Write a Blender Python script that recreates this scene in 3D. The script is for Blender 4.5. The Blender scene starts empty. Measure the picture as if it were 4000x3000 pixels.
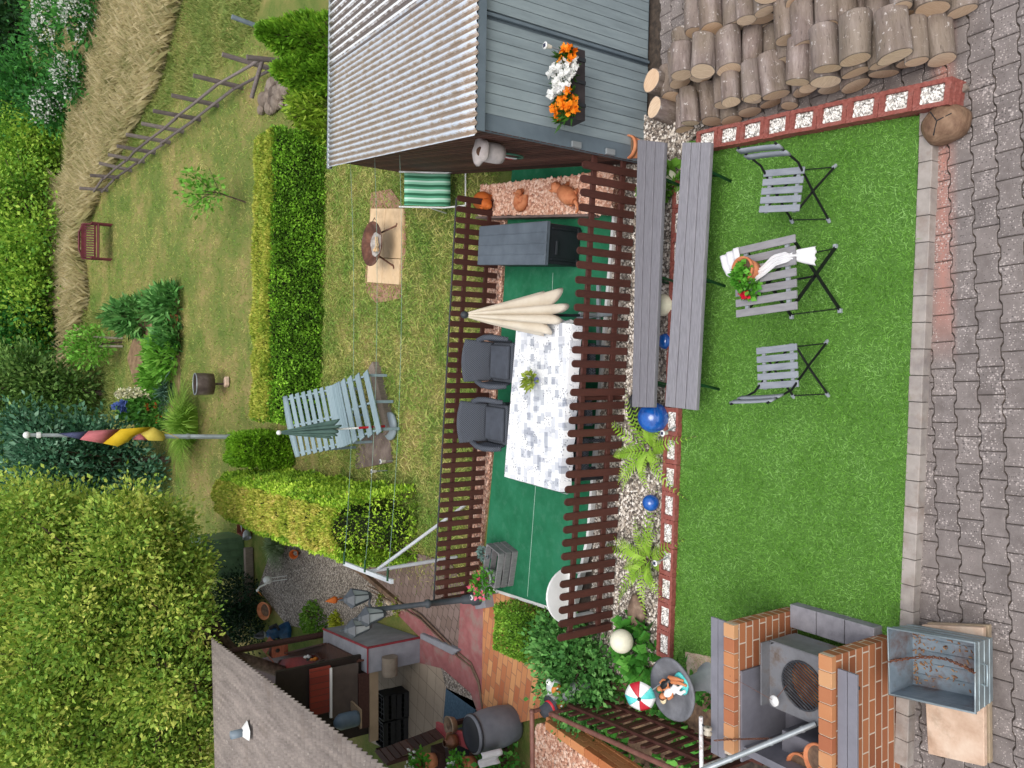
import bpy, math, random
import numpy as np
from mathutils import Vector, Matrix, Euler
random.seed(7); RNG = np.random.default_rng(11)
R = math.radians
SC = bpy.context.scene
COL = SC.collection

# ------------------------------------------------------------------ camera
FPX, TH, HC = 3000.0, R(32.8), 5.8            # focal length in photo pixels, downward pitch, height
S_, C_ = math.sin(TH), math.cos(TH)
cam = bpy.data.cameras.new('camera'); cam.sensor_fit = 'HORIZONTAL'
cam.sensor_width = 36.0; cam.lens = 27.0; cam.clip_start = 0.05; cam.clip_end = 500
cam_o = bpy.data.objects.new('camera', cam); COL.objects.link(cam_o)
# the photograph was taken with the phone on its side: world up points to the left of the picture
cam_o.matrix_world = Matrix(((0, 1, 0, 0), (-S_, 0, -C_, 0), (-C_, 0, S_, HC), (0, 0, 0, 1)))
SC.camera = cam_o

# ------------------------------------------------------------------ sky, sun, exposure
SUN_EL, SUN_AZ = R(60), R(183)                 # overcast summer light, from behind the camera
w = bpy.data.worlds.new('World'); SC.world = w; w.use_nodes = True
nt = w.node_tree; nt.nodes.clear()
sky = nt.nodes.new('ShaderNodeTexSky'); sky.sky_type = 'NISHITA'; sky.sun_disc = False
sky.sun_elevation = SUN_EL; sky.sun_rotation = SUN_AZ
sky.air_density = 1.0; sky.dust_density = 3.0; sky.ozone_density = 0.6
hs = nt.nodes.new('ShaderNodeHueSaturation'); hs.inputs['Saturation'].default_value = 0.35
bg = nt.nodes.new('ShaderNodeBackground'); bg.inputs['Strength'].default_value = 0.15
wo = nt.nodes.new('ShaderNodeOutputWorld')
nt.links.new(sky.outputs[0], hs.inputs['Color']); nt.links.new(hs.outputs[0], bg.inputs[0]); nt.links.new(bg.outputs[0], wo.inputs[0])
sun = bpy.data.lights.new('sun', 'SUN'); sun.energy = 0.9; sun.angle = R(40); sun.color = (1.0, 0.96, 0.9)
sun_o = bpy.data.objects.new('sun', sun); COL.objects.link(sun_o)
# azimuth measured from +y towards +x; the lamp shines along its -Z
sd = Vector((math.sin(SUN_AZ) * math.cos(SUN_EL), math.cos(SUN_AZ) * math.cos(SUN_EL), math.sin(SUN_EL)))
sun_o.rotation_euler = sd.to_track_quat('Z', 'Y').to_euler()
SC.view_settings.view_transform = 'Standard'; SC.view_settings.look = 'None'
SC.view_settings.gamma = 1.0; SC.view_settings.use_curve_mapping = False
SC.view_settings.exposure = 0.62

# ------------------------------------------------------------------ survey: where a sight line meets a level or the hillside
def ray(X, Y):
    d = (X - 2000) / FPX
    return (1500 - Y) / FPX, C_ - d * S_, -S_ - d * C_
def at(X, Y, z=0.0):
    r = ray(X, Y); t = (z - HC) / r[2]
    return Vector((r[0] * t, r[1] * t, z))
def aty(X, Y, y):
    r = ray(X, Y); t = y / r[1]
    return Vector((r[0] * t, y, HC + r[2] * t))
def zat(y, X):
    m = (X - 2000) / FPX
    return HC - y * (S_ + m * C_) / (C_ - m * S_)
def zt(y):                                     # the garden: level terrace, then a hillside
    t = max(0.0, y - 14.0)
    return 0.21 * t * t / (t + 2.2)
def G(X, Y):
    r = ray(X, Y); lo, hi = 1.0, 90.0
    f = lambda t: HC + r[2] * t - zt(r[1] * t)
    for _ in range(60):
        mid = (lo + hi) / 2
        if f(mid) > 0: lo = mid
        else: hi = mid
    return Vector((r[0] * lo, r[1] * lo, zt(r[1] * lo)))
V = Vector

# ------------------------------------------------------------------ materials
def lin(h, k=1.0):
    h = h.lstrip('#'); o = []
    for i in (0, 2, 4):
        c = int(h[i:i + 2], 16) / 255.0
        c = c / 12.92 if c <= 0.04045 else ((c + 0.055) / 1.055) ** 2.4
        o.append(min(1.0, c * k))
    return (*o, 1.0)
def newmat(name):
    m = bpy.data.materials.new(name); m.use_nodes = True
    n = m.node_tree; p = n.nodes['Principled BSDF']
    return m, n, p
def ramp(n, fac, cols, const=False):
    r = n.nodes.new('ShaderNodeValToRGB'); e = r.color_ramp.elements
    if const: r.color_ramp.interpolation = 'CONSTANT'
    while len(e) < len(cols): e.new(0.5)
    for i, c in enumerate(cols):
        p = i / max(1, len(cols) - 1)
        if len(c) == 2 and isinstance(c[0], (int, float)) and not isinstance(c[1], (int, float)): p, c = c
        e[i].position = p; e[i].color = c
    n.links.new(fac, r.inputs[0]); return r.outputs[0]
def noise(n, vec, scale, det=5, rough=0.6, dist=0.0):
    t = n.nodes.new('ShaderNodeTexNoise'); t.inputs['Scale'].default_value = scale
    t.inputs['Detail'].default_value = det; t.inputs['Roughness'].default_value = rough
    t.inputs['Distortion'].default_value = dist
    n.links.new(vec, t.inputs['Vector']); return t.outputs['Fac']
def coords(n, kind='Object', stretch=(1, 1, 1)):
    if kind == 'World': o = n.nodes.new('ShaderNodeNewGeometry').outputs['Position']
    else: o = n.nodes.new('ShaderNodeTexCoord').outputs['Object']
    m = n.nodes.new('ShaderNodeMapping'); m.inputs['Scale'].default_value = stretch
    n.links.new(o, m.inputs['Vector']); return m.outputs[0]
def mth(n, op, a, b=None, c=None):
    m = n.nodes.new('ShaderNodeMath'); m.operation = op
    for i, x in enumerate((a, b, c)):
        if x is None: continue
        if isinstance(x, (int, float)): m.inputs[i].default_value = x
        else: n.links.new(x, m.inputs[i])
    return m.outputs[0]
def mixc(n, fac, a, b, mode='MIX'):
    m = n.nodes.new('ShaderNodeMix'); m.data_type = 'RGBA'; m.blend_type = mode
    for i, x in ((0, fac), (6, a), (7, b)):
        if isinstance(x, (int, float)): m.inputs[i].default_value = x
        elif isinstance(x, tuple): m.inputs[i].default_value = x
        else: n.links.new(x, m.inputs[i])
    return m.outputs[2]
def bumped(n, p, h, strength, dist=0.01):
    b = n.nodes.new('ShaderNodeBump'); b.inputs['Strength'].default_value = strength
    b.inputs['Distance'].default_value = dist
    n.links.new(h, b.inputs['Height']); n.links.new(b.outputs[0], p.inputs['Normal'])
def attr_rnd(n):
    a = n.nodes.new('ShaderNodeAttribute'); a.attribute_name = 'rnd'; return a.outputs['Fac']
def mat(name, cols, scale=8, det=6, rough=0.7, bump=0.0, bscale=None, metal=0.0, stretch=(1, 1, 1),
        coord='Object', attr=0.0, spec=0.35, lo=0.3, hi=0.7, dirt=None, dscale=2.0, damt=0.5, coat=0.0):
    m, n, p = newmat(name)
    v = coords(n, coord, stretch)
    f = noise(n, v, scale, det)
    f = mth(n, 'MULTIPLY_ADD', mth(n, 'SUBTRACT', f, lo), 1.0 / (hi - lo), 0.0)
    if attr:
        f = mth(n, 'ADD', mth(n, 'MULTIPLY', attr_rnd(n), attr), mth(n, 'MULTIPLY', f, 1 - attr))
    cl = [lin(c) if isinstance(c, str) else c for c in cols]
    if len(cl) == 1: cl = cl * 2
    c = ramp(n, f, cl)
    if dirt:
        d = noise(n, coords(n, coord), dscale, 7, 0.7)
        d = ramp(n, d, [(0.5, (0, 0, 0, 1)), (0.68, (1, 1, 1, 1))])
        c = mixc(n, mth(n, 'MULTIPLY', d, damt), c, lin(dirt))
    n.links.new(c, p.inputs['Base Color'])
    p.inputs['Roughness'].default_value = rough; p.inputs['Metallic'].default_value = metal
    p.inputs['Specular IOR Level'].default_value = spec
    if coat: p.inputs['Coat Weight'].default_value = coat
    if bump:
        h = noise(n, coords(n, coord, stretch), bscale or scale * 3, 4, 0.7)
        bumped(n, p, h, bump)
    return m
LEAF_GAIN = dict(privet_leaf=2.35, privet_top_leaf=1.2, thuja_spray=2.1, thuja_top_spray=1.25, bright_spray=1.5, conifer_spray=1.5, big_shrub_leaf=1.75, light_tree_leaf=1.6, mid_tree_leaf=1.5,
    deep_tree_leaf=1.3, blue_green_leaf=1.7, olive_leaf=1.5, hydrangea_leaf=1.8, dark_broad_leaf=2.1, fresh_fern_leaf=1.3, lawn_blade=1.2, turf_blade=.8, lobed_leaf=1.5, euonymus_leaf=1.5, boxwood_leaf=1.6, dry_grass=1.15, meadow_grass=1.05, geranium_leaf=1.2)
def leafmat(name, cols, transl=0.25, scale=1.2, attr=0.65, rough=0.55):
    m, n, p = newmat(name)
    f = noise(n, coords(n, 'World'), scale, 3)
    f = mth(n, 'MULTIPLY_ADD', mth(n, 'SUBTRACT', f, 0.3), 2.5, 0.0)
    f = mth(n, 'ADD', mth(n, 'MULTIPLY', attr_rnd(n), attr), mth(n, 'MULTIPLY', f, 1 - attr))
    c = ramp(n, f, [lin(x, LEAF_GAIN.get(name, 1.0)) for x in cols])
    n.links.new(c, p.inputs['Base Color']); p.inputs['Roughness'].default_value = rough
    p.inputs['Specular IOR Level'].default_value = 0.25
    t = n.nodes.new('ShaderNodeBsdfTranslucent'); n.links.new(c, t.inputs[0])
    mx = n.nodes.new('ShaderNodeMixShader'); mx.inputs[0].default_value = transl
    o = n.nodes['Material Output']
    n.links.new(p.outputs[0], mx.inputs[1]); n.links.new(t.outputs[0], mx.inputs[2]); n.links.new(mx.outputs[0], o.inputs[0])
    return m

# ------------------------------------------------------------------ mesh building
OFF = {}
def tag(o, label=None, cat=None, group=None, kind=None):
    if label: o['label'] = label
    if cat: o['category'] = cat
    if group: o['group'] = group
    if kind: o['kind'] = kind
    return o
def thing(name, label, cat, loc=(0, 0, 0), group=None, rz=0.0):
    o = bpy.data.objects.new(name, None); o.empty_display_size = 0.1
    COL.objects.link(o); o.location = loc; o.rotation_euler = (0, 0, rz)
    OFF[o.name] = V(loc); return tag(o, label, cat, group)
def link(name, me, parent=None, loc=(0, 0, 0), rot=(0, 0, 0), off=None):
    o = bpy.data.objects.new(name, me); COL.objects.link(o)
    if parent: o.parent = parent
    o.location = loc; o.rotation_euler = rot
    if off is not None: OFF[o.name] = off
    return o
def dup(root, loc, rz=0.0, label=None, group=None):
    r = root.copy(); COL.objects.link(r); r.location = loc; r.rotation_euler = (0, 0, rz)
    if label: r['label'] = label
    if group: r['group'] = group
    for ch in list(root.children):
        c = ch.copy(); COL.objects.link(c); c.parent = r
        for g in list(ch.children):
            d = g.copy(); COL.objects.link(d); d.parent = c
    return r
class MB:
    def __init__(s): s.v = []; s.f = []; s.m = []; s.s = []; s.r = []
    def add(s, vs, fs, mi=0, sm=False, rnd=None):
        b = len(s.v); s.v += [tuple(x) for x in vs]
        q = random.random() if rnd is None else rnd
        for f in fs:
            s.f.append([b + i for i in f]); s.m.append(mi); s.s.append(sm); s.r.append(q)
        return s
    def box(s, c, d, rz=0.0, mi=0, M=None):
        x, y, z = d[0] / 2, d[1] / 2, d[2] / 2
        M = M or Matrix.Rotation(rz, 3, 'Z'); c = V(c)
        vs = [c + M @ V(p) for p in ((-x, -y, -z), (x, -y, -z), (x, y, -z), (-x, y, -z), (-x, -y, z), (x, -y, z), (x, y, z), (-x, y, z))]
        return s.add(vs, [(0, 3, 2, 1), (4, 5, 6, 7), (0, 1, 5, 4), (1, 2, 6, 5), (2, 3, 7, 6), (3, 0, 4, 7)], mi)
    def bar(s, p, q, wd, h, mi=0, up=(0, 0, 1)):
        p, q = V(p), V(q); d = (q - p); L = d.length; d.normalize(); u = V(up)
        if abs(d.dot(u)) > 0.99: u = V((1, 0, 0))
        a = u.cross(d).normalized(); b = d.cross(a).normalized()
        M = Matrix((a, d, b)).transposed()
        return s.box((p + q) / 2, (wd, L, h), mi=mi, M=M)
    def tube(s, path, rad, n=8, mi=0, caps=True, sm=True, closed=False):
        path = [V(p) for p in path]; k = len(path)
        if not isinstance(rad, (list, tuple)): rad = [rad] * k
        vs = []; pa = None
        for i, p in enumerate(path):
            if closed: t = path[(i + 1) % k] - path[i - 1]
            else: t = path[min(i + 1, k - 1)] - path[max(i - 1, 0)]
            t.normalize()
            if pa is None:
                a = t.orthogonal().normalized()
            else:
                a = pa - t * pa.dot(t)
                a = a.normalized() if a.length > 1e-6 else t.orthogonal().normalized()
            pa = a; b = t.cross(a)
            for j in range(n):
                th = 2 * math.pi * j / n
                vs.append(p + (a * math.cos(th) + b * math.sin(th)) * rad[i])
        fs = []
        for i in range(k if closed else k - 1):
            i2 = (i + 1) % k
            for j in range(n):
                fs.append((i * n + j, i * n + (j + 1) % n, i2 * n + (j + 1) % n, i2 * n + j))
        s.add(vs, fs, mi, sm)
        if caps and not closed:
            s.add(vs[:n][::-1], [list(range(n))], mi); s.add(vs[-n:], [list(range(n))], mi)
        return s
    def lathe(s, prof, c=(0, 0, 0), n=24, M=None, mi=0, sm=True, sx=1, sy=1, wob=0):
        c = V(c); vs = []; k = len(prof)
        for r, z in prof:
            for j in range(n):
                th = 2 * math.pi * j / n; rr = r * (1 + wob * math.sin(3 * th + z * 9) * 0.5 + wob * math.sin(5 * th + 1) * 0.5)
                p = V((rr * math.cos(th) * sx, rr * math.sin(th) * sy, z))
                vs.append(c + (M @ p if M else p))
        fs = []
        for i in range(k - 1):
            for j in range(n):
                fs.append((i * n + j, i * n + (j + 1) % n, (i + 1) * n + (j + 1) % n, (i + 1) * n + j))
        return s.add(vs, fs, mi, sm)
    def ball(s, c, r, sc=(1, 1, 1), n=20, m=12, M=None, mi=0, sm=True):
        pr = [(max(1e-4, math.sin(math.pi * i / m)) * r, -math.cos(math.pi * i / m) * r) for i in range(m + 1)]
        D = Matrix.Diagonal(V(sc)); MM = (M @ D) if M else D
        return s.lathe(pr, c, n, MM, mi, sm)
    def prism(s, poly, z0, z1, mi=0, inset=0.0, ch=0.0):
        n = len(poly); cx = sum(p[0] for p in poly) / n; cy = sum(p[1] for p in poly) / n
        a = [(p[0], p[1], z0) for p in poly]; b = [(p[0], p[1], z1 - ch) for p in poly]
        vs = a + b
        fs = [(i, (i + 1) % n, n + (i + 1) % n, n + i) for i in range(n)]
        if ch:
            t = []
            for x, y in [(p[0], p[1]) for p in poly]:
                d = math.hypot(x - cx, y - cy); k = max(0, 1 - ch * 1.2 / d)
                t.append((cx + (x - cx) * k, cy + (y - cy) * k, z1))
            vs += t
            fs += [(n + i, n + (i + 1) % n, 2 * n + (i + 1) % n, 2 * n + i) for i in range(n)]
            fs.append(list(range(2 * n, 3 * n)))
        else: fs.append(list(range(n, 2 * n)))
        fs.append(list(range(n))[::-1])
        return s.add(vs, fs, mi)
    def slab(s, top, th, mi=0, dirn=(0, 0, -1)):      # any polygon with thickness
        n = len(top); d = V(dirn) * th; vs = [V(p) for p in top] + [V(p) + d for p in top]
        fs = [list(range(n)), list(range(n, 2 * n))[::-1]] + [(i, n + i, n + (i + 1) % n, (i + 1) % n) for i in range(n)]
        return s.add(vs, fs, mi)
    def grid(s, nu, nv, fn, mi=0, sm=True, back=0.0):
        vs = [V(fn(i / (nu - 1), j / (nv - 1))) for i in range(nu) for j in range(nv)]
        fs = [(i * nv + j, (i + 1) * nv + j, (i + 1) * nv + j + 1, i * nv + j + 1) for i in range(nu - 1) for j in range(nv - 1)]
        s.add(vs, fs, mi, sm)
        return s
    def mesh(s, name, mats, off=V((0, 0, 0))):
        me = bpy.data.meshes.new(name)
        me.from_pydata([V(x) - off for x in s.v], [], s.f)
        if not isinstance(mats, (list, tuple)): mats = [mats]
        for m in mats: me.materials.append(m)
        me.polygons.foreach_set('material_index', s.m); me.polygons.foreach_set('use_smooth', s.s)
        a = me.attributes.new('rnd', 'FLOAT', 'FACE'); a.data.foreach_set('value', s.r)
        me.update(); return me
    def build(s, name, mats, parent=None, bevel=0.0, solid=0.0, local=False, sub=0, fixn=True):
        if parent is not None: off = V((0, 0, 0)) if local else OFF.get(parent.name, V((0, 0, 0)))
        else:
            if local: off = V((0, 0, 0))
            else:
                xs = [v[0] for v in s.v]; ys = [v[1] for v in s.v]
                off = V(((min(xs) + max(xs)) / 2, (min(ys) + max(ys)) / 2, min(v[2] for v in s.v)))
        me = s.mesh(name, mats, off)
        if fixn:
            import bmesh
            bm = bmesh.new(); bm.from_mesh(me); bmesh.ops.recalc_face_normals(bm, faces=bm.faces); bm.to_mesh(me); bm.free()
        o = link(name, me, parent, (0, 0, 0) if parent is not None else off)
        OFF[o.name] = V((0, 0, 0)) if local else off
        if solid:
            m = o.modifiers.new('solid', 'SOLIDIFY'); m.thickness = solid; m.offset = 0
        if bevel:
            m = o.modifiers.new('bevel', 'BEVEL'); m.width = bevel; m.segments = 2; m.limit_method = 'ANGLE'; m.angle_limit = R(40)
            m.harden_normals = False
        if sub:
            m = o.modifiers.new('sub', 'SUBSURF'); m.levels = sub; m.render_levels = sub
        return o
def fast_mesh(name, verts, faces4, mats, rnd, off=V((0, 0, 0)), tri=False, mi=None):
    me = bpy.data.meshes.new(name); k = 3 if tri else 4
    nv, nf = len(verts), len(faces4)
    me.vertices.add(nv); me.vertices.foreach_set('co', (verts - np.array(off)).astype(np.float32).ravel())
    me.loops.add(nf * k); me.loops.foreach_set('vertex_index', faces4.astype(np.int32).ravel())
    me.polygons.add(nf); me.polygons.foreach_set('loop_start', np.arange(nf, dtype=np.int32) * k)
    me.polygons.foreach_set('loop_total', np.full(nf, k, dtype=np.int32))
    for m in (mats if isinstance(mats, (list, tuple)) else [mats]): me.materials.append(m)
    if mi is not None: me.polygons.foreach_set('material_index', mi.astype(np.int32))
    a = me.attributes.new('rnd', 'FLOAT', 'FACE'); a.data.foreach_set('value', rnd.astype(np.float32))
    me.update(calc_edges=True); return me
def unit(a): return a / np.maximum(1e-9, np.linalg.norm(a, axis=1, keepdims=True))
def leaves(name, P, D, L, W, mats, rnd, parent=None, fold=0.25, lv=0.5, up=0.0, mi=None):
    """one rhombic folded leaf per point: P roots, D growth directions"""
    N = len(P); D = unit(D)
    ls = L * (1 + lv * (RNG.random(N) * 2 - 1))[:, None]; ws = ls * (W / L)
    ref = unit(RNG.normal(size=(N, 3)) + np.array([0, 0, up]))
    Sx = unit(np.cross(D, ref)); Nn = np.cross(Sx, D)
    v = np.empty((N, 4, 3))
    v[:, 0] = P; v[:, 1] = P + D * ls * 0.5 + Sx * ws * 0.5 + Nn * ws * fold
    v[:, 2] = P + D * ls; v[:, 3] = P + D * ls * 0.5 - Sx * ws * 0.5 + Nn * ws * fold
    off = OFF.get(parent.name, V((0, 0, 0))) if parent is not None else V((float(P[:, 0].mean()), float(P[:, 1].mean()), float(P[:, 2].min())))
    me = fast_mesh(name, v.reshape(-1, 3), np.arange(N * 4).reshape(N, 4), mats, rnd, off, mi=mi)
    o = link(name, me, parent, (0, 0, 0) if parent is not None else off); OFF[o.name] = off
    return o
def blades(name, P, H, Wd, mats, parent=None, lean=0.5, rnd=None, kind=None, lv=0.4, dirs=None):
    N = len(P); h = H * (1 + lv * (RNG.random(N) * 2 - 1)); a = RNG.random(N) * 2 * np.pi
    sx = np.stack([np.cos(a), np.sin(a), np.zeros(N)], 1)
    ln = RNG.normal(size=(N, 3)) * lean * h[:, None]; ln[:, 2] = 0
    if dirs is not None: ln += dirs * h[:, None]
    v = np.empty((N, 4, 3)); top = P + ln; top[:, 2] += h * 0.9
    mid = P + ln * 0.35; mid[:, 2] += h * 0.55
    v[:, 0] = P - sx * Wd / 2; v[:, 1] = P + sx * Wd / 2; v[:, 2] = mid + sx * Wd * 0.4; v[:, 3] = top
    if rnd is None: rnd = RNG.random(N)
    off = OFF.get(parent.name, V((0, 0, 0))) if parent is not None else V((float(P[:, 0].mean()), float(P[:, 1].mean()), float(P[:, 2].min())))
    me = fast_mesh(name, v.reshape(-1, 3), np.arange(N * 4).reshape(N, 4), mats, rnd, off)
    o = link(name, me, parent, (0, 0, 0) if parent is not None else off); OFF[o.name] = off
    return o
def inpoly(x, y, poly):
    n = len(poly); c = np.zeros(len(x), bool); j = n - 1
    for i in range(n):
        xi, yi, xj, yj = poly[i][0], poly[i][1], poly[j][0], poly[j][1]
        c ^= ((yi > y) != (yj > y)) & (x < (xj - xi) * (y - yi) / (yj - yi + 1e-12) + xi); j = i
    return c
def scatter(poly, n):
    xs = [p[0] for p in poly]; ys = [p[1] for p in poly]; out = np.zeros((0, 2))
    while len(out) < n:
        q = RNG.random((n * 2, 2)) * [max(xs) - min(xs), max(ys) - min(ys)] + [min(xs), min(ys)]
        out = np.vstack([out, q[inpoly(q[:, 0], q[:, 1], poly)]])
    return out[:n]
def vnoise(p, sc, seed=0):                     # cheap smooth value noise in numpy
    r = np.random.default_rng(seed); T = r.random((32, 32, 32)); q = p * sc; i = np.floor(q).astype(int); f = q - i; f = f * f * (3 - 2 * f)
    o = 0
    for dx in (0, 1):
        for dy in (0, 1):
            for dz in (0, 1):
                wgt = (f[:, 0] if dx else 1 - f[:, 0]) * (f[:, 1] if dy else 1 - f[:, 1]) * (f[:, 2] if dz else 1 - f[:, 2])
                o = o + wgt * T[(i[:, 0] + dx) % 32, (i[:, 1] + dy) % 32, (i[:, 2] + dz) % 32]
    return o
def lobes(blobs, k, fr=.42, rs=random.Random(3)):
    """break each big ellipsoid into many overlapping lobes, so that a crown has bulges and hollows"""
    out = []
    for c, r in blobs:
        out.append((c, tuple(q * .8 for q in r)))
        for _ in range(k):
            d = V((rs.gauss(0, 1), rs.gauss(0, 1), rs.gauss(0, 1))).normalized(); s = rs.uniform(.6, 1.25) * fr
            m = (r[0] * r[1] * r[2]) ** (1 / 3); e = rs.uniform(.62, .92)
            out.append(((c[0] + d.x * r[0] * e, c[1] + d.y * r[1] * e, c[2] + d.z * r[2] * e), (m * s, m * s, m * s * .8)))
    return out
def crown_points(blobs, nclump, per, cr, shell=0.55, flat=1.0):
    """leaf roots in clumps through a union of ellipsoids (centre, radii); returns points, outward directions, clump ids"""
    vol = np.array([b[1][0] * b[1][1] + b[1][1] * b[1][2] + b[1][0] * b[1][2] for b in blobs]); vol = vol / vol.sum()
    k = RNG.choice(len(blobs), nclump, p=vol)
    d = unit(RNG.normal(size=(nclump, 3))); rr = (shell + (1 - shell) * RNG.random(nclump) ** 0.5)
    c = np.array([b[0] for b in blobs])[k]; s = np.array([b[1] for b in blobs])[k]
    C = c + d * s * rr[:, None] * (0.82 + 0.36 * RNG.random((nclump, 1)))
    ids = np.repeat(np.arange(nclump), per)
    o = RNG.normal(size=(nclump * per, 3)) * cr * np.array([1, 1, flat])
    P = C[ids] + o; D = unit(unit((P - c[ids]) / s[ids]) * 0.7 + unit(o) * 0.6 + RNG.normal(size=o.shape) * 0.45 + np.array([0, 0, 0.25]))
    return P, D, ids
# ------------------------------------------------------------------ materials used in many places
M_turf_base = mat('turf_base', ['#446b25', '#547d30'], 30, bump=0.3)
M_turf = leafmat('turf_blade', ['#5c9430', '#82ba4c', '#a9d880'], 0.25, 2.2, 0.55)
M_kerb = mat('kerb_concrete', ['#7f7775', '#989089', '#a89f99'], 9, bump=0.25, attr=0.3, dirt='#7a665a', dscale=5, damt=0.5)
M_redblock = mat('red_concrete', ['#6f3a33', '#8c4d44', '#a0645a'], 30, bump=0.7, bscale=70, attr=0.25, dirt='#8d8079', dscale=4, damt=0.45)
M_picket = mat('brown_stain', ['#3a1f19', '#4a2922', '#552f27'], 14, bump=0.15, attr=0.35, stretch=(4, 4, 0.6), rough=0.62)
M_soil = mat('soil', ['#4b3a30', '#6a5443', '#8b7259'], 12, bump=0.5)
M_white = mat('white_paint', ['#e6e6e4', '#d8d8d6'], 4, rough=0.5)
M_black = mat('black_plastic', ['#17191c', '#202328'], 6, rough=0.5)
M_steel = mat('grey_metal', ['#8e9498', '#a9afb2'], 6, rough=0.4, metal=0.5)
M_dkmetal = mat('dark_metal', ['#23262a', '#33373c'], 8, rough=0.5)
M_terra = mat('terracotta', ['#a8603f', '#c27a52', '#cf8d66'], 9, rough=0.75, bump=0.1)
M_orange_terra = mat('orange_terracotta', ['#b85a22', '#cb6f30'], 7, rough=0.7)
M_wood_old = mat('weathered_wood', ['#5f544c', '#80746a', '#97897c'], 10, stretch=(6, 6, 0.8), bump=0.4, attr=0.3)
M_trunk = mat('tree_bark', ['#3a2d24', '#54443a', '#6b5a4d'], 14, bump=0.5)
M_twig = mat('twig', ['#4a3a2c', '#66523e'], 10)

# ------------------------------------------------------------------ the ground: one sheet up the hillside
def lawn_material():
    m, n, p = newmat('lawn')
    v = coords(n, 'World')
    a = noise(n, v, 0.55, 5, 0.6); b = noise(n, v, 2.6, 5, 0.65); c = noise(n, v, 24, 3, 0.7)
    f = mth(n, 'ADD', mth(n, 'MULTIPLY', a, 0.5), mth(n, 'ADD', mth(n, 'MULTIPLY', b, 0.3), mth(n, 'MULTIPLY', c, 0.2)))
    col = ramp(n, f, [(0.34, lin('#46602a')), (0.45, lin('#66743a')), (0.53, lin('#7b7b46')), (0.60, lin('#928557')), (0.68, lin('#86694a'))])
    n.links.new(col, p.inputs['Base Color']); p.inputs['Roughness'].default_value = 0.9; p.inputs['Specular IOR Level'].default_value = 0.1
    bumped(n, p, noise(n, v, 60, 4, 0.8), 0.7, 0.03); return m
M_lawn = lawn_material()
g = MB()
ys = [-8, 0, 6, 9, 12, 14] + [14 + 0.7 * i for i in range(1, 40)] + [46, 55, 70, 95]
xs = list(range(-60, 61, 4))
vs = [(x, y, zt(y) - 0.02) for y in ys for x in xs]; nx = len(xs)
g.add(vs, [(j * nx + i, j * nx + i + 1, (j + 1) * nx + i + 1, (j + 1) * nx + i) for j in range(len(ys) - 1) for i in range(nx - 1)], sm=True)
tag(g.build('ground', M_lawn), kind='structure')

# lawn blades: short, dry in places
M_lawnblade = leafmat('lawn_blade', ['#567f2e', '#7f9c46', '#a9aa60', '#d0bf86'], 0.25, 1.1, 0.45)
def G2(p): return np.array([[x, y, zt(y)] for x, y in p])
lawn_poly = [(-3.3, 10.1), (3.4, 9.5), (7.5, 16), (12, 26), (16, 36), (-7, 36), (-5, 25), (-3.4, 18), (-3.6, 12)]
q = np.vstack([scatter([(-3.3, 9.9), (3.4, 9.3), (6, 16.4), (-3.4, 16.4)], 46000), scatter(lawn_poly, 70000)])
tag(blades('lawn_grass', G2(q) - [0, 0, 0.02], 0.05, 0.014, M_lawnblade, lean=1.0), kind='stuff')

# ------------------------------------------------------------------ interlocking paving in the yard
def paver_mat():
    m, n, p = newmat('paver_concrete')
    v = coords(n, 'World')
    base = ramp(n, noise(n, v, 7, 5, 0.7), [(0.3, lin('#5f5754')), (0.55, lin('#78706d')), (0.75, lin('#8a827f'))])
    base = mixc(n, mth(n, 'MULTIPLY', attr_rnd(n), 0.35), base, lin('#8f8580'))
    # rusty red stain along the kerb on the right
    sep = n.nodes.new('ShaderNodeSeparateXYZ'); n.links.new(v, sep.inputs[0])
    ky = mth(n, 'SUBTRACT', 1.0, mth(n, 'MULTIPLY', mth(n, 'ABSOLUTE', mth(n, 'SUBTRACT', sep.outputs[1], 3.07)), 9.0))
    kx = mth(n, 'MULTIPLY', mth(n, 'SUBTRACT', sep.outputs[0], 0.15), 2.0)
    k = mth(n, 'MINIMUM', mth(n, 'MINIMUM', ky, kx), 1.0)
    k = mth(n, 'MAXIMUM', mth(n, 'MULTIPLY', k, mth(n, 'ADD', 0.45, noise(n, v, 5, 3))), 0.0)
    base = mixc(n, mth(n, 'MULTIPLY', k, 0.75), base, lin('#b0796a'))
    # pale and dark grit showing in the worn surface
    vo = n.nodes.new('ShaderNodeTexVoronoi'); vo.inputs['Scale'].default_value = 62; n.links.new(v, vo.inputs['Vector'])
    dens = noise(n, v, 3.5, 4)
    spot = mth(n, 'LESS_THAN', vo.outputs['Distance'], mth(n, 'MULTIPLY', mth(n, 'MAXIMUM', mth(n, 'SUBTRACT', dens, 0.29), 0.0), 1.35))
    sepc = n.nodes.new('ShaderNodeSeparateColor'); n.links.new(vo.outputs['Color'], sepc.inputs[0])
    gc = ramp(n, sepc.outputs[0], [(0.0, lin('#3f3a3a')), (0.3, lin('#5b5250')), (0.5, lin('#a89d98')), (1.0, lin('#c9beb8'))])
    base = mixc(n, mth(n, 'MULTIPLY', spot, 0.7), base, gc)
    n.links.new(base, p.inputs['Base Color']); p.inputs['Roughness'].default_value = 0.85
    bumped(n, p, noise(n, v, 70, 4, 0.8), 0.5, 0.01); return m
M_paver = paver_mat()
M_joint = mat('joint_sand', ['#2b2521', '#3f362f', '#54483e'], 20, bump=0.4, coord='World')
joint = MB(); joint.add([(-4.2, 1.2, -0.012), (7.5, 1.2, -0.012), (7.5, 9, -0.012), (-4.2, 9, -0.012)], [(0, 1, 2, 3)])
tag(joint.build('yard_bedding', M_joint), kind='structure')
yard = [(-3.6, 1.9), (5.2, 1.9), (5.2, 6.0), (2.35, 6.05), (2.1, 3.3), (-3.6, 3.5)]
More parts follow.
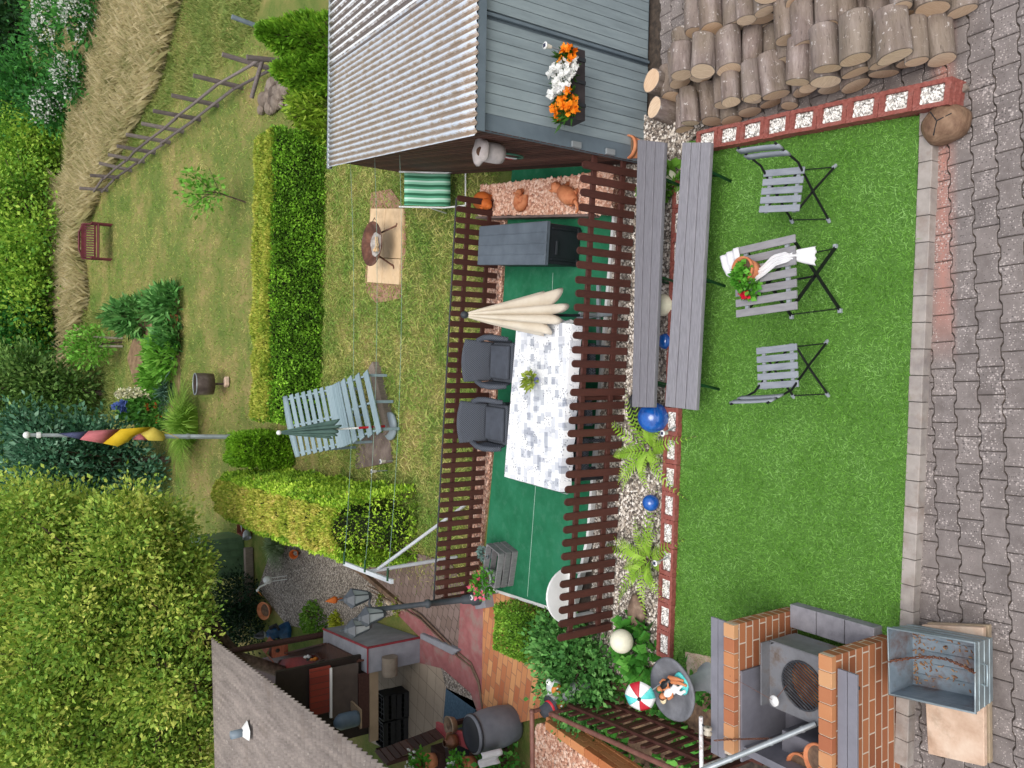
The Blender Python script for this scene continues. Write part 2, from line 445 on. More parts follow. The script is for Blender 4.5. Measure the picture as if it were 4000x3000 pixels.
yp = MB(); pa, pb, amp = 0.2, 0.165, 0.009
ca, sa = math.cos(R(1.6)), math.sin(R(1.6))
wv = [(0, 1), (0.028, 1), (0.058, -1), (0.142, -1), (0.172, 1), (0.2, 1)]
for k in range(-2, 30):
    for i in range(-26, 30):
        x0 = i * pa + (0.1 if k % 2 else 0); y0 = 1.75 + k * pb
        cx, cy = x0 + pa / 2, y0
        wx, wy = cx * ca - cy * sa, cx * sa + cy * ca
        if not inpoly(np.array([wx]), np.array([wy]), yard)[0]: continue
        gp = 0.0028; out = []
        xa = lambda x: min(max(x, gp), pa - gp)
        for x, s in wv: out.append((x0 + xa(x), y0 - pb / 2 - amp * s + gp))
        for x, s in wv[::-1]: out.append((x0 + xa(x), y0 + pb / 2 + amp * s - gp))
        out = [(x * ca - y * sa, x * sa + y * ca) for x, y in out]
        yp.prism(out, -0.03, 0.0 + random.uniform(-0.003, 0.003), ch=0.006)
        q = random.random(); yp.r[-26:] = [q] * len(yp.r[-26:])
tag(yp.build('yard_pavement', M_paver, fixn=False), kind='structure')

# ------------------------------------------------------------------ artificial turf and its kerb
ZT = 0.08
turf = [at(2690, 552, ZT), at(3592, 452, ZT), at(3515, 2570, ZT), at(2608, 2660, ZT)]
t = MB(); t.slab(turf, 0.1); tag(t.build('turf', M_turf_base), kind='structure')
q = scatter([p.xy for p in turf], 95000); P = np.column_stack([q, np.full(len(q), ZT)])
tag(blades('turf_grass', P, 0.015, 0.007, M_turf, lean=1.2), kind='stuff')
kb = MB(); A, B = at(3621, 420, 0.09), at(3516, 2990, 0.09); n_k = int((B - A).length / 0.2)
dv = (B - A) / n_k; ang = math.atan2(dv.y, dv.x)
for i in range(n_k):
    c = A + dv * (i + 0.5)
    kb.box((c.x, c.y + random.uniform(-.003, .003), 0.0 + random.uniform(-.003, .003)), (0.196, 0.105, 0.18), rz=ang)
tag(kb.build('kerb', M_kerb, bevel=0.006), kind='structure')

# ------------------------------------------------------------------ pebble bed between turf and terrace
def pebble_mat(name, cols, scale=42, dark='#2a2622'):
    m, n, p = newmat(name); v = coords(n, 'World')
    vo = n.nodes.new('ShaderNodeTexVoronoi'); vo.inputs['Scale'].default_value = scale; vo.inputs['Randomness'].default_value = 1
    n.links.new(v, vo.inputs['Vector'])
    ve = n.nodes.new('ShaderNodeTexVoronoi'); ve.feature = 'DISTANCE_TO_EDGE'; ve.inputs['Scale'].default_value = scale; n.links.new(v, ve.inputs['Vector'])
    sepc = n.nodes.new('ShaderNodeSeparateColor'); n.links.new(vo.outputs['Color'], sepc.inputs[0])
    c = ramp(n, sepc.outputs[0], [lin(x) for x in cols])
    e = ramp(n, ve.outputs['Distance'], [(0.0, (0, 0, 0, 1)), (0.09, (1, 1, 1, 1))])
    c = mixc(n, e, lin(dark), c)
    n.links.new(c, p.inputs['Base Color']); p.inputs['Roughness'].default_value = 0.7
    bumped(n, p, mth(n, 'MINIMUM', ve.outputs['Distance'], 0.25), 1.0, 0.03); return m
def stone_mat(name, cols, rough=0.65):
    return mat(name, cols, 30, attr=0.85, rough=rough)
M_gravel = pebble_mat('gravel_base', ['#4f463f', '#7d7168', '#b0a598', '#cfc6bc'])
M_pebble = stone_mat('pebble', ['#3c3733', '#6f655c', '#a39688', '#d2c9bd', '#efe9e2'])
M_pinkgravel = pebble_mat('pink_gravel_base', ['#8d5a48', '#b98872', '#d7ab94', '#e2c2ae'], 36, '#4a2a20')
M_pinkpebble = stone_mat('pink_pebble', ['#a06a54', '#c9977e', '#e0b8a0', '#edd2c0'])
OCT = np.array([(1, 0, 0), (0, 1, 0), (-1, 0, 0), (0, -1, 0), (0, 0, 1)], float)
def pebbles(name, poly, n, z, size, m, parent=None, kind='stuff', zfun=None):
    q = scatter(poly, n); s = size * (0.6 + 0.8 * RNG.random((n, 1)))
    sc = np.concatenate([s * (0.75 + 0.6 * RNG.random((n, 1))), s, s * 0.55], 1); th = RNG.random(n) * 6.28
    # a faceted stone: eight-sided ring and a flat top
    ang = np.arange(6) * np.pi / 3
    ringl = np.stack([np.cos(ang), np.sin(ang), np.zeros(6)], 1); topl = np.stack([np.cos(ang) * 0.55, np.sin(ang) * 0.55, np.ones(6)], 1)
    loc = np.vstack([ringl, topl])[None] * sc[:, None, :] * (0.8 + 0.4 * RNG.random((n, 12, 1)))
    c, s_ = np.cos(th)[:, None], np.sin(th)[:, None]
    vx = loc[:, :, 0] * c - loc[:, :, 1] * s_; vy = loc[:, :, 0] * s_ + loc[:, :, 1] * c
    zz = np.full(n, z) if zfun is None else zfun(q)
    v = np.stack([vx + q[:, :1], vy + q[:, 1:2], loc[:, :, 2] + zz[:, None]], 2)
    b = (np.arange(n) * 12)[:, None, None]
    fq = np.array([(i, (i + 1) % 6, 6 + (i + 1) % 6, 6 + i) for i in range(6)] + [(6, 7, 8, 9), (6, 9, 10, 11)])
    F = (b + fq[None]).reshape(-1, 4); rnd = np.repeat(RNG.random(n), 8)
    off = OFF.get(parent.name, V((0, 0, 0))) if parent is not None else V((float(q[:, 0].mean()), float(q[:, 1].mean()), z))
    o = link(name, fast_mesh(name, v.reshape(-1, 3), F, m, rnd, off), parent, (0, 0, 0) if parent is not None else off)
    if parent is None: tag(o, kind=kind)
    return o
ZG = 0.05
bed = [at(2405, 440, ZG), at(2760, 470, ZG), at(2690, 555, ZG), at(2600, 2570, ZG), at(2420, 2660, ZG), at(2300, 2480, ZG)]
t = MB(); t.slab(bed, 0.08); tag(t.build('gravel_bed', M_gravel), kind='structure')
pebbles('pebbles', [p.xy for p in bed], 15000, ZG, 0.014, M_pebble)

# ------------------------------------------------------------------ terrace with green carpet and white edge strip
ZC = 0.08
M_carpet = mat('green_carpet', ['#1f5f41', '#276b4b', '#2e7354'], 2, det=9, bump=0.4, bscale=160, rough=0.95, spec=0.1, lo=0.35, hi=0.65, dirt='#4d8068', dscale=9, damt=.3)
car = [at(2405, 690, ZC), at(2345, 1400, ZC), at(2290, 2100, ZC), at(2225, 2395, ZC), at(1885, 2285, ZC), at(1935, 1700, ZC), at(1985, 830, ZC), at(2010, 560, ZC)]
t = MB(); t.slab(car, 0.14); tag(t.build('terrace', M_carpet), kind='structure')
M_seam = mat('carpet_seam', ['#b9d4c6', '#8fb9a5'], 30)
t = MB()
for pl in ([(2160, 1065), (2156, 1165)], [(2158, 1165), (2130, 1700), (2092, 1900), (2060, 2330)]):
    for a, b in zip(pl, pl[1:]):
        a, b = at(*a, ZC + 0.004), at(*b, ZC + 0.004); d = (b - a).normalized().cross(V((0, 0, 1))) * 0.004
        t.add([a - d, b - d, b + d, a + d], [(0, 1, 2, 3)])
tag(t.build('carpet_seam', M_seam, fixn=False), kind='structure')
t = MB()
fr = [at(2407, 690, ZC), at(2347, 1400, ZC), at(2292, 2100, ZC), at(2227, 2395, ZC)]
for a, b in zip(fr, fr[1:]): t.bar(a + V((0, -0.02, -0.03)), b + V((0, -0.02, -0.03)), 0.045, 0.08)
a, b = at(1885, 2285, ZC), at(2225, 2395, ZC); t.bar(a + V((-.02, 0, -.03)), b + V((-.02, 0, -.03)), 0.04, 0.08)
tag(t.build('terrace_edge_strip', M_white), kind='structure')
# narrow strip of pinkish gravel and grey edging behind the back fence
pk = [at(1905, 800, 0.03), at(1975, 820, 0.03), at(1928, 1700, 0.03), at(1865, 2260, 0.03), at(1820, 2270, 0.03), at(1870, 1700, 0.03)]
t = MB(); t.slab(pk, 0.05); tag(t.build('gravel_strip', M_pinkgravel), kind='structure')
pebbles('pink_pebbles', [p.xy for p in pk], 1500, 0.03, 0.016, M_pinkpebble)
ORD = ['first', 'second', 'third', 'fourth', 'fifth', 'sixth', 'seventh', 'eighth', 'ninth', 'tenth', 'eleventh', 'twelfth', 'thirteenth', 'fourteenth', 'fifteenth', 'sixteenth', 'seventeenth', 'eighteenth', 'nineteenth', 'twentieth']
# ------------------------------------------------------------------ hollow planter blocks filled with pebbles
def planter_block(L=0.28, Wd=0.195, H=0.2, wob=0.012):
    mb = MB(); a, b, t = L / 2, Wd / 2, 0.043
    o = [(-a, -b), (a, -b), (a, b), (-a, b)]; s = 0.032; i = [(-a + t, -b + s), (a - t, -b + s), (a - t, b - s), (-a + t, b - s)]
    # grooved outer faces, open top
    N = 14; outl = []
    for k in range(4):
        p, q = V(o[k]), V(o[(k + 1) % 4])
        for j in range(N):
            u = p.lerp(q, j / N); nrm = V(((q - p).y, -(q - p).x)).normalized()
            outl.append(u + nrm * random.uniform(-0.004, 0.003))
    n = len(outl)
    zs = [0, 0.06, 0.066, 0.072, 0.13, 0.136, 0.142, H]
    off = [0, 0, -0.006, 0, 0, -0.006, 0, 0]
    vs = []
    for z, e in zip(zs, off):
        for u in outl: vs.append((u.x * (1 + e * 6), u.y * (1 + e * 8), z + (random.uniform(-.003, .003) if z == H else 0)))
    fs = [(r * n + j, r * n + (j + 1) % n, (r + 1) * n + (j + 1) % n, (r + 1) * n + j) for r in range(len(zs) - 1) for j in range(n)]
    inn = []
    for k in range(4):
        p, q = V(i[k]), V(i[(k + 1) % 4])
        for j in range(N): inn.append(p.lerp(q, j / N))
    b0 = len(vs); top0 = (len(zs) - 1) * n
    vs += [(u.x, u.y, H) for u in inn]; vs += [(u.x, u.y, H - 0.05) for u in inn]
    fs += [(top0 + j, top0 + (j + 1) % n, b0 + (j + 1) % n, b0 + j) for j in range(n)]
    fs += [(b0 + j, b0 + (j + 1) % n, b0 + n + (j + 1) % n, b0 + n + j) for j in range(n)]
    mb.add(vs, fs); return mb
M_whitegravel = pebble_mat('white_gravel', ['#6b6560', '#b5afa8', '#ded9d2', '#f0ece6'], 45)
M_whitepebble = stone_mat('white_pebble', ['#57524d', '#a49e97', '#ded9d2', '#f4f1ec', '#f6f4f0'])
pb0 = planter_block().build('planter_block', M_redblock, local=True)
tag(pb0, 'x', 'planter block')
fl = MB().box((0, 0, 0.165), (0.192, 0.129, 0.02)).build('pebble_filling', M_whitegravel, pb0, local=True)
pebbles('filling_stones', [(-.09, -.058), (.09, -.058), (.09, .058), (-.09, .058)], 135, 0.172, 0.011, M_whitepebble, parent=fl)
A, B = at(2718, 552, 0.2), at(3712, 352, 0.2); nb = round((B - A).length / .283); SX = (B - A).length / nb / .282
dv = (B - A) / nb; first = True
def put_block(c, ang, label, grp, z):
    global first
    if first: o = pb0; first = False; o.location = (c.x, c.y, z); o.rotation_euler = (0, 0, ang); o['label'] = label; o['group'] = grp
    else: o = dup(pb0, (c.x, c.y, z), ang + random.choice((0, math.pi)), label, grp)
    o.scale = (SX, 1, 1)
for i in range(nb):
    c = A + dv * (i + 0.5)
    put_block(c, math.atan2(dv.y, dv.x) + random.uniform(-.03, .03), 'red pebble-filled planter block beside the log pile, %s from the grey shed' % ORD[i], 'planter blocks in the row along the log pile', 0.0)
A, B = at(2655, 700, 0.145), at(2588, 2570, 0.145); nb = round((B - A).length / .283); dv = (B - A) / nb; SX = (B - A).length / nb / .282
for i in range(nb):
    c = A + dv * (i + 0.5)
    put_block(c, math.atan2(dv.y, dv.x) + random.uniform(-.02, .02), 'red pebble-filled planter block along the turf, %s from the bird bath' % ORD[nb - 1 - i], 'planter blocks in the row along the turf', -0.055)

# ------------------------------------------------------------------ two long grey benches standing over the pebble bed
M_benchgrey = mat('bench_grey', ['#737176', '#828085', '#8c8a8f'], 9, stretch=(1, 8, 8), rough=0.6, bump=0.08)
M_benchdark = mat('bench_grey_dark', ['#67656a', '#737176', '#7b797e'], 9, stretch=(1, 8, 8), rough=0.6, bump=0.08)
M_greensteel = mat('green_steel', ['#12381f', '#184a2a'], 6, rough=0.45)
def long_bench(name, label, px4, z, m, legs):
    P = [at(X, Y, z) for X, Y in px4]            # right-far, right-near, left-near, left-far
    base = (P[0] + P[1] + P[2] + P[3]) / 4; base.z = 0.05
    t = thing(name, label, 'bench', base, 'long grey benches over the pebble bed')
    seat = MB()
    for i in range(3):

        f0, f1 = ((0, 0.315), (0.34, 0.65), (0.675, 1.0))[i]
        c = [P[0].lerp(P[1], f0), P[0].lerp(P[1], f1), P[3].lerp(P[2], f1), P[3].lerp(P[2], f0)]
        seat.slab(c, 0.035)
    seat.slab([p + V((0, 0, -0.03)) for p in [P[0].lerp(P[1], .01), P[0].lerp(P[1], .99), P[3].lerp(P[2], .99), P[3].lerp(P[2], .01)]], 0.022)
    seat.build('seat', m, t, bevel=0.006)
    for f in legs:
        a = P[0].lerp(P[3], f); b = P[1].lerp(P[2], f); n = (P[3] - P[0]).normalized() * 0.06
        lg = MB(); u0, u1 = a.lerp(b, 0.15), a.lerp(b, 0.85); lo0, lo1 = u0 + n, u1 + n
        lo0.z = lo1.z = 0.06; zc = V((0, 0, -0.045))
        lg.tube([u0 + zc, lo0, lo1, u1 + zc], 0.014, 8); lg.tube([u0.lerp(lo0, .5), u1.lerp(lo1, .5)], 0.01, 8)
        lg.build('leg', M_greensteel, t)
    return t
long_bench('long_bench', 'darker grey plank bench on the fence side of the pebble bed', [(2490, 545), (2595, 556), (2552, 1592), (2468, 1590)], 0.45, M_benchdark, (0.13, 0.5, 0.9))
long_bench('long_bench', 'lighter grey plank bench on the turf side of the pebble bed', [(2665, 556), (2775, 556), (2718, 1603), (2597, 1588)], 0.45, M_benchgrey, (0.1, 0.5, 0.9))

# ------------------------------------------------------------------ picket fences
def picket_mesh(h, wd=0.072, th=0.022):
    mb = MB(); n = 7; pr = [(-wd / 2, 0), (wd / 2, 0)] + [(wd / 2 * math.cos(math.pi * i / n), h - wd / 2 + wd / 2 * math.sin(math.pi * i / n)) for i in range(n + 1)]
    mb.slab([(x, -th / 2, z) for x, z in pr], th, dirn=(0, 1, 0)); return mb
def picket_fence(label, A, B, h, n, z0, rails, group=None, name='picket_fence', side=-1, wd=0.072, posts=()):
    t = thing(name, label, 'fence', A, group)
    d = (B - A); L = d.length; u = d.normalized(); ang = math.atan2(u.y, u.x); nn = V((-u.y, u.x, 0)) * side
    me = [picket_mesh(h, wd).mesh('picket', M_picket) for _ in range(3)]
    for i in range(n):
        p = u * (L * i / (n - 1)) + V((0, 0, z0 + random.uniform(-.006, .006)))
        link('picket', me[i % 3], t, p, (random.uniform(-.012, .012), random.uniform(-.012, .012), ang))
    for rz in rails:
        r = MB(); r.bar(A - u * 0.03 + nn * 0.032 + V((0, 0, rz)), B + u * 0.03 + nn * 0.032 + V((0, 0, rz)), 0.035, 0.06)
        r.build('rail', M_picket, t, bevel=0.004)
    for f in posts:
        r = MB(); p = A + d * f + nn * 0.075; r.box((p.x, p.y, p.z + h * 0.4), (0.045, 0.045, h * 0.8), rz=ang); r.build('post', M_picket, t, bevel=0.004)
    return t
picket_fence('dark brown round-topped picket fence in front of the table and the green carpet', at(2497, 628, .05), at(2395, 2445, .05), 0.76, 36, 0.03, (0.2, 0.6), 'brown picket fences round the terrace', posts=(0.0, .5, 1), wd=0.08)
bf = picket_fence('dark brown picket fence between the green carpet and the lawn', at(1962, 800, .1), at(1866, 2325, .1), 0.70, 41, 0.02, (0.18, 0.52), 'brown picket fences round the terrace', posts=(0.0, .5, 1), wd=0.078)
r = MB(); a, b = at(1962, 795, .1), at(1866, 2335, .1)
r.tube([a + V((0, .07, .69)), b + V((0, .07, .69))], 0.013, 8); r.build('top_rail', M_dkmetal, bf)

# ------------------------------------------------------------------ the pile of sawn logs: round sections resting in one another's hollows
def bark_mat():
    m, n, p = newmat('log_bark'); v = coords(n, 'Object', (0.5, 2.2, 2.2))
    a = noise(n, v, 5, 6, 0.7)
    c = ramp(n, a, [(0.3, lin('#5f514c')), (0.5, lin('#857670')), (0.62, lin('#9b8d87')), (0.75, lin('#ada19c'))])
    oi = n.nodes.new('ShaderNodeObjectInfo'); c = mixc(n, mth(n, 'MULTIPLY', oi.outputs['Random'], .45), c, lin('#8a8078'))
    w2 = coords(n, 'World')
    warm = noise(n, w2, 2.2, 3); c = mixc(n, mth(n, 'MULTIPLY', ramp(n, warm, [(0.42, (0, 0, 0, 1)), (0.62, (1, 1, 1, 1))]), 0.3), c, lin('#7c6f52'))
    lich = noise(n, coords(n, 'Object'), 22, 3, 0.6); c = mixc(n, mth(n, 'MULTIPLY', ramp(n, lich, [(0.62, (0, 0, 0, 1)), (0.68, (1, 1, 1, 1))]), 0.75), c, lin('#c9c2bd'))
    dk = noise(n, v, 16, 4, 0.7); c = mixc(n, mth(n, 'MULTIPLY', ramp(n, dk, [(0.3, (1, 1, 1, 1)), (0.42, (0, 0, 0, 1))]), 0.6), c, lin('#3a302b'))
    peel = noise(n, coords(n, 'Object', (.6, 2, 2)), 3.1, 4, 0.6); c = mixc(n, ramp(n, peel, [(0.71, (0, 0, 0, 1)), (0.73, (1, 1, 1, 1))]), c, lin('#9a6a42'))
    n.links.new(c, p.inputs['Base Color']); p.inputs['Roughness'].default_value = 0.9; p.inputs['Specular IOR Level'].default_value = 0.2
    bumped(n, p, noise(n, v, 14, 5, 0.75), 0.8, 0.02); return m
M_bark = bark_mat()
def cut_mat():
    m, n, p = newmat('sawn_wood'); tc = coords(n, 'Object')
    s = n.nodes.new('ShaderNodeSeparateXYZ'); n.links.new(tc, s.inputs[0])
    rr = mth(n, 'SQRT', mth(n, 'ADD', mth(n, 'POWER', s.outputs[1], 2.0), mth(n, 'POWER', s.outputs[2], 2.0)))
    wob = mth(n, 'MULTIPLY', noise(n, tc, 9, 3), 0.03)
    ring = mth(n, 'SINE', mth(n, 'MULTIPLY', mth(n, 'ADD', rr, wob), 620.0))
    st = noise(n, coords(n, 'Object', (1, 1, 14)), 12, 4)
    c = ramp(n, st, [(0.3, lin('#c9ad90')), (0.55, lin('#e0c8ab')), (0.75, lin('#ecd9c0'))])
    c = mixc(n, mth(n, 'MULTIPLY', mth(n, 'GREATER_THAN', ring, 0.5), 0.18), c, lin('#9f7f5f'))
    c = mixc(n, mth(n, 'MULTIPLY', attr_rnd(n), 0.45), c, lin('#c09169'))
    n.links.new(c, p.inputs['Base Color']); p.inputs['Roughness'].default_value = 0.8; return m
M_cut = cut_mat()
def make_log(r, L, label, group, loc, yaw=0.0, roll=0.0, pitch=0.0):
    """axis along local x from 0 (left sawn face) to L; local origin on the axis"""
    n = 26; ph = [random.uniform(0, 6.28) for _ in range(4)]; el = random.uniform(0.88, 1.0)
    def rad(th, x): return r * (1 + 0.045 * math.sin(2 * th + ph[0]) + 0.025 * math.sin(3 * th + ph[1] + x * 2) + 0.012 * math.sin(7 * th + ph[2]))
    tilt0, tilt1 = random.uniform(-.22, .22), random.uniform(-.2, .2); k = 7
    mb = MB(); vs = []
    def pt(i, j):
        th = 2 * math.pi * j / n; x = L * i / (k - 1); q = rad(th, x) * (1 + 0.03 * math.sin(ph[3] + x * 9))
        x += (tilt0 * math.cos(th + ph[1]) * r * (1 - i / (k - 1)) + tilt1 * math.sin(th + ph[0]) * r * (i / (k - 1)))
        return (x, q * math.cos(th) * el, q * math.sin(th))
    for i in range(k):
        for j in range(n): vs.append(pt(i, j))
    mb.add(vs, [(i * n + j, i * n + (j + 1) % n, (i + 1) * n + (j + 1) % n, (i + 1) * n + j) for i in range(k - 1) for j in range(n)], sm=True)
    o = mb.build('log', M_bark, local=True); tag(o, label, 'log', group)
    o.location = loc; o.rotation_euler = (roll, pitch, yaw)
    for i, s in ((0, -0.002), (k - 1, 0.002)):
        c = MB(); ring = [V(vs[i * n + j]) + V((s, 0, 0)) for j in range(n)]; cen = sum(ring, V((0, 0, 0))) / n
        inner = [cen.lerp(p, 0.94) + V((s, 0, 0)) for p in ring]
        q = random.random()
        c.add(ring + inner, [(j, (j + 1) % n, n + (j + 1) % n, n + j) for j in range(n)], 1, rnd=q)
        c.add(inner, [list(range(n))], 0, rnd=q)
        c.build('sawn_face', [M_cut, M_bark], o, local=True)
    return o
def x_end(y): return 2.235 + 0.0885 * (y - 2.93)
def stack(x0, ys, nl, rmin, rmax, grp, text, jit=0.05, keep=lambda l, y: True, seed=1):
    rs = random.Random(seed); layer = []
    y = ys[0]
    while y < ys[1]:
        r = rs.uniform(rmin, rmax); layer.append((y + r, r, r)); y += 2 * r + 0.004
    for l in range(nl):
        idx = 0
        for (yy, zz, r) in layer:
            if keep(l, yy):
                idx += 1
                L = rs.uniform(0.30, 0.36)
                make_log(r, L, text % ('bottom second third top'.split()[min(l, 3)] if nl > 3 else 'bottom middle top'.split()[l], ORD[idx - 1] if idx <= 20 else 'last'), grp,
                         (x_end(yy) + x0 + rs.uniform(-jit, jit), yy, zz), yaw=rs.uniform(-.02, .2), pitch=rs.uniform(-.03, .13), roll=rs.uniform(0, 6.28))
        nxt = []
        for (a, b) in zip(layer, layer[1:]):
            r = rs.uniform(rmin, rmax); d1, d2 = a[2] + r, b[2] + r
            dx, dz = b[0] - a[0], b[1] - a[1]; D = math.hypot(dx, dz)
            if D > d1 + d2: continue
            t = (d1 * d1 - d2 * d2 + D * D) / (2 * D); h = math.sqrt(max(0, d1 * d1 - t * t))
            ux, uz = dx / D, dz / D; yy, zz = a[0] + ux * t - uz * h, a[1] + uz * t + ux * h
            if nxt and math.hypot(yy - nxt[-1][0], zz - nxt[-1][1]) < (r + nxt[-1][2]) * 0.985: continue
            nxt.append((yy, zz, r))
        layer = nxt
stack(0.13, (2.92, 5.62), 3, 0.075, 0.122, 'sawn logs in the front stack', 'sawn log in the %s layer of the front stack, %s counted from the street end', seed=5)
stack(0.48, (2.78, 5.75), 4, 0.08, 0.128, 'sawn logs in the rear stack', 'sawn log in the %s layer of the rear stack, %s counted from the street end', seed=9, jit=0.07)
stack(0.83, (2.9, 5.7), 4, 0.085, 0.13, 'sawn logs in the hindmost stack', 'sawn log in the %s layer of the hindmost stack, %s counted from the street end', seed=21, jit=0.05)
p = at(2558, 425, 0.3); make_log(0.118, 0.3, 'upright log with pale sawn top by the shed corner, the one nearer the benches', 'loose logs by the shed', (p.x, p.y, 0.0), yaw=0.35, pitch=-math.pi / 2 + .06)
p = at(2542, 312, 0.3); make_log(0.122, 0.3, 'upright log with pale sawn top by the shed corner, the one farther from the benches', 'loose logs by the shed', (p.x, p.y, 0.0), yaw=0.9, pitch=-math.pi / 2 - .05)
# chopping block: a squat weathered round, cracked
o = MB(); M_stump = mat('stump_wood', ['#5b4334', '#775c48', '#8f745d'], 9, stretch=(1, 1, 3), bump=0.8, dirt='#3c2a1e', dscale=6, damt=0.7)
c = at(3690, 482, 0.1)
o.lathe([(0.001, 0), (0.12, 0), (0.142, 0.03), (0.15, 0.09), (0.135, 0.15), (0.10, 0.185), (0.05, 0.2), (0.001, 0.203)], (c.x, c.y, 0), 30, wob=0.09, sx=1.0, sy=1.1)
s = o.build('stump', M_stump); tag(s, 'squat cracked brown stump at the end of the planter block row', 'stump')
o = MB()
for k in range(3):
    a = k * 2.2 + .6; o.bar((c.x, c.y, 0.202), (c.x + math.cos(a) * .1, c.y + math.sin(a) * .1, 0.186), 0.007, 0.012)
o.build('crack', M_black, s)
p = at(3760, 350, 0.02); o = MB().box((p.x, p.y, 0.02), (0.05, 0.075, 0.04), rz=0.3); tag(o.build('wood_offcut', M_wood_old, bevel=.003), 'small grey wood offcut lying by the end planter block', 'wood offcut')
# ------------------------------------------------------------------ folding bistro table and two folding chairs on the turf
M_slat = mat('grey_slat', ['#767477', '#858386', '#918f91'], 12, stretch=(3, .6, 3), rough=0.6, bump=0.1, attr=0.3)
M_bluegreyslat = mat('blue_grey_slat', ['#777b83', '#878b93', '#92969d'], 12, stretch=(3, .6, 3), rough=0.6, bump=0.1, attr=0.3)
M_blacksteel = mat('black_steel', ['#101113', '#1a1b1d'], 6, rough=0.4)
M_greycap = mat('grey_cap', ['#8a8f96', '#9aa0a6'], 6, rough=0.5)
def cross_legs(t, x0, x1, ys, z0, z1, top_x=None):
    for y in ys:
        for a, b, nm in ((x0, x1, 0), (x1, x0, 1)):
            l = MB(); yy = y + (0.012 if nm else -0.012)
            l.bar((a, yy, z0 + 0.01), (b, yy, z1), 0.012, 0.028); lg = l.build('leg', M_blacksteel, t, local=True)
            c = MB(); c.box((a, yy, z0 + 0.018), (0.036, 0.03, 0.034)); c.build('foot_cap', M_greycap, lg, local=True, bevel=.004)
def bistro_table(px):
    c = px; t = thing('folding_table', 'grey slatted folding bistro table on the turf under a flower pot', 'table', c, None, R(2))
    for i in range(7):
        x = (i - 3) * 0.0875
        s = MB(); s.box((x, 0, 0.62), (0.062, 0.6, 0.018)); s.build('slat', M_slat, t, local=True, bevel=.003)
    r = MB()
    for y in (-0.21, 0.2): r.box((0, y, 0.6), (0.58, 0.035, 0.02))
    r.build('rail', M_greycap, t, local=True)
    cross_legs(t, -0.27, 0.27, (-0.25, 0.22), 0.0, 0.6)
    for x, z, r_ in ((-.25, .03, .005), (.25, .03, .005), (0, .3, .01)): b = MB(); b.tube([(x, -.25, z), (x, .22, z)], r_, 6); b.build('stretcher', M_blacksteel, t, local=True)
    return t
tb_c = at(3282, 1092, ZT); tb_c.y += 0.26
table_o = bistro_table(tb_c)
def bistro_chair(c, rz, label):
    """faces local -x; seat slats run across (local y)"""
    t = thing('folding_chair', label, 'chair', c, 'folding chairs at the bistro table', rz)
    for i in range(5):
        x = (i - 2) * 0.074
        s = MB(); s.box((x, 0, 0.43), (0.055, 0.4, 0.016)); s.build('seat_slat', M_bluegreyslat, t, local=True, bevel=.003)
    for y in (-0.17, 0.17):
        l = MB(); l.tube([(-0.2, y * 1.08, 0.01), (-0.02, y * 1.08, 0.24), (0.2, y * 1.08, 0.5), (0.30, y * 1.08, 0.8)], 0.010, 8); lg = l.build('leg', M_blacksteel, t, local=True)
        cp = MB(); cp.tube([(-0.212, y * 1.08, 0.0), (-0.19, y * 1.08, 0.03)], 0.016, 8); cp.build('foot_cap', M_greycap, lg, local=True)
        l = MB(); l.tube([(0.24, y, 0.01), (0.02, y, 0.24), (-0.17, y, 0.415)], 0.010, 8); lg = l.build('leg', M_blacksteel, t, local=True)
        cp = MB(); cp.tube([(0.252, y, 0.0), (0.23, y, 0.03)], 0.016, 8); cp.build('foot_cap', M_greycap, lg, local=True)
        rl = MB(); rl.box((0, y * 0.82, 0.415), (0.36, 0.03, 0.014)); rl.build('seat_rail', M_greycap, t, local=True)
    for z, x in ((0.66, 0.245), (0.755, 0.277)):
        s = MB(); M = Matrix.Rotation(R(18), 3, 'Y')
        vs = [];
        s.grid(9, 2, lambda u, v: V((x + 0.004 * math.cos((u - .5) * math.pi), (u - .5) * 0.42, z + (v - .5) * 0.062)) + V(((v - .5) * 0.02, 0, 0)))
        s.build('back_slat', M_bluegreyslat, t, local=True, solid=0.014)
    for x in (-.19, .235): b = MB(); b.tube([(x, -.18, .02), (x, .18, .02)], .005, 6); b.build('stretcher', M_blacksteel, t, local=True)
    return t
ra = at(3258, 752, ZT); ra.y += 0.19
bistro_chair(ra, R(-9), 'grey slatted folding chair standing on the side of the log pile, angled to the table')
rb = at(3232, 1420, ZT); rb.y += 0.17; rb.x -= 0.03
bistro_chair(rb, math.pi + R(3), 'grey slatted folding chair standing on the open side of the turf, back edge-on')
# flower pot and white cloth on the table
ZTB = ZT + 0.629
pc = at(2925, 1055, ZTB + 0.06); pc.z = ZTB
M_leafb = leafmat('geranium_leaf', ['#2f6a1d', '#4f8f2a', '#7aae45'], 0.2)
M_petal_red = leafmat('red_petal', ['#b50f2c', '#d8243f'], 0.2); M_petal_white = leafmat('white_petal', ['#e6e6e2', '#f6f6f4'], 0.3)
M_petal_pink = leafmat('pink_petal', ['#d8506a', '#ee7f92'], 0.2); M_petal_orange = leafmat('orange_petal', ['#e0640a', '#f08a18', '#f7a12c'], 0.2)
M_yellow = leafmat('yellow_petal', ['#d8b81c', '#eed33c'], 0.2)
def pot(name, label, c, r, h, group=None, mat_=None, cat='flower pot', ratio=0.7):
    t = thing(name, label, cat, c, group); b = MB()
    b.lathe([(0.001, 0.0), (r * ratio, 0), (r * 0.93, h * 0.8), (r * .93, h * .8), (r, h * 0.8), (r, h), (r * 0.88, h), (r * 0.82, h * 0.75), (0.001, h * .75)], c, 26)
    b.build('pot', mat_ or M_terra, t); s = MB(); s.lathe([(0.001, h * .8), (r * .86, h * .79)], c, 20); s.build('soil', M_soil, t); return t
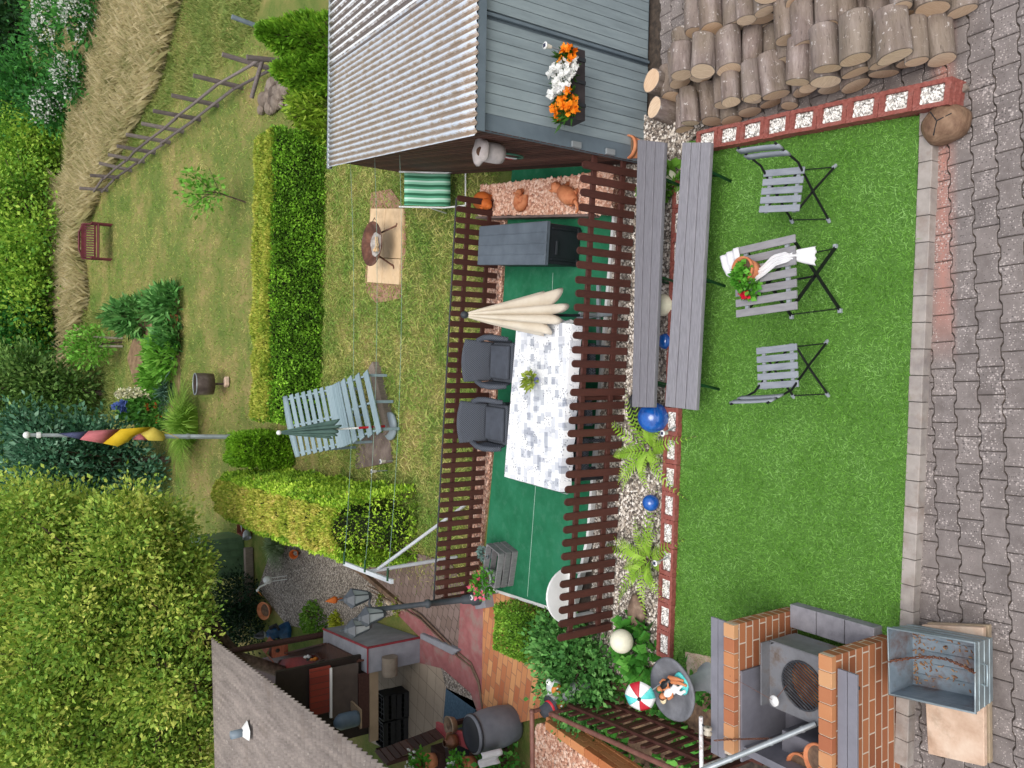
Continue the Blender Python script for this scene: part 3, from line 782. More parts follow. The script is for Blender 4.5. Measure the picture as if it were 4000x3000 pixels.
def leafball(name, c, rx, ry, rz, n, L, W, m, parent, up=0.3, shell=0.3, group=None, dome=True, bias=V((0, 0, 0))):
    d = unit(RNG.normal(size=(n, 3)))
    if dome: d[:, 2] = np.abs(d[:, 2])
    rr = shell + (1 - shell) * RNG.random((n, 1)) ** 0.6
    P = np.array(c) + d * rr * np.array([rx, ry, rz]); D = d * 0.6 + RNG.normal(size=(n, 3)) * 0.5 + np.array([0, 0, up]) + np.array(bias)
    return leaves(name, P, D, L, W, m, RNG.random(n) * 0.6 + 0.4 * rr[:, 0] * RNG.random(n), parent)
def blossoms(name, pts, r, m, parent, pet=6, up=V((0, -.5, .8)), centre=None):
    P = np.repeat(np.array(pts), pet, 0); n = len(P); a = RNG.random(n) * 6.28
    u = unit(np.tile(np.array(up), (n, 1)) + RNG.normal(size=(n, 3)) * .25); s = unit(np.cross(u, RNG.normal(size=(n, 3))))
    D = s + u * 0.35; return leaves(name, P, D, r, r * 0.9, m, RNG.random(n), parent, fold=0.05, up=0)
t = pot('flower_pot', 'terracotta pot with a trailing green plant and red bloom on the bistro table', pc, 0.105, 0.15)
leafball('foliage', pc + V((-.05, -.0, .13)), .11, .09, .07, 200, .045, .035, M_leafb, t, bias=V((-.4, 0, 0)))
leafball('trailing_foliage', pc + V((-.14, .0, .04)), .09, .07, .08, 150, .045, .035, M_leafb, t, dome=False, bias=V((-.5, 0, 0)))
blossoms('blossom', [pc + V((-.21, .02, .1)) + V((random.gauss(0, .012), random.gauss(0, .012), random.gauss(0, .01))) for _ in range(9)], .03, M_petal_red, t)
M_cloth = mat('white_cloth', ['#c9c8ca', '#d9d8da'], 14, rough=0.9, bump=0.3)
cl = MB()
pts = [at(2850, 985, ZTB + .012), at(2862, 1040, ZTB + .016), at(2930, 1092, ZTB + .02), at(2985, 1060, ZTB + .02), at(3030, 1018, ZTB + .02), at(3075, 1005, ZTB + .012), at(3090, 1004, ZTB - .005), at(3125, 1000, ZTB - .05), at(3190, 1000, ZTB - .13)]
wd = [.10, .09, .05, .04, .045, .04, .022, .05, .075]
def cf(u, v):
    f = u * (len(pts) - 1); i = min(int(f), len(pts) - 2); p = pts[i].lerp(pts[i + 1], f - i); wv_ = wd[i] * (1 - f + i) + wd[i + 1] * (f - i)
    d = (pts[i + 1] - pts[i]); d.z = 0; s = V((-d.y, d.x, 0)).normalized()
    return p + s * (v - .5) * 2 * wv_ + V((0, 0, 0.012 * math.sin(v * 17 + u * 5) + .012))
cl.grid(40, 13, cf); o = cl.build('cloth', M_cloth, solid=0.004); tag(o, 'white twisted cloth lying across the bistro table and hanging over its edge', 'cloth')

# ------------------------------------------------------------------ spheres in the pebble bed
M_blue = mat('blue_glaze', ['#0d3f86', '#1653a3', '#1d62b4'], 14, rough=0.12, spec=0.6, coat=0.6)
M_globe = mat('cream_globe', ['#d9d5be', '#e4e0c9'], 60, rough=0.55, bump=0.1)
def sphere(name, label, cat, X, Y, r, m, group, flat=1.0, sink=0.1, lift=0.0):
    c = at(X, Y, ZG + lift + r * (1 - sink)); o = MB().ball(c, r, (1, 1, flat), 36, 20).build(name, m); return tag(o, label, cat, group), c
def globe_lamp(label, X, Y, r, lift=0.0):
    o, c = sphere('globe_lamp', label, 'globe lamp', X, Y, r, M_globe, 'cream globe lamps in the garden bed', lift=lift)
    if lift: MB().tube([V((c.x, c.y, ZG)), c - V((0, 0, r * .9))], .02, 8).build('stem', M_black, o)
    MB().lathe([(r * .5, -r * 1.02), (r * .55, -r * .8), (r * .4, -r * .75)], c, 20).build('base', M_black, o)
globe_lamp('cream globe lamp between the two grey benches', 2590, 1192, 0.115)
globe_lamp('cream globe lamp among lobed green leaves by the terrace corner', 2428, 2505, 0.125, .22)
globe_lamp('cream globe lamp half hidden under leaves at the shed end of the benches', 2605, 705, 0.11)
sphere('glazed_ball', 'small glossy blue ball half under the lighter grey bench', 'ball', 2600, 1333, 0.085, M_blue, 'glossy blue balls in the pebble bed')
sphere('glazed_ball', 'large glossy blue ball beside the fern at the bench ends', 'ball', 2552, 1630, 0.165, M_blue, 'glossy blue balls in the pebble bed')
sphere('glazed_ball', 'small glossy blue ball alone on the pebbles between the two ferns', 'ball', 2542, 1964, 0.09, M_blue, 'glossy blue balls in the pebble bed')
c = at(2530, 1600, ZG); o = MB().lathe([(0.001, .03), (.2, .03), (.23, .09), (.21, .1), (.19, .05)], c, 30).build('dark_bowl', M_black); tag(o, 'low black bowl under the large blue ball', 'bowl')

# ------------------------------------------------------------------ solar lights
M_solar = mat('solar_cell', ['#2a2d44', '#3a3e58'], 40, rough=0.2); M_glass = mat('pale_glass', ['#b9b4a4', '#cfcabc'], 8, rough=0.2)
def solar_light(label, base, h, r, tilt=(0, 0), group='solar lights'):
    t = thing('solar_light', label, 'solar light', base, group); top = base + V((tilt[0], tilt[1], h))
    s = MB(); s.tube([base, base.lerp(top, .72)], r * .22, 8); s.build('stake', M_steel, t)
    g_ = MB(); g_.lathe([(r * .5, -r * 2.2), (r * .75, -r * .4), (r * .7, -r * .2)], top, 16); g_.build('lens', M_glass, t)
    c_ = MB(); c_.lathe([(r * .7, -r * .3), (r, -r * .25), (r, 0), (0.001, 0.0)], top, 20); c = c_.build('cap', M_white, t)
    p = MB(); p.box(top + V((0, 0, .003)), (r * .95, r * .95, .006)); p.build('solar_panel', M_solar, c)
b = at(2640, 1668, .18); solar_light('solar garden light with white rim stuck beside the big fern', b, .16, .032, (-.06, .03))
b = at(2610, 2176, .18); solar_light('solar garden light with white rim stuck beside the second fern', b, .16, .032, (-.05, .03))

# ------------------------------------------------------------------ ferns
M_fern = leafmat('fern_frond', ['#6f9a2a', '#99c244', '#c0dd6c'], 0.35, 2.5)
def fern(label, c, fronds, seed):
    rs = random.Random(seed); P = []; D = []; t = thing('fern', label, 'fern', c, 'ferns in the pebble bed'); st = MB(); S = []
    for k in range(fronds):
        a = k * 2 * math.pi / fronds * 1.0 + rs.uniform(-.25, .25); L = rs.uniform(.5, .88); el = rs.uniform(.55, 1.15)
        h = V((math.cos(a), math.sin(a), 0)); pts_ = []
        for i in range(17):
            s = i / 16; p = V(c) + h * (L * math.cos(el) * s * (1 + .25 * s)) + V((0, 0, L * (math.sin(el) * s - .62 * s * s)))
            pts_.append(p)
        st.tube(pts_[::4] + [pts_[-1]], .003, 4, caps=False)
        for i in range(2, 17):
            d = (pts_[i] - pts_[i - 1]).normalized(); sd_ = d.cross(V((0, 0, 1))).normalized(); s = i / 16
            ln = .095 * math.sin(math.pi * min(1, s * .95 + .08)) ** .8 * (1.15 - s * .7) + .012
            for sg in (-1, 1):
                for o_ in (0,):
                    p = pts_[i] + (pts_[i - 1] - pts_[i]) * o_
                    P.append(p); D.append(sd_ * sg + d * .6 + V((0, 0, .05))); S.append(ln)
    P = np.array(P); D = unit(np.array(D)); S = np.array(S); N = len(P)
    v = np.empty((N, 4, 3)); sx = unit(np.cross(D, np.array([0, 0, 1.0]))); w_ = S[:, None] * .17 + .003
    v[:, 0] = P - sx * w_ * .6; v[:, 1] = P + sx * w_ * .6; v[:, 2] = P + D * S[:, None] * .7 + sx * w_ * .7; v[:, 3] = P + D * S[:, None] + np.array([0, 0, -.006])
    me = fast_mesh('fronds', v.reshape(-1, 3), np.arange(N * 4).reshape(N, 4), M_fern, np.repeat(RNG.random(N // 4 + 1), 4)[:N], OFF[t.name])
    link('fronds', me, t); st.build('stems', M_twig, t, fixn=False); return t
fern('large light green fern arching over pebbles beside the big blue ball', at(2550, 1755, ZG), 16, 3)
fern('light green fern arching over pebbles with a solar light in front', at(2545, 2185, ZG), 15, 8)

# ------------------------------------------------------------------ lobed leafy plants in the bed
M_lobed = leafmat('lobed_leaf', ['#27541f', '#417d2e', '#6fa84a'], 0.2, 2); M_lobed2 = leafmat('bright_lobed_leaf', ['#4b7f28', '#74a93e', '#a3cb62'], 0.25, 3)
def bush(name, label, cat, c, rx, ry, rz, n, L, W, m, group=None, shell=.5, up=.35, stem=True, part='foliage', dome=True):
    t = thing(name, label, cat, c, group)
    leafball(part, c, rx, ry, rz, n, L, W, m, t, up=up, shell=shell, dome=dome)
    if stem:
        s = MB()
        for _ in range(5):
            a = random.uniform(0, 6.28); s.tube([V(c) + V((math.cos(a) * .02, math.sin(a) * .02, 0)), V(c) + V((math.cos(a) * rx * .5, math.sin(a) * ry * .5, rz * .8))], .006 + rx * .01, 5, caps=False)
        s.build('stem', M_twig, t, fixn=False)
    return t
bush('lobed_plant', 'bright lobed green plant growing between the shed ends of the benches', 'plant', at(2610, 720, ZG), .17, .3, .2, 150, .12, .1, M_lobed2, 'lobed leafy plants in the pebble bed', up=.6)
bush('lobed_plant', 'lobed green plant growing round the globe lamp by the terrace corner', 'plant', at(2500, 2530, ZG), .34, .3, .2, 300, .11, .09, M_lobed, 'lobed leafy plants in the pebble bed', up=.7)
c = at(2500, 2400, ZG); o = MB().lathe([(.001, 0), (.12, .0), (.17, .06), (.12, .1), (.001, .11)], c, 18, wob=.12, sx=1.3, sy=.8); tag(o.build('rock', mat('bed_rock', ['#5b4a40', '#7c6656', '#978270'], 9, bump=.6), None), 'brown rough rock lying on the pebbles by the planter row', 'rock')
M_euon = leafmat('euonymus_leaf', ['#1d3f1a', '#35632b', '#5c8d47', '#86ac6a'], 0.15, 4)
def shrub(name, label, cat, blobs, nclump, per, cr, L, W, m, group=None, shell=.6, base=None, trunk=None, part='foliage', up=.2, trunk_m=None, rndlo=.25, extra=None):
    c = blobs[0][0]; base = base or V((c[0], c[1], min(b[0][2] - b[1][2] for b in blobs)))
    t = thing(name, label, cat, base, group)
    P, D, ids = crown_points(blobs, nclump, per, cr, shell)
    cl_ = RNG.random(nclump)[ids]; r = np.clip(cl_ * .6 + RNG.random(len(P)) * .5 - .05, 0, 1)
    leaves(part, P, D, L, W, m, r, t, up=up)
    if trunk:
        s = MB(); tp = V((c[0], c[1], c[2]))
        s.tube([base - V((0, 0, .1)), base.lerp(tp, .3) + V((.03, .02, 0)), base.lerp(tp, .65) + V((-.04, .03, 0)), tp], [trunk, trunk * .85, trunk * .65, trunk * .35], 9)
        for (bc, br) in blobs:
            for _ in range(3):
                e = V(bc) + V([random.uniform(-.6, .6) * q for q in br]); m0 = base.lerp(tp, random.uniform(.35, .8)); s.tube([m0, m0.lerp(e, .5) + V((0, 0, .06)), e], [trunk * .42, trunk * .25, trunk * .08], 6, caps=False)
        s.build('trunk', trunk_m or M_trunk, t, fixn=False)
    return t
c = at(2330, 2590, .05)
shrub('evergreen_bush', 'dark glossy evergreen bush with pale leaf edges beside the globe lamp', 'bush', [((c.x, c.y, .35), (.42, .52, .33)), ((c.x - .32, c.y + .1, .3), (.4, .45, .3)), ((c.x + .15, c.y + .4, .3), (.3, .3, .28))], 260, 26, .07, .06, .04, M_euon, base=c, trunk=.03)
M_box = leafmat('boxwood_leaf', ['#2d4a12', '#486d1d', '#6f9530', '#94b348'], 0.15, 5)
def hedge_points(poly_fn, n, jitter): pass
def hedge_box(name, label, cat, A, B, wd, h, n, L, W, m, group=None, topm=None, round_=.12, zf=None, part='foliage', wav=.05, taper=0.0):
    """a clipped hedge from A to B (base centre line): leaves over the top and sides of a rounded box, solid twiggy inside"""
    A, B = V(A), V(B); d = B - A; Lg = d.length; u = d.normalized(); nn = V((-u.y, u.x, 0)).normalized()
    t = thing(name, label, cat, (A + B) / 2, group)
    s = RNG.random(n); area = np.array([wd, h, h, h * wd / Lg * .5, h * wd / Lg * .5]); k = RNG.choice(5, n, p=area / area.sum()); q = RNG.random(n); vv = RNG.random(n)
    y = np.where(k == 0, (q - .5) * wd, np.where(k == 1, -wd / 2, np.where(k == 2, wd / 2, (q - .5) * wd)))
    z = np.where(k == 0, h, vv * h); s = np.where(k == 3, 0, np.where(k == 4, 1, s)); x = s * Lg
    # round the top edges
    ez = np.maximum(0, z - (h - round_)) / round_; ey = np.maximum(0, np.abs(y) - (wd / 2 - round_)) / round_
    over = np.sqrt(ez ** 2 + ey ** 2); f = np.where(over > 1, 1 / np.maximum(over, 1e-6), 1)
    y = np.where((ez > 0) & (ey > 0), np.sign(y) * ((wd / 2 - round_) + ey * f * round_), y); z = np.where((ez > 0) & (ey > 0), (h - round_) + ez * f * round_, z)
    ex = np.maximum(0, np.abs(x - Lg / 2) - (Lg / 2 - round_)) / round_; o2 = np.sqrt(ez ** 2 + ex ** 2); x = np.where((ex > 0) & (o2 > 1), Lg / 2 + np.sign(x - Lg / 2) * (Lg / 2 - round_ + ex / np.maximum(o2, 1e-6) * round_), x)
    y = y * (1 - taper * z / h)
    nrm = np.stack([np.where(k == 3, -1, np.where(k == 4, 1, 0)), np.where(k == 1, -1, np.where(k == 2, 1, 0)) + np.sign(y) * (ey * ez > 0) * .6, (k == 0) + (ez > 0) * .4], 1)
    P = np.array(A)[None] + np.outer(x, np.array(u)) + np.outer(y, np.array(nn)); P[:, 2] += z
    wv_ = (vnoise(P + 50, 2.2, 3) - .5) * 2 * wav + (vnoise(P + 50, 7, 4) - .5) * wav * 1.2 - RNG.random(n) ** 2 * .07
    N3 = np.outer(nrm[:, 0], np.array(u)) + np.outer(nrm[:, 1], np.array(nn)); N3[:, 2] += nrm[:, 2]; N3 = unit(N3 + 1e-6)
    P = P + N3 * wv_[:, None]; D = N3 * .8 + RNG.normal(size=(n, 3)) * .55 + np.array([0, 0, .3])
    tone = vnoise(P + 50, 3.5, 7); r = np.clip(tone * .6 + RNG.random(n) * .55 - .08, 0, 1)
    mi = None; ms = m
    if topm: mi = ((N3[:, 2] + RNG.normal(size=n) * .18) > .55).astype(int); ms = [m, topm]
    leaves(part, P, D, L, W, ms, r, t, up=.1, mi=mi)
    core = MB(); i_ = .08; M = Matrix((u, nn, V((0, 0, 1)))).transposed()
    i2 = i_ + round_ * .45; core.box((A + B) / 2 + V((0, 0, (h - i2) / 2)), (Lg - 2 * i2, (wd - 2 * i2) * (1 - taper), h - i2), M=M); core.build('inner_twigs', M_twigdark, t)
    return t
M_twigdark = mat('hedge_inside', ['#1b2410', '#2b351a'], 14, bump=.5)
a, b = at(2075, 2395, .05), at(2095, 2500, .05); a2 = at(2130, 2350, .05); a.z = b.z = .05
hedge_box('boxwood_hedge', 'small clipped boxwood block at the end of the green carpet', 'hedge', a + V((.12, -.05, 0)), b + V((-.16, .05, 0)), .78, .42, 9000, .028, .018, M_box, wav=.03, round_=.1)
# ------------------------------------------------------------------ grey shed with brown side wall and corrugated roof
M_shedgrey = mat('shed_grey_paint', ['#6d787c', '#7d898d', '#8a9699'], 5, stretch=(3, 3, .5), rough=0.6, bump=.1, attr=.35)
M_shedtrim = mat('shed_trim_paint', ['#56626a', '#626e76'], 5, rough=0.6)
M_brownboard = mat('brown_board', ['#2b1813', '#4a2d26', '#6b473b'], 8, stretch=(4, .5, 4), rough=.7, bump=.2, attr=.6)
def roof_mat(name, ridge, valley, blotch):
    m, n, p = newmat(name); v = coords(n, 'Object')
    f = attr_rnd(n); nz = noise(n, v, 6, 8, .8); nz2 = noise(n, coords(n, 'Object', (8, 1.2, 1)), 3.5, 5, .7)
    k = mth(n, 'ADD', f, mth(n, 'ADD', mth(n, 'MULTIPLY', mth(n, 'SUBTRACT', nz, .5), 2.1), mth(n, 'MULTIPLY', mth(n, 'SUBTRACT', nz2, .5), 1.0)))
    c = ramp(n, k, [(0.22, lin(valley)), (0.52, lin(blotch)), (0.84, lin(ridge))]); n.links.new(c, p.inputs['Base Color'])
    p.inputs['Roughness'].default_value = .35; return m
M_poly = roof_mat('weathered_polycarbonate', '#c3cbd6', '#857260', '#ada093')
M_tin = roof_mat('white_sheet_roof', '#e9ebee', '#57483f', '#8d8078')
F0 = V((2.414, 6.27, 0)); fd = V((1, -.035, 0)).normalized(); sdn = V((.199, .98, 0)).normalized(); SL = 5.6
shed = thing('garden_shed', 'grey plank shed with brown board side wall and corrugated sheet roof', 'shed', F0)
wl = MB(); zt0, zt1 = 2.13, 1.55
def planks(mb, s0, s1, z0, z1, pit=.1):
    s = s0
    while s < s1 - .01:
        e = min(s + pit - .006, s1); a, b = F0 + fd * s, F0 + fd * e
        mb.slab([a + V((0, 0, z0)), b + V((0, 0, z0)), b + V((0, 0, z1)), a + V((0, 0, z1))], .022, dirn=(fd.y, -fd.x, 0)) if False else mb.slab([a + V((0, 0, z0)), b + V((0, 0, z0)), b + V((0, 0, z1)), a + V((0, 0, z1))], .022, dirn=(0.035, 1, 0))
        s += pit
planks(wl, .16, 1.04, .02, zt0)
wl.build('front_wall', M_shedgrey, shed)
dr = MB(); planks(dr, 1.13, 2.6, .03, zt0 - .02); d_o = dr.build('door', M_shedgrey, shed)
h = MB(); h.bar(F0 + fd * 1.085 + V((0, -.01, .02)), F0 + fd * 1.085 + V((0, -.01, zt0)), .03, .03); h.build('door_batten', M_shedtrim, shed, bevel=.003)
h = MB(); a = F0 + fd * 1.75 + V((0, -.02, 1.1)); h.tube([a, a + V((0, -.03, 0)), a + V((0.02, -.03, -.1)), a + V((0.02, 0, -.1))], .007, 6); h.build('handle', M_steel, d_o)
bk = MB(); bk.slab([F0 + V((0, .024, 0)), F0 + fd * 4 + V((0, .024, 0)), F0 + fd * 4 + V((0, .024, zt0)), F0 + V((0, .024, zt0))], .03, dirn=(0, 1, 0)); bk.build('inner_wall', M_shedtrim, shed)
fx = MB(); planks(fx, 2.63, 4.0, .02, zt0); fx.build('wall', M_shedgrey, shed)
cb = MB(); a = F0 + fd * .08; cb.slab([F0 + V((0, -.006, 0.01)), F0 + fd * .155 + V((0, -.006, 0.01)), F0 + fd * .155 + V((0, -.006, zt0)), F0 + V((0, -.006, zt0))], .03, dirn=(0, 1, 0)); cb.build('corner_board', M_shedtrim, shed, bevel=.003)
for z in (.55, 1.0):
    b = MB(); q = F0 + fd * .05 + V((-.02, -.03, z)); b.box(q, (.06, .03, .12)); b.build('bracket', M_steel, shed, bevel=.004)
sw = MB(); nb = 26
for i in range(nb):
    z0 = .04 + i * .082
    if z0 > 2.1: break
    # the boards stop under the falling roof
    zr = z0 + .07; smax = SL if zr < zt1 else max(.1, SL * (zt0 - zr) / (zt0 - zt1))
    a, b = F0 + V((-.004, 0, 0)), F0 + sdn * smax + V((-.004, 0, 0))
    sw.slab([a + V((0, 0, z0)), a + V((0, 0, z0 + .06)), b + V((0, 0, z0 + .06)), b + V((0, 0, z0))], .02, dirn=(1, -.2, 0))
    a, b = a + V((.014, 0, 0)), b + V((.014, 0, 0)); sw.slab([a + V((0, 0, z0 + .055)), a + V((0, 0, z0 + .087)), b + V((0, 0, z0 + .087)), b + V((0, 0, z0 + .055))], .01, dirn=(1, -.2, 0))
sw.build('side_wall', M_brownboard, shed)
bw = MB(); a = F0 + sdn * SL; bw.slab([a, a + fd * 4, a + fd * 4 + V((0, 0, zt1)), a + V((0, 0, zt1))], .03, dirn=(0, -1, 0)); bw.build('rear_wall', M_brownboard, shed)
# roof sheets: falls from front to back
E0 = V((2.311, 6.19, 2.2)); E1 = V((3.45, 11.87, 1.62)); back = E1 - E0
def sheet(s0, s1, pit, amp, prof, m, name, lift=0):
    mb = MB(); nrow = 14; ns = int((s1 - s0) / pit * len(prof)) + 1; vs = []; rn = []
    for j in range(nrow):
        for i in range(ns):
            s = s0 + i * pit / len(prof); h_ = prof[i % len(prof)]
            p = E0 + back * (j / (nrow - 1)) + fd * s + V((0, 0, h_ * amp + lift)); vs.append(p)
    b0 = len(mb.v)
    for j in range(nrow - 1):
        for i in range(ns - 1):
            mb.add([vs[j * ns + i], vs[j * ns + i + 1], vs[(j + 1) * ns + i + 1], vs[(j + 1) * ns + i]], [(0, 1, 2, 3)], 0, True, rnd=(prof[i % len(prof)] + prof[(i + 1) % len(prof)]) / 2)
    # one welded sheet
    o = mb.build(name, m, shed, fixn=False)
    import bmesh
    bm = bmesh.new(); bm.from_mesh(o.data); bmesh.ops.remove_doubles(bm, verts=bm.verts, dist=1e-4); bmesh.ops.recalc_face_normals(bm, faces=bm.faces); bm.to_mesh(o.data); bm.free()
    md = o.modifiers.new('t', 'SOLIDIFY'); md.thickness = .003
    return o
wavep = [.5 + .5 * math.cos(2 * math.pi * i / 8) for i in range(8)]
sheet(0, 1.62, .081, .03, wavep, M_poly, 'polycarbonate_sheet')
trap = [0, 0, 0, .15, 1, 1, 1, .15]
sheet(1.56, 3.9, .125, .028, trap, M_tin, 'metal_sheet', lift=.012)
pu = MB()
for f in (0.03, .33, .66, .97): p = E0 + back * f + V((0, 0, -.06)); pu.bar(p + fd * .1, p + fd * 3.9, .05, .08)
pu.build('purlin', mat('purlin_wood', ['#8a5a38', '#a06c46'], 8), shed)
fa = MB(); p = E0 + V((.06, .015, -.045)); fa.bar(p, p + fd * 3.8, .022, .09); fa.build('fascia', M_shedtrim, shed, bevel=.003)
gt = MB(); p = E1 + V((0, .06, -.03)); gt.tube([p, p + fd * 3.9], .045, 10); gt.build('gutter', M_steel, shed)
# flower box on the wall
fb_a, fb_b = aty(2222, 484, 6.06), aty(2222, 213, 6.06); z0 = fb_a.z
fb_b.z = z0; fbc = (fb_a + fb_b) / 2; fbc.y = 6.1
fbx = thing('flower_box', 'dark flower box with orange marigolds and white blossom hanging on the grey shed wall', 'flower box', fbc)
mb = MB(); L = (fb_b - fb_a).length; wdt, hh = .19, .16
mb.box(fbc + V((0, -.0, 0)), (L, .012, hh)); mb.box(fbc + V((0, -wdt, 0)), (L, .012, hh)); mb.box(fbc + V((-L / 2 + .006, -wdt / 2, 0)), (.012, wdt - .012, hh)); mb.box(fbc + V((L / 2 - .006, -wdt / 2, 0)), (.012, wdt - .012, hh)); mb.box(fbc + V((0, -wdt / 2, -hh / 2 + .01)), (L - .02, wdt - .02, .015))
mb.build('box', mat('dark_box', ['#2e2a2c', '#3d383a'], 6, rough=.5), fbx)
for s in (-.2, 0.02, .24):
    b = MB(); b.box(fbc + V((s, -wdt - .012, -.02)), (.035, .016, .12)); b.build('hanger', M_dkmetal, fbx)
s = MB(); s.box(fbc + V((0, -wdt / 2, .05)), (L - .024, wdt - .024, .03)); s.build('soil', M_soil, fbx)
M_marileaf = leafmat('marigold_leaf', ['#1f3d14', '#36601f', '#4f7f2c'], .15)
P = np.column_stack([RNG.uniform(-L / 2 + .02, L / 2 - .02, 900), RNG.uniform(-wdt + .0, 0.0, 900), np.full(900, .06)]) + np.array(fbc)
D = RNG.normal(size=(900, 3)) * .6 + np.array([0, -.25, .9])
leaves('foliage', P, D, .11, .022, M_marileaf, RNG.random(900), fbx, lv=.5)
def fpts(n, x0, x1, zlo, zhi, sp=.0):
    return [fbc + V((random.uniform(x0, x1), random.uniform(-wdt - .09, -.01), random.uniform(zlo, zhi))) for _ in range(n)]
blossoms('white_blossom', fpts(60, -.12, .17, .1, .25), .045, M_petal_white, fbx, 7)
blossoms('white_blossom', fpts(14, .1, .2, .06, .14), .045, M_petal_white, fbx, 7)
blossoms('orange_blossom', fpts(17, -.31, -.1, .08, .2), .045, M_petal_orange, fbx, 16)
blossoms('orange_blossom', fpts(12, .17, .31, .08, .2), .045, M_petal_orange, fbx, 16)
sp = V((fb_b.x - .0, 6.05, fbc.z + .28)); solar_light('solar garden light stuck behind the flower box on the shed', V((sp.x, 6.02, fbc.z + .02)), .3, .035)
# nest box and a wreath on the brown side wall
nb = aty(1905, 590, 6.75); sfx = lambda y: F0.x + sdn.x / sdn.y * (y - F0.y)
M_birch = mat('pale_woodcrete', ['#a79d9a', '#b8aeab', '#c6bdb9'], 14, bump=.4, dirt='#6b5f5a', dscale=7, damt=.5)
yb = 6.85; zb = zat(yb, 1905); xb = sfx(yb) - .12
nbx = thing('nest_box', 'pale grey nest box with a round dark hole on the brown shed wall', 'nest box', (xb, yb, zb - .15))
mb = MB(); mb.lathe([(.001, -.17), (.095, -.17), (.105, -.12), (.105, .09), (.001, .09)], (xb, yb, zb), 20, sx=1.0, sy=.95); mb.build('body', M_birch, nbx)
mb = MB(); mb.lathe([(.001, .085), (.13, .07), (.145, .09), (.12, .13), (.001, .15)], (xb - .01, yb - .02, zb), 20, wob=.18); mb.build('roof', M_birch, nbx)
mb = MB(); Mx = Matrix.Rotation(R(52), 3, 'X') @ Matrix.Rotation(R(-24), 3, 'Y'); mb.lathe([(.001, .012), (.04, .012), (.05, 0), (.05, -.03)], (xb - .035, yb - .075, zb + .125), 18, M=Mx); mb.build('entrance_hole', mat('dark_hole', ['#3a2416', '#55351f'], 8), nbx)
yw = 7.3; wz = zat(yw, 1985); wc = V((sfx(yw) - .05, yw, wz))
wr = thing('wreath', 'thin green wreath with red and white ribbon on the brown shed wall', 'wreath', wc)
mb = MB(); mb.tube([wc + sdn * (.17 * math.cos(a)) + V((0, 0, .17 * math.sin(a))) for a in np.linspace(0, 6.283, 25)[:-1]], .012, 6, closed=True); mb.build('ring', mat('wreath_green', ['#2f5a48', '#4f7f68'], 20, bump=.4), wr)
for nm, m, dx in (('ribbon', M_petal_red, .05), ('ribbon', M_white, -.03)):
    b = MB(); b.slab([wc + V((-.02, 0, 0)) + sdn * (dx + .0) + V((0, 0, .1)), wc + V((-.02, 0, 0)) + sdn * (dx + .05) + V((0, 0, .1)), wc + V((-.02, 0, 0)) + sdn * (dx + .02) + V((0, 0, -.08)), wc + V((-.02, 0, 0)) + sdn * (dx - .03) + V((0, 0, -.08))], .01, dirn=(-1, 0, 0)); b.build(nm, m, wr)

# ------------------------------------------------------------------ raised bed of pinkish gravel with terracotta animals
ZB = .24
rb_ = [at(1868, 842, ZB), at(1878, 725, ZB), at(2235, 688, ZB), at(2395, 655, ZB), at(2390, 838, ZB), at(2300, 834, ZB)]
t = MB(); t.slab(rb_, .25); tag(t.build('raised_gravel_bed', M_pinkgravel), kind='structure')
pebbles('pink_pebbles', [p.xy for p in rb_], 2600, ZB, 0.02, M_pinkpebble)
M_bedboard = mat('bed_board', ['#5b4b4b', '#77655f', '#8c7c74'], 8, stretch=(5, .6, 5), bump=.3, attr=.3)
a, b = at(1868, 842, ZB), at(2300, 834, ZB)
t = MB()
for k in range(4): t.bar(a + V((-.02, .05, -.21 + .065 * k)), b + V((-.02, 0, -.21 + .065 * k)), .03, .06)
tag(t.build('bed_edging', M_bedboard, bevel=.003), 'weathered brown plank edging holding the pink gravel bed', 'edging')
def on(X, Y): return at(X, Y, ZB)
c = at(1888, 785, ZB + .1); c.z = ZB
pg = thing('pig_figure', 'round orange terracotta pig on the pink gravel bed', 'figurine', c)
mb = MB(); mb.ball(c + V((0, .0, .12)), .14, (.92, 1.05, .88), 26, 16); mb.build('body', M_orange_terra, pg)
hd = V((-.06, -.1, .12)); mb = MB(); mb.ball(c + hd, .085, n=20, m=12); h = mb.build('head', M_orange_terra, pg)
mb = MB(); mb.lathe([(.001, .03), (.035, .03), (.04, 0), (.04, -.03)], c + hd + V((-.045, -.075, -.01)), 14, M=Matrix.Rotation(R(75), 3, 'X') @ Matrix.Rotation(R(0), 3, 'Y')); mb.build('snout', M_orange_terra, h)
for e in (-.06, .05): mb = MB(); mb.lathe([(.03, 0), (.015, .03), (.001, .055)], c + hd + V((e, .0, .06)), 10); mb.build('ear', M_orange_terra, h)
for dx, dy in ((-.06, .06), (.06, .06), (-.07, -.06), (.06, -.06)): mb = MB(); mb.lathe([(.03, 0), (.032, .06)], c + V((dx, dy, 0)), 10); mb.build('leg', M_orange_terra, pg)
mb = MB(); mb.box(c + V((.02, .05, .243)), (.012, .05, .006), rz=.5); mb.build('coin_slot', M_black, pg)
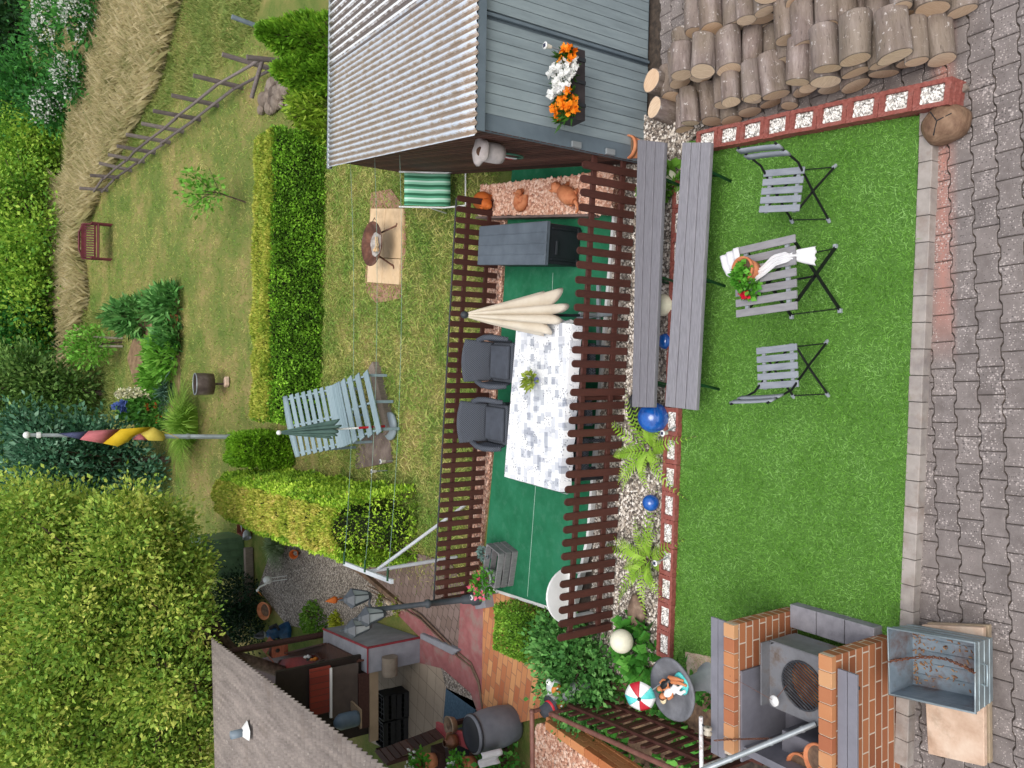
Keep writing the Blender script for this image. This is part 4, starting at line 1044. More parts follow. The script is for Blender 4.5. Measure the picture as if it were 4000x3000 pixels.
def animal(label, X, Y, s, yaw, kind):
    c = on(X, Y); t = thing('animal_figure', label, 'figurine', c); ca_, sa_ = math.cos(yaw), math.sin(yaw)
    f = lambda x, y, z: c + V((x * ca_ - y * sa_, x * sa_ + y * ca_, z)) * 1.0
    mb = MB(); Mr = Matrix.Rotation(yaw, 3, 'Z')
    if kind == 'curl':
        mb.tube([f(.11 * s * math.cos(a), .085 * s * math.sin(a), .05 * s) for a in np.linspace(0.3, 5.3, 14)], [.03 * s + .035 * s * math.sin(math.pi * i / 13) for i in range(14)], 12); mb.ball(f(0, 0, .05 * s), .06 * s, (1, 1, .8))
        mb.build('body', M_terra, t)
        mb = MB(); mb.ball(f(.06 * s, .02 * s, .1 * s), .05 * s, (1.2, .9, .9), M=Mr); h = mb.build('head', M_terra, t)
        for e in (-1, 1): mb = MB(); mb.lathe([(.018 * s, 0), (.001, .04 * s)], f(.05 * s, .02 * s + e * .03 * s, .135 * s), 8); mb.build('ear', M_terra, h)
    else:
        mb.tube([f(-.14 * s, 0, .07 * s), f(-.08 * s, 0, .085 * s), f(0, 0, .09 * s), f(.09 * s, 0, .085 * s), f(.13 * s, 0, .09 * s)], [.04 * s, .085 * s, .09 * s, .075 * s, .04 * s], 14); mb.build('body', M_terra, t)
        mb = MB(); mb.ball(f(.17 * s, 0, .12 * s), .062 * s, (1.15, .95, .9), M=Mr); h = mb.build('head', M_terra, t)
        for e in (-1, 1): mb = MB(); mb.lathe([(.022 * s, 0), (.001, .05 * s)], f(.16 * s, e * .04 * s, .16 * s), 8); mb.build('ear', M_terra, h)
        for x, y in ((-.09, -.06), (-.09, .06), (.09, -.055), (.09, .055)): mb = MB(); mb.tube([f(x * s, y * s, .07 * s), f((x + .05) * s, y * 1.3 * s, .015 * s)], .025 * s, 8); mb.build('leg', M_terra, t)
        mb = MB(); mb.tube([f(-.14 * s, 0, .07 * s), f(-.2 * s, .05 * s, .04 * s), f(-.17 * s, .11 * s, .02 * s)], [.02 * s, .016 * s, .01 * s], 8); mb.build('tail', M_terra, t)
animal('curled terracotta animal lying between the orange pig and the stretched one', 2050, 778, 1.0, -.4, 'curl')
animal('stretched out terracotta animal beside the front picket fence', 2240, 765, 1.15, -2.2 + math.pi, 'lie')

c = at(2512, 588, .05); pot('flower_pot', 'weathered terracotta pot at the foot of the shed corner beside the benches', c, .13, .24)
# ------------------------------------------------------------------ storage box
M_boxlid = mat('anthracite_lid', ['#485058', '#545d66', '#5e6770'], 3, rough=.5, bump=.05); M_boxdark = mat('anthracite_box', ['#181b1f', '#22262b'], 4, rough=.5)
bA, bB = at(2272, 888, ZC), at(2262, 1043, ZC); fx_ = (bB - bA); wv2 = fx_.normalized(); dp = V((.13, .99, 0)).normalized(); LB = 1.55; hb = .47
sb = thing('storage_box', 'anthracite plastic storage box with lighter grey lid on the green carpet', 'storage box', (bA + bB) / 2)
mb = MB(); mb.slab([p + V((0, 0, hb)) for p in (bA, bB, bB + dp * LB, bA + dp * LB)], hb - .01); bd = mb.build('body', M_boxdark, sb, bevel=.012)
mb = MB(); o_ = -dp * .02 - wv2 * .02; e_ = dp * (LB + .03)
for k in range(4):
    p, q = bA + o_ + wv2 * (fx_.length + .04) * (k / 4 + .004), bA + o_ + wv2 * (fx_.length + .04) * ((k + 1) / 4 - .004)
    mb.slab([x + V((0, 0, hb + .055)) for x in (p, q, q + e_, p + e_)], .03)
mb.slab([x + V((0, 0, hb + .05)) for x in (bA + o_, bB - dp * .02 + wv2 * .02, bB + wv2 * .02 + dp * (LB + .01), bA + o_ + e_)], .05); mb.build('lid', M_boxlid, sb, bevel=.008)
mb = MB(); m_ = bA.lerp(bB, .42) - dp * .014; mb.bar(m_ + V((0, 0, .36)), m_ + wv2 * .16 + V((0, 0, .36)), .02, .03); mb.build('handle', M_dkmetal, bd, bevel=.004)
for f in (.12, .88):
    mb = MB(); m_ = bA.lerp(bB, f) - dp * .012; mb.bar(m_ + V((0, 0, .02)), m_ + V((0, 0, .44)), .03, .02); mb.build('corner_rib', M_boxdark, bd, bevel=.004)
    mb = MB(); m_ = bA.lerp(bB, f) - dp * .02; mb.box(m_ + V((0, 0, .05)), (.05, .03, .05)); mb.build('caster', M_black, sb, bevel=.006)

# ------------------------------------------------------------------ table with patterned cloth, wicker chairs, stools, parasol
ZTT = .79
def cloth_mat():
    m, n, p = newmat('patterned_cloth'); v = coords(n, 'Object')
    def brick(sc, off, wd, ht, o=.5):
        b = n.nodes.new('ShaderNodeTexBrick'); mp = n.nodes.new('ShaderNodeMapping'); mp.inputs['Location'].default_value = off; n.links.new(v, mp.inputs[0]); n.links.new(mp.outputs[0], b.inputs['Vector'])
        b.inputs['Scale'].default_value = sc; b.inputs['Brick Width'].default_value = wd; b.inputs['Row Height'].default_value = ht; b.inputs['Mortar Size'].default_value = 0.0; b.offset = o
        b.inputs['Color1'].default_value = (0, 0, 0, 1); b.inputs['Color2'].default_value = (1, 1, 1, 1); b.inputs['Bias'].default_value = 0
        return b.outputs['Color']
    a = brick(9, (0.03, .1, 0), .8, .62, .37); b = brick(9, (.4, .31, 0), .5, 1.1, .6)
    c = ramp(n, a, [(0.0, lin('#a9adb6')), (.18, lin('#c9ccd2')), (.35, lin('#e9eaec')), (1, lin('#efefef'))])
    c2 = ramp(n, b, [(0.0, lin('#b9bcc4')), (.14, lin('#dfe0e4')), (.3, lin('#f2f2f2')), (1, lin('#f2f2f2'))])
    c = mixc(n, .85, c, c2, 'MULTIPLY')
    vo = n.nodes.new('ShaderNodeTexVoronoi'); vo.inputs['Scale'].default_value = 32; n.links.new(v, vo.inputs['Vector'])
    cl_ = ramp(n, noise(n, v, 7, 2), [(0.52, (0, 0, 0, 1)), (.56, (1, 1, 1, 1))])
    sp_ = mth(n, 'MULTIPLY', mth(n, 'LESS_THAN', vo.outputs['Distance'], .28), cl_); c = mixc(n, mth(n, 'MULTIPLY', sp_, .75), c, lin('#3d4049'))
    wv_ = n.nodes.new('ShaderNodeTexNoise'); wv_.inputs['Scale'].default_value = 13; wv_.inputs['Detail'].default_value = 1; n.links.new(v, wv_.inputs['Vector'])
    ln = mth(n, 'LESS_THAN', mth(n, 'ABSOLUTE', mth(n, 'SUBTRACT', wv_.outputs['Fac'], .5)), .012); ln = mth(n, 'MULTIPLY', ln, ramp(n, noise(n, v, 5, 2), [(.5, (0, 0, 0, 1)), (.55, (1, 1, 1, 1))]))
    c = mixc(n, mth(n, 'MULTIPLY', ln, .6), c, lin('#7d828c'))
    n.links.new(c, p.inputs['Base Color']); p.inputs['Roughness'].default_value = .7; return m
T4 = [at(2020, 1250, ZTT), at(2252, 1262, ZTT), at(2205, 1925, ZTT), at(1970, 1862, ZTT)]
T4[1].y += .09; T4[2].y += .09; tc = sum(T4, V((0, 0, 0))) / 4; tb = V((tc.x, tc.y, ZC))
dt = thing('garden_table', 'long garden table under a patterned cloth on the green carpet', 'table', tb)
mb = MB(); mb.slab([p.lerp(tc, .02) + V((0, 0, -.006)) for p in T4], .03); mb.build('tabletop', M_dkmetal, dt)
for p in T4:
    q = p.lerp(tc, .12); mb = MB(); mb.tube([(q.x, q.y, ZC), (q.x, q.y, ZTT - .03)], .025, 8); mb.build('leg', M_dkmetal, dt)
mb = MB(); mb.slab(T4, .004)
for i in range(4):
    a, b = T4[i], T4[(i + 1) % 4]; nn = V(((b - a).y, -(b - a).x, 0)).normalized(); nn = nn if (tc - a).dot(nn) < 0 else -nn
    def skirt(u, v, a=a, b=b, nn=nn): return a.lerp(b, u) + nn * (.004 + v * (.03 + .012 * math.sin(u * 40))) + V((0, 0, -.13 * v))
    mb.grid(30, 4, skirt)
o = mb.build('tablecloth', cloth_mat()); tag(o, 'white tablecloth with grey patches and dark dots on the long garden table', 'tablecloth')
c = at(2085, 1485, ZTT + .05); c.z = ZTT + .004
pl = pot('table_plant', 'small leafy potted plant in the middle of the patterned tablecloth', c, .05, .07, mat_=mat('violet_pot', ['#5b5f8f', '#7478a6'], 5), cat='plant')
M_limeleaf = leafmat('lime_leaf', ['#4b6b1a', '#8fa03a', '#b8c05c'], .25); leafball('foliage', c + V((0, 0, .07)), .1, .1, .07, 90, .07, .04, M_limeleaf, pl, up=.4)
def weave_mat():
    m, n, p = newmat('dark_weave'); v = coords(n, 'Object')
    s = n.nodes.new('ShaderNodeSeparateXYZ'); n.links.new(v, s.inputs[0])
    a = mth(n, 'SINE', mth(n, 'MULTIPLY', s.outputs[0], 230)); b = mth(n, 'SINE', mth(n, 'MULTIPLY', mth(n, 'ADD', s.outputs[2], s.outputs[1]), 150))
    k = mth(n, 'MULTIPLY', a, b); c = ramp(n, mth(n, 'MULTIPLY_ADD', k, .5, .5), [(0, lin('#32353c')), (.6, lin('#4a4f58')), (1, lin('#646a74'))])
    n.links.new(c, p.inputs['Base Color']); p.inputs['Roughness'].default_value = .6; bumped(n, p, k, .6, .01); return m
M_weave = weave_mat(); M_cushion = mat('grey_cushion', ['#3f434b', '#4b5059'], 10, rough=.9, bump=.2)
def wicker_chair():
    """faces -y; origin on the floor"""
    t = thing('wicker_chair', 'x', 'chair', (0, 0, 0), 'dark wicker armchairs at the garden table')
    b = MB()
    def back(u, v): return V(((u - .5) * (.50 + .06 * v), .24 + .13 * v - .05 * (2 * u - 1) ** 2, .40 + .36 * v + .02 * math.sin(math.pi * u) * v))
    b.grid(13, 9, back); b.build('backrest', M_weave, t, local=True, solid=.03)
    s = MB(); s.box((0, -.02, .36), (.52, .52, .09)); s.build('seat', M_weave, t, local=True, bevel=.02)
    s = MB(); s.box((0, -.03, .425), (.44, .44, .05)); s.build('cushion', M_cushion, t, local=True, bevel=.02)
    for e in (-1, 1):
        a = MB(); pth = [V((e * .27, .3, .58)), V((e * .31, .12, .6)), V((e * .32, -.05, .59)), V((e * .31, -.22, .55)), V((e * .3, -.27, .47))]
        a.tube(pth, [.035, .038, .038, .034, .03], 10); a.build('armrest', M_weave, t, local=True)
        sd_ = MB(); sd_.grid(7, 5, lambda u, v: V((e * (.27 + .035 * v), .28 - .5 * u, .38 + (.2 - .1 * u * u) * v))); sd_.build('side_panel', M_weave, t, local=True, solid=.02)
        for y in (-.24, .24): l = MB(); l.tube([(e * .24, y, 0), (e * .24, y, .36)], .022, 8); l.build('leg', M_weave, t, local=True)
    return t
wc0 = wicker_chair()
p = at(2012, 1418, ZC); wc0.location = p + V((0, -.27, 0)); wc0.rotation_euler = (0, 0, R(-4)); wc0['label'] = 'dark wicker armchair on the lawn side of the table, next to the closed cream parasol'
p = at(1992, 1648, ZC); dup(wc0, p + V((0, -.27, 0)), R(-3), 'dark wicker armchair on the lawn side of the table, farther from the cream parasol')
def stool(loc, label):
    t = thing('wicker_stool', label, 'stool', loc, 'dark wicker stools under the garden table')
    b = MB(); b.box((0, 0, .33), (.42, .3, .08)); b.build('seat', M_weave, t, local=True, bevel=.015)
    for x in (-.17, .17):
        for y in (-.11, .11): l = MB(); l.tube([(x, y, 0), (x, y, .3)], .02, 8); l.build('leg', M_weave, t, local=True)
    return t
f = lambda u: T4[1].lerp(T4[2], u)
s0 = stool(V((f(.22).x, f(.22).y + .2, ZC)), 'dark wicker stool behind the front fence, nearest the parasol stand')
dup(s0, V((f(.5).x, f(.5).y + .2, ZC)), .05, 'dark wicker stool behind the front fence, under the middle of the table')
dup(s0, V((f(.8).x, f(.8).y + .2, ZC)), 0.02, 'dark wicker stool behind the front fence, nearest the boxwood block')
# cream parasol, closed
M_canvas = mat('cream_canvas', ['#cfc1ae', '#d8ccb9', '#dfd4c3'], 5, rough=.85, bump=.05)
def parasol(name, label, base, top, skirt, m, lobes, rmax, pole_m, knob_m, lean=V((0, 0, 0)), wob=.18, seed=1, pole2=None):
    rs = random.Random(seed); t = thing(name, label, 'parasol', base); ax = (top - base)
    pm = MB(); pm.tube([base, top], .017, 10); pm.build('pole', pole_m, t)
    k = MB(); k.ball(top + V((0, 0, .01)), .04, (1, 1, 1.1), 16, 10); k.build('finial', knob_m, t)
    z1, z0 = (top.z - skirt) / ax.z if False else 0, 0
    c = MB(); n = lobes * 10; rows = 16; vs = []; LN = [1 + rs.uniform(-.09, .06) for _ in range(lobes)]; AM = [1 + rs.uniform(-.3, .35) for _ in range(lobes)]
    for i in range(rows):
        s = i / (rows - 1)
        for j in range(n):
            th = 2 * math.pi * j / n; lb = j // 10; fr = (j % 10) / 10; fold = abs(math.sin(math.pi * fr)) ** .6
            r = (.018 + rmax * (s ** .9)) * (.36 + .64 * fold * AM[lb] ** s); L_ = skirt * (LN[lb] if True else 1) * (1 - .12 * (1 - fold) * s)
            p = top - ax.normalized() * (L_ * s) + V((math.cos(th) * r, math.sin(th) * r, 0)); vs.append(p)
    c.add(vs, [(i * n + j, i * n + (j + 1) % n, (i + 1) * n + (j + 1) % n, (i + 1) * n + j) for i in range(rows - 1) for j in range(n)], sm=True)
    c.build('canopy', m, t, solid=.004); return t
pb_ = V((.80, 6.98, ZC)); ptop = aty(1818, 1230, 7.02)
par = parasol('cream_parasol', 'closed cream parasol with dark finial standing at the end of the garden table', pb_, ptop, 1.12, M_canvas, 8, .25, M_dkmetal, M_dkmetal, seed=4)
st = MB(); st.bar(pb_ + V((-.38, 0, .02)), pb_ + V((.38, 0, .02)), .05, .03); st.bar(pb_ + V((0, -.3, .036)), pb_ + V((0, .38, .036)), .05, .03); st.tube([pb_, pb_ + V((0, 0, .3))], .028, 10)
st.build('cross_stand', M_steel, par)

# ------------------------------------------------------------------ white arched bench, grey crate with plants
A_, B_ = at(2325, 2205, ZC), at(2338, 2425, ZC); u = (B_ - A_).normalized(); L = (B_ - A_).length; nn = V((-u.y, u.x, 0)); nn = nn if nn.y < 0 else -nn
A_ += -nn * .12
wb = thing('white_bench', 'white arched bench back behind the terrace end of the front fence', 'bench', A_)
mb = MB(); pr = [(0, .30)] + [(L / 2 - L / 2 * math.cos(math.pi * i / 16), .34 + .34 * math.sin(math.pi * i / 16)) for i in range(17)] + [(L, .30)]
fr = [A_ + u * x + V((0, 0, z - .03)) for x, z in pr]; mb.slab(fr, .03, dirn=nn); mb.build('backrest', M_white, wb, bevel=.006)
mb = MB(); mb.slab([A_ + V((0, 0, .32)), A_ + u * L + V((0, 0, .32)), A_ + u * L + nn * .1 + V((0, 0, .34)), A_ + nn * .1 + V((0, 0, .34))], .04); mb.build('seat', M_white, wb, bevel=.01)
for x in (.06, L - .06):
    for d in (.03, -.03): l = MB(); q = A_ + u * x + nn * d; l.bar(V((q.x, q.y, ZC)), V((q.x, q.y, .3)), .05, .05); l.build('leg', M_white, wb, bevel=.005)
M_crate = mat('grey_crate', ['#5b5a5b', '#737172', '#858384'], 10, stretch=(4, 4, 1), bump=.2, attr=.4)
cp = at(1915, 2200, ZC + .2); cp = V((-2.48, 8.95, ZC)); cz = .32
cr = thing('wooden_crate', 'grey wooden crate lying on its side at the corner of the green carpet', 'crate', cp, None, R(-14))
mb = MB(); w_, d_, h_ = .5, .33, .3
for z in (.04, .15, .26): mb.box((0, d_ / 2, z), (w_, .015, .085)); mb.box((0, -d_ / 2, z), (w_, .015, .085)); mb.box((-w_ / 2, 0, z), (.015, d_, .085)); mb.box((w_ / 2, 0, z), (.015, d_, .085))
mb.box((0, 0, .02), (w_ - .02, d_ - .02, .015)); mb.build('slats', M_crate, cr, local=True, bevel=.002)
for x in (-1, 1):
    for y in (-1, 1): l = MB(); l.box((x * (w_ / 2 - .02), y * (d_ / 2 - .02), .15), (.03, .03, .3)); l.build('corner_post', M_crate, cr, local=True)
q = cp + V((-.16, .3, .12)); M_basket = mat('basket_weave', ['#4d5b52', '#7f8d80', '#b3beb0'], 60, bump=.6)
fp = pot('flower_basket', 'green woven basket with pink flowers beside the grey crate', V((-2.68, 9.1, ZC + .1)), .13, .2, mat_=M_basket, cat='flower pot', ratio=.75)
leafball('foliage', V((-2.75, 9.12, ZC + .32)), .2, .18, .14, 320, .07, .03, M_leafb, fp, dome=False); blossoms('blossom', [V((-2.75, 9.12, ZC + .4)) + V((random.uniform(-.17, .17), random.uniform(-.15, .1), random.uniform(-.06, .1))) for _ in range(12)], .04, M_petal_pink, fp, 6)
c = V((-2.36, 9.18, ZC + .1)); og = pot('small_plant_pot', 'grey pot with small succulents beside the crate', c, .1, .18, mat_=mat('grey_pot', ['#5f6a6d', '#7f8b8d'], 8, bump=.3), cat='flower pot'); leafball('succulent', c + V((0, 0, .17)), .1, .1, .06, 80, .05, .03, leafmat('succulent', ['#4a6a62', '#7c978f'], .1), og)
solar_light('solar garden light with white rim by the flower basket and back fence', V((-2.95, 9.22, ZC)), .45, .035)

# ------------------------------------------------------------------ green striped lounger leaning by the shed
def stripes():
    m, n, p = newmat('green_stripes'); v = coords(n, 'Object'); s = n.nodes.new('ShaderNodeSeparateXYZ'); n.links.new(v, s.inputs[0])
    k = mth(n, 'FRACT', mth(n, 'MULTIPLY', s.outputs[0], 7.5)); c = ramp(n, k, [(0, lin('#2b6a4b')), (.3, lin('#8ccfae')), (.55, lin('#c9ead8')), (.75, lin('#5aa884'))], True)
    n.links.new(c, p.inputs['Base Color']); p.inputs['Roughness'].default_value = .8; return m
lc = at(1850, 735, 0.02); l0 = V((2.78, 10.3, 0.02))
lo = thing('folding_lounger', 'green striped folding lounger with white tube frame standing behind the shed side', 'lounger', l0)
W2 = .36
mb = MB(); mb.grid(8, 10, lambda u, v: l0 + V((-.02 + u * .5, .25 + v * .32, .12 + .62 * v + .03 * math.sin(v * 9)))); mb.build('fabric', stripes(), lo, solid=.02)
for x in (-.04, .5):
    mb = MB(); mb.tube([l0 + V((x, -.02, 0)), l0 + V((x, .1, .06)), l0 + V((x, .3, .2)), l0 + V((x, .62, .82))], .014, 8); mb.build('frame_tube', M_white, lo)
    mb = MB(); mb.tube([l0 + V((x, .62, 0.0)), l0 + V((x, .45, .35))], .012, 8); mb.build('leg', M_white, lo)
mb = MB(); mb.tube([l0 + V((-.04, -.02, 0)), l0 + V((.5, -.02, 0))], .014, 8); mb.build('cross_tube', M_white, lo)
# ------------------------------------------------------------------ masonry barbecue: two brick walls, dark panel, shelves, grill box
def brick_mat(name='clay_brick', bw=.252, bh=.083, vert='z'):
    m, n, p = newmat(name); v = coords(n, 'Object')
    s = n.nodes.new('ShaderNodeSeparateXYZ'); n.links.new(v, s.inputs[0]); cb = n.nodes.new('ShaderNodeCombineXYZ')
    n.links.new(mth(n, 'ADD', s.outputs[0], s.outputs[1]), cb.inputs[0]); n.links.new(s.outputs[2], cb.inputs[1])
    b = n.nodes.new('ShaderNodeTexBrick'); n.links.new(cb.outputs[0], b.inputs['Vector']); b.inputs['Scale'].default_value = 1
    b.inputs['Brick Width'].default_value = bw; b.inputs['Row Height'].default_value = bh; b.inputs['Mortar Size'].default_value = .0055; b.inputs['Mortar Smooth'].default_value = .1
    b.inputs['Color1'].default_value = lin('#7a4228'); b.inputs['Color2'].default_value = lin('#a86c46'); b.inputs['Mortar'].default_value = lin('#b9a894')
    c = mixc(n, mth(n, 'MULTIPLY', noise(n, v, 5, 5), .6), b.outputs['Color'], lin('#a0623e')); c = mixc(n, b.outputs['Fac'], c, lin('#c2b3a2'))
    n.links.new(c, p.inputs['Base Color']); p.inputs['Roughness'].default_value = .7
    bumped(n, p, mth(n, 'SUBTRACT', 1.0, b.outputs['Fac']), .5, .01); return m
M_brick = brick_mat(); M_capbrick = mat('cap_brick', ['#96573c', '#b27850', '#c39a70'], 3, attr=.8, bump=.15, rough=.7)
M_darkgrey = mat('dark_grey_paint', ['#5f5f66', '#6d6c74', '#78777f'], 4, rough=.65, bump=.1); M_shelfgrey = mat('shelf_grey', ['#6f6e76', '#7d7c84'], 6, rough=.55)
M_mortar = mat('mortar', ['#b9a894', '#c9baa8'], 12)
bbq_n = at(3505, 2495, .03)
xr, yn, zw = -1.965, 3.40, .82
yf = at(2845, 2440, .84).y; xl = -3.05; zf = .84
bq = thing('masonry_barbecue', 'masonry barbecue of two orange brick walls with dark grey panel and shelves', 'barbecue', (-2.5, (yn + yf) / 2, .0))
th_ = .105
for nm, y0, y1, z in (('near_wall', yn, yn + th_, zw), ('far_wall', yf - th_, yf, zf)):
    mb = MB(); mb.box(((xl + xr) / 2, (y0 + y1) / 2, z / 2), (xr - xl, y1 - y0, z)); w_ = mb.build(nm, M_brick, bq)
    cb = MB(); k = 0; x = xr
    while x > xl + .03:
        e = max(xl, x - .118); cb.box(((x + e) / 2 , (y0 + y1) / 2, z + .028), (x - e - .008, y1 - y0 + .004, .056), rz=0); x = e; cb.r[-6:] = [random.random()] * 6
    cb.build('brick_coping', M_capbrick, w_, bevel=.004)
    cb = MB(); cb.box(((xl + xr) / 2, (y0 + y1) / 2, z + .024), (xr - xl - .004, y1 - y0 - .004, .046)); cb.build('mortar_bed', M_mortar, w_)
# inner dark panel and its floor
mb = MB(); mb.box((-2.72, yf - th_ - .012, .42), (.74, .02, .8)); mb.build('dark_panel', M_darkgrey, bq)
mb = MB(); mb.box((-2.6, (yn + yf) / 2, .24), (.9, yf - yn - 2 * th_ - .04, .06)); mb.build('hearth_slab', M_darkgrey, bq)
mb = MB(); mb.box((-3.0, (yn + yf) / 2, .4), (.06, yf - yn - 2 * th_ - .01, .8)); mb.build('back_panel', M_darkgrey, bq)
for y, z in ((yf + .055, zf + .01), (yf + .135, zf + .01)): mb = MB(); mb.box(((xl - 2.0) / 2 - .02, y, z), (abs(xl + 2.0) + .1, .074, .022)); mb.build('far_shelf_board', M_shelfgrey, bq, bevel=.003)
for y, z in ((yn - .055, zw + .0), (yn - .135, zw + .0)): mb = MB(); mb.box((xl / 2 - 1.02, y, z), (abs(xl + 2.06) + .0, .074, .022)); mb.build('near_shelf_board', M_shelfgrey, bq, bevel=.003)
for x in (-2.15, -2.75):
    for y0, s in ((yn, -1), (yf, 1)): mb = MB(); mb.bar((x, y0 + s * .002, (zw if s < 0 else zf) - .025), (x, y0 + s * .17, (zw if s < 0 else zf) - .02), .02, .02); mb.build('shelf_bracket', M_dkmetal, bq)
# concrete plinth stones across the open end
for k in range(3):
    a = yn + .1 + k * (yf - yn - .2) / 3; b = yn + .1 + (k + 1) * (yf - yn - .2) / 3 - .008
    mb = MB(); mb.box((-2.0, (a + b) / 2, .09), (.2, b - a, .2)); mb.build('concrete_block', mat('concrete_block', ['#77757b', '#86848a', '#8f8d92'], 12, bump=.2) if k == 0 else bpy.data.materials['concrete_block'], bq, bevel=.006)
# steel grill box
M_stain = mat('stained_steel', ['#67676a', '#78797d', '#88898c'], 5, rough=.6, metal=.25, dirt='#5b442f', dscale=5, damt=.85); M_soot = mat('sooty_steel', ['#24262a', '#303338', '#3c3f45'], 5, rough=.5, dirt='#8a8a88', dscale=14, damt=.25)
gz = .6; gx0, gx1, gy0, gy1 = -2.64, -2.11, yn + th_ + .02, yf - th_ - .12
gb = thing('grill_box', 'steel grill box with round sooty grate set in the barbecue', 'grill', ((gx0 + gx1) / 2, (gy0 + gy1) / 2, .27))
mb = MB()
gcx, gcy, gr = (gx0 + gx1) / 2, (gy0 + gy1) / 2 + .0, .19
# top plate with a round opening
n = 40; ring = [(gcx + gr * math.cos(2 * math.pi * i / n), gcy + gr * math.sin(2 * math.pi * i / n)) for i in range(n)]
def sq(i):
    c, s = math.cos(2 * math.pi * i / n), math.sin(2 * math.pi * i / n); hx, hy = (gx1 - gx0) / 2, (gy1 - gy0) / 2; k = min(hx / max(abs(c), 1e-6), hy / max(abs(s), 1e-6)); return (gcx + c * k, gcy + s * k)
vs = [(x, y, gz) for x, y in ring] + [(*sq(i), gz) for i in range(n)] + [(x, y, gz - .12) for x, y in ring]
mb.add(vs, [(i, (i + 1) % n, n + (i + 1) % n, n + i) for i in range(n)] + [(i, 2 * n + i, 2 * n + (i + 1) % n, (i + 1) % n) for i in range(n)]); mb.add(vs[2 * n:], [list(range(n))])
mb.build('top_plate', M_stain, gb)
mb = MB()
for a, b in (((gx0, gy0), (gx1, gy0)), ((gx1, gy0), (gx1, gy1)), ((gx1, gy1), (gx0, gy1)), ((gx0, gy1), (gx0, gy0))): mb.bar((*a, (gz + .27) / 2 - .001), (*b, (gz + .27) / 2 - .001), .012, gz - .275)
mb.build('housing', M_stain, gb)
mb = MB(); mb.slab([(gx0, gy0 - .005, gz + .03), (gx1, gy0 - .005, gz + .03), (gx1, gy0 - .005, gz - .3), (gx0, gy0 - .005, gz - .3)], .012, dirn=(0, -1, 0)); mb.build('front_apron', M_soot, gb, bevel=.003)
mb = MB(); mb.slab([(gx0 + .02, gy1, gz + .1), (gx1, gy1, gz + .1), (gx1, gy1, gz), (gx0 + .02, gy1, gz)], .012, dirn=(0, 1, 0)); mb.build('wind_guard', M_stain, gb)
gt = MB(); gt.tube([(gcx + (gr - .005) * math.cos(a), gcy + (gr - .005) * math.sin(a), gz + .008) for a in np.linspace(0, 2 * math.pi, 41)[:-1]], .008, 6, closed=True)
for i in range(-7, 8):
    y = i * .025; h_ = math.sqrt(max(0, gr * gr - y * y)); ca_, sa_ = math.cos(R(62)), math.sin(R(62))
    p, q = V((-h_, y, 0)), V((h_, y, 0)); rt = lambda u: V((gcx + u.x * ca_ - u.y * sa_, gcy + u.x * sa_ + u.y * ca_, gz + .01)); gt.tube([rt(p), rt(q)], .0065, 6)
gt.build('grate', M_soot, gb)
mb = MB(); mb.lathe([(.001, 0), (gr - .01, 0)], (gcx, gcy, gz - .10), 24, wob=.0); mb.build('ember_bed', mat('embers', ['#6b3a1c', '#94562c', '#b98552'], 12, bump=.4), gb)
# grey pipe leaning across, white pole with insulator, chain
p0, p1 = at(3185, 2828, .62), at(2770, 2998, 1.25); o = MB().tube([p0, p0.lerp(p1, 1.15)], .022, 12)
for f in (.12, .42, .8): c = p0.lerp(p1, f); d = (p1 - p0).normalized() * .012; o.tube([c - d, c + d], .026, 12)
tag(o.build('pipe', M_steel), 'long grey pipe leaning across the barbecue towards the left edge', 'pipe')
a, b = at(2738, 2800, .95), at(2740, 3000, .95); wp = thing('wall_hook_pole', 'white rust-flecked pole with porcelain insulator beside the bird bath', 'pole', (a.x, a.y, 0.0))
M_rustwhite = mat('rust_flecked_white', ['#c9c8c8', '#d9d8d8'], 9, rough=.5, dirt='#7a4a2c', dscale=14, damt=.8)
mb = MB(); mb.tube([a, b + (b - a) * .3], .018, 10); mb.build('pole', M_rustwhite, wp); mb = MB(); mb.tube([(b.x, b.y, 0), (b.x, b.y, .95)], .02, 10); mb.build('post', M_rustwhite, wp)
c = at(2765, 2855, .95); mb = MB(); mb.lathe([(.012, -.03), (.035, -.03), (.035, -.012), (.02, 0), (.035, .012), (.035, .03), (.012, .03)], c, 16, M=Matrix.Rotation(R(90), 3, 'Y')); mb.build('insulator', mat('porcelain', ['#a9a08f', '#bdb4a3'], 5, rough=.25), wp)
mb = MB(); mb.tube([c, a + V((-.05, 0, 0))], .008, 6); mb.build('hook', M_dkmetal, wp)
def chain(name, label, pts, m, lk=.03, r=.004, cat='chain'):
    mb = MB(); P = [V(p) for p in pts]; tot = 0; i = 0
    for a, b in zip(P, P[1:]):
        L = (b - a).length; k = max(1, int(L / (lk * .78)))
        for j in range(k):
            c = a.lerp(b, (j + .5) / k); d = (b - a).normalized(); u = d.orthogonal().normalized(); w_ = d.cross(u)
            if i % 2: u = w_
            mb.tube([c + d * (lk * .5 * math.cos(t)) + u * (lk * .3 * math.sin(t)) for t in np.linspace(0, 2 * math.pi, 11)[:-1]], r, 5, closed=True); i += 1
    return tag(mb.build(name, m, fixn=False), label, cat)
M_rust = mat('rusty_iron', ['#4a2d20', '#6b4230', '#7d5642'], 14, bump=.3)
chain('chain', 'rusty chain hanging from the white pole over the barbecue edge', [at(2790, 2893, .93), at(2850, 2888, .9), at(3000, 2885, .87), at(3060, 2890, .8)], M_rust, .022, .003)
c = at(3024, 2738, .72); mb = MB().lathe([(.001, .012), (.016, .012), (.018, .005), (.042, .005), (.042, -.01), (.001, -.01)], c, 20); kn = tag(mb.build('porcelain_insulator', M_white), 'white porcelain knob hanging on a wire by the grill', 'knob')
mb = MB(); q = at(3075, 2675, .62); mb.tube([c, q], .002, 5); q = at(2850, 2640, .9); mb.tube([c, q], .0016, 5); mb.build('wire', M_rust, kn)

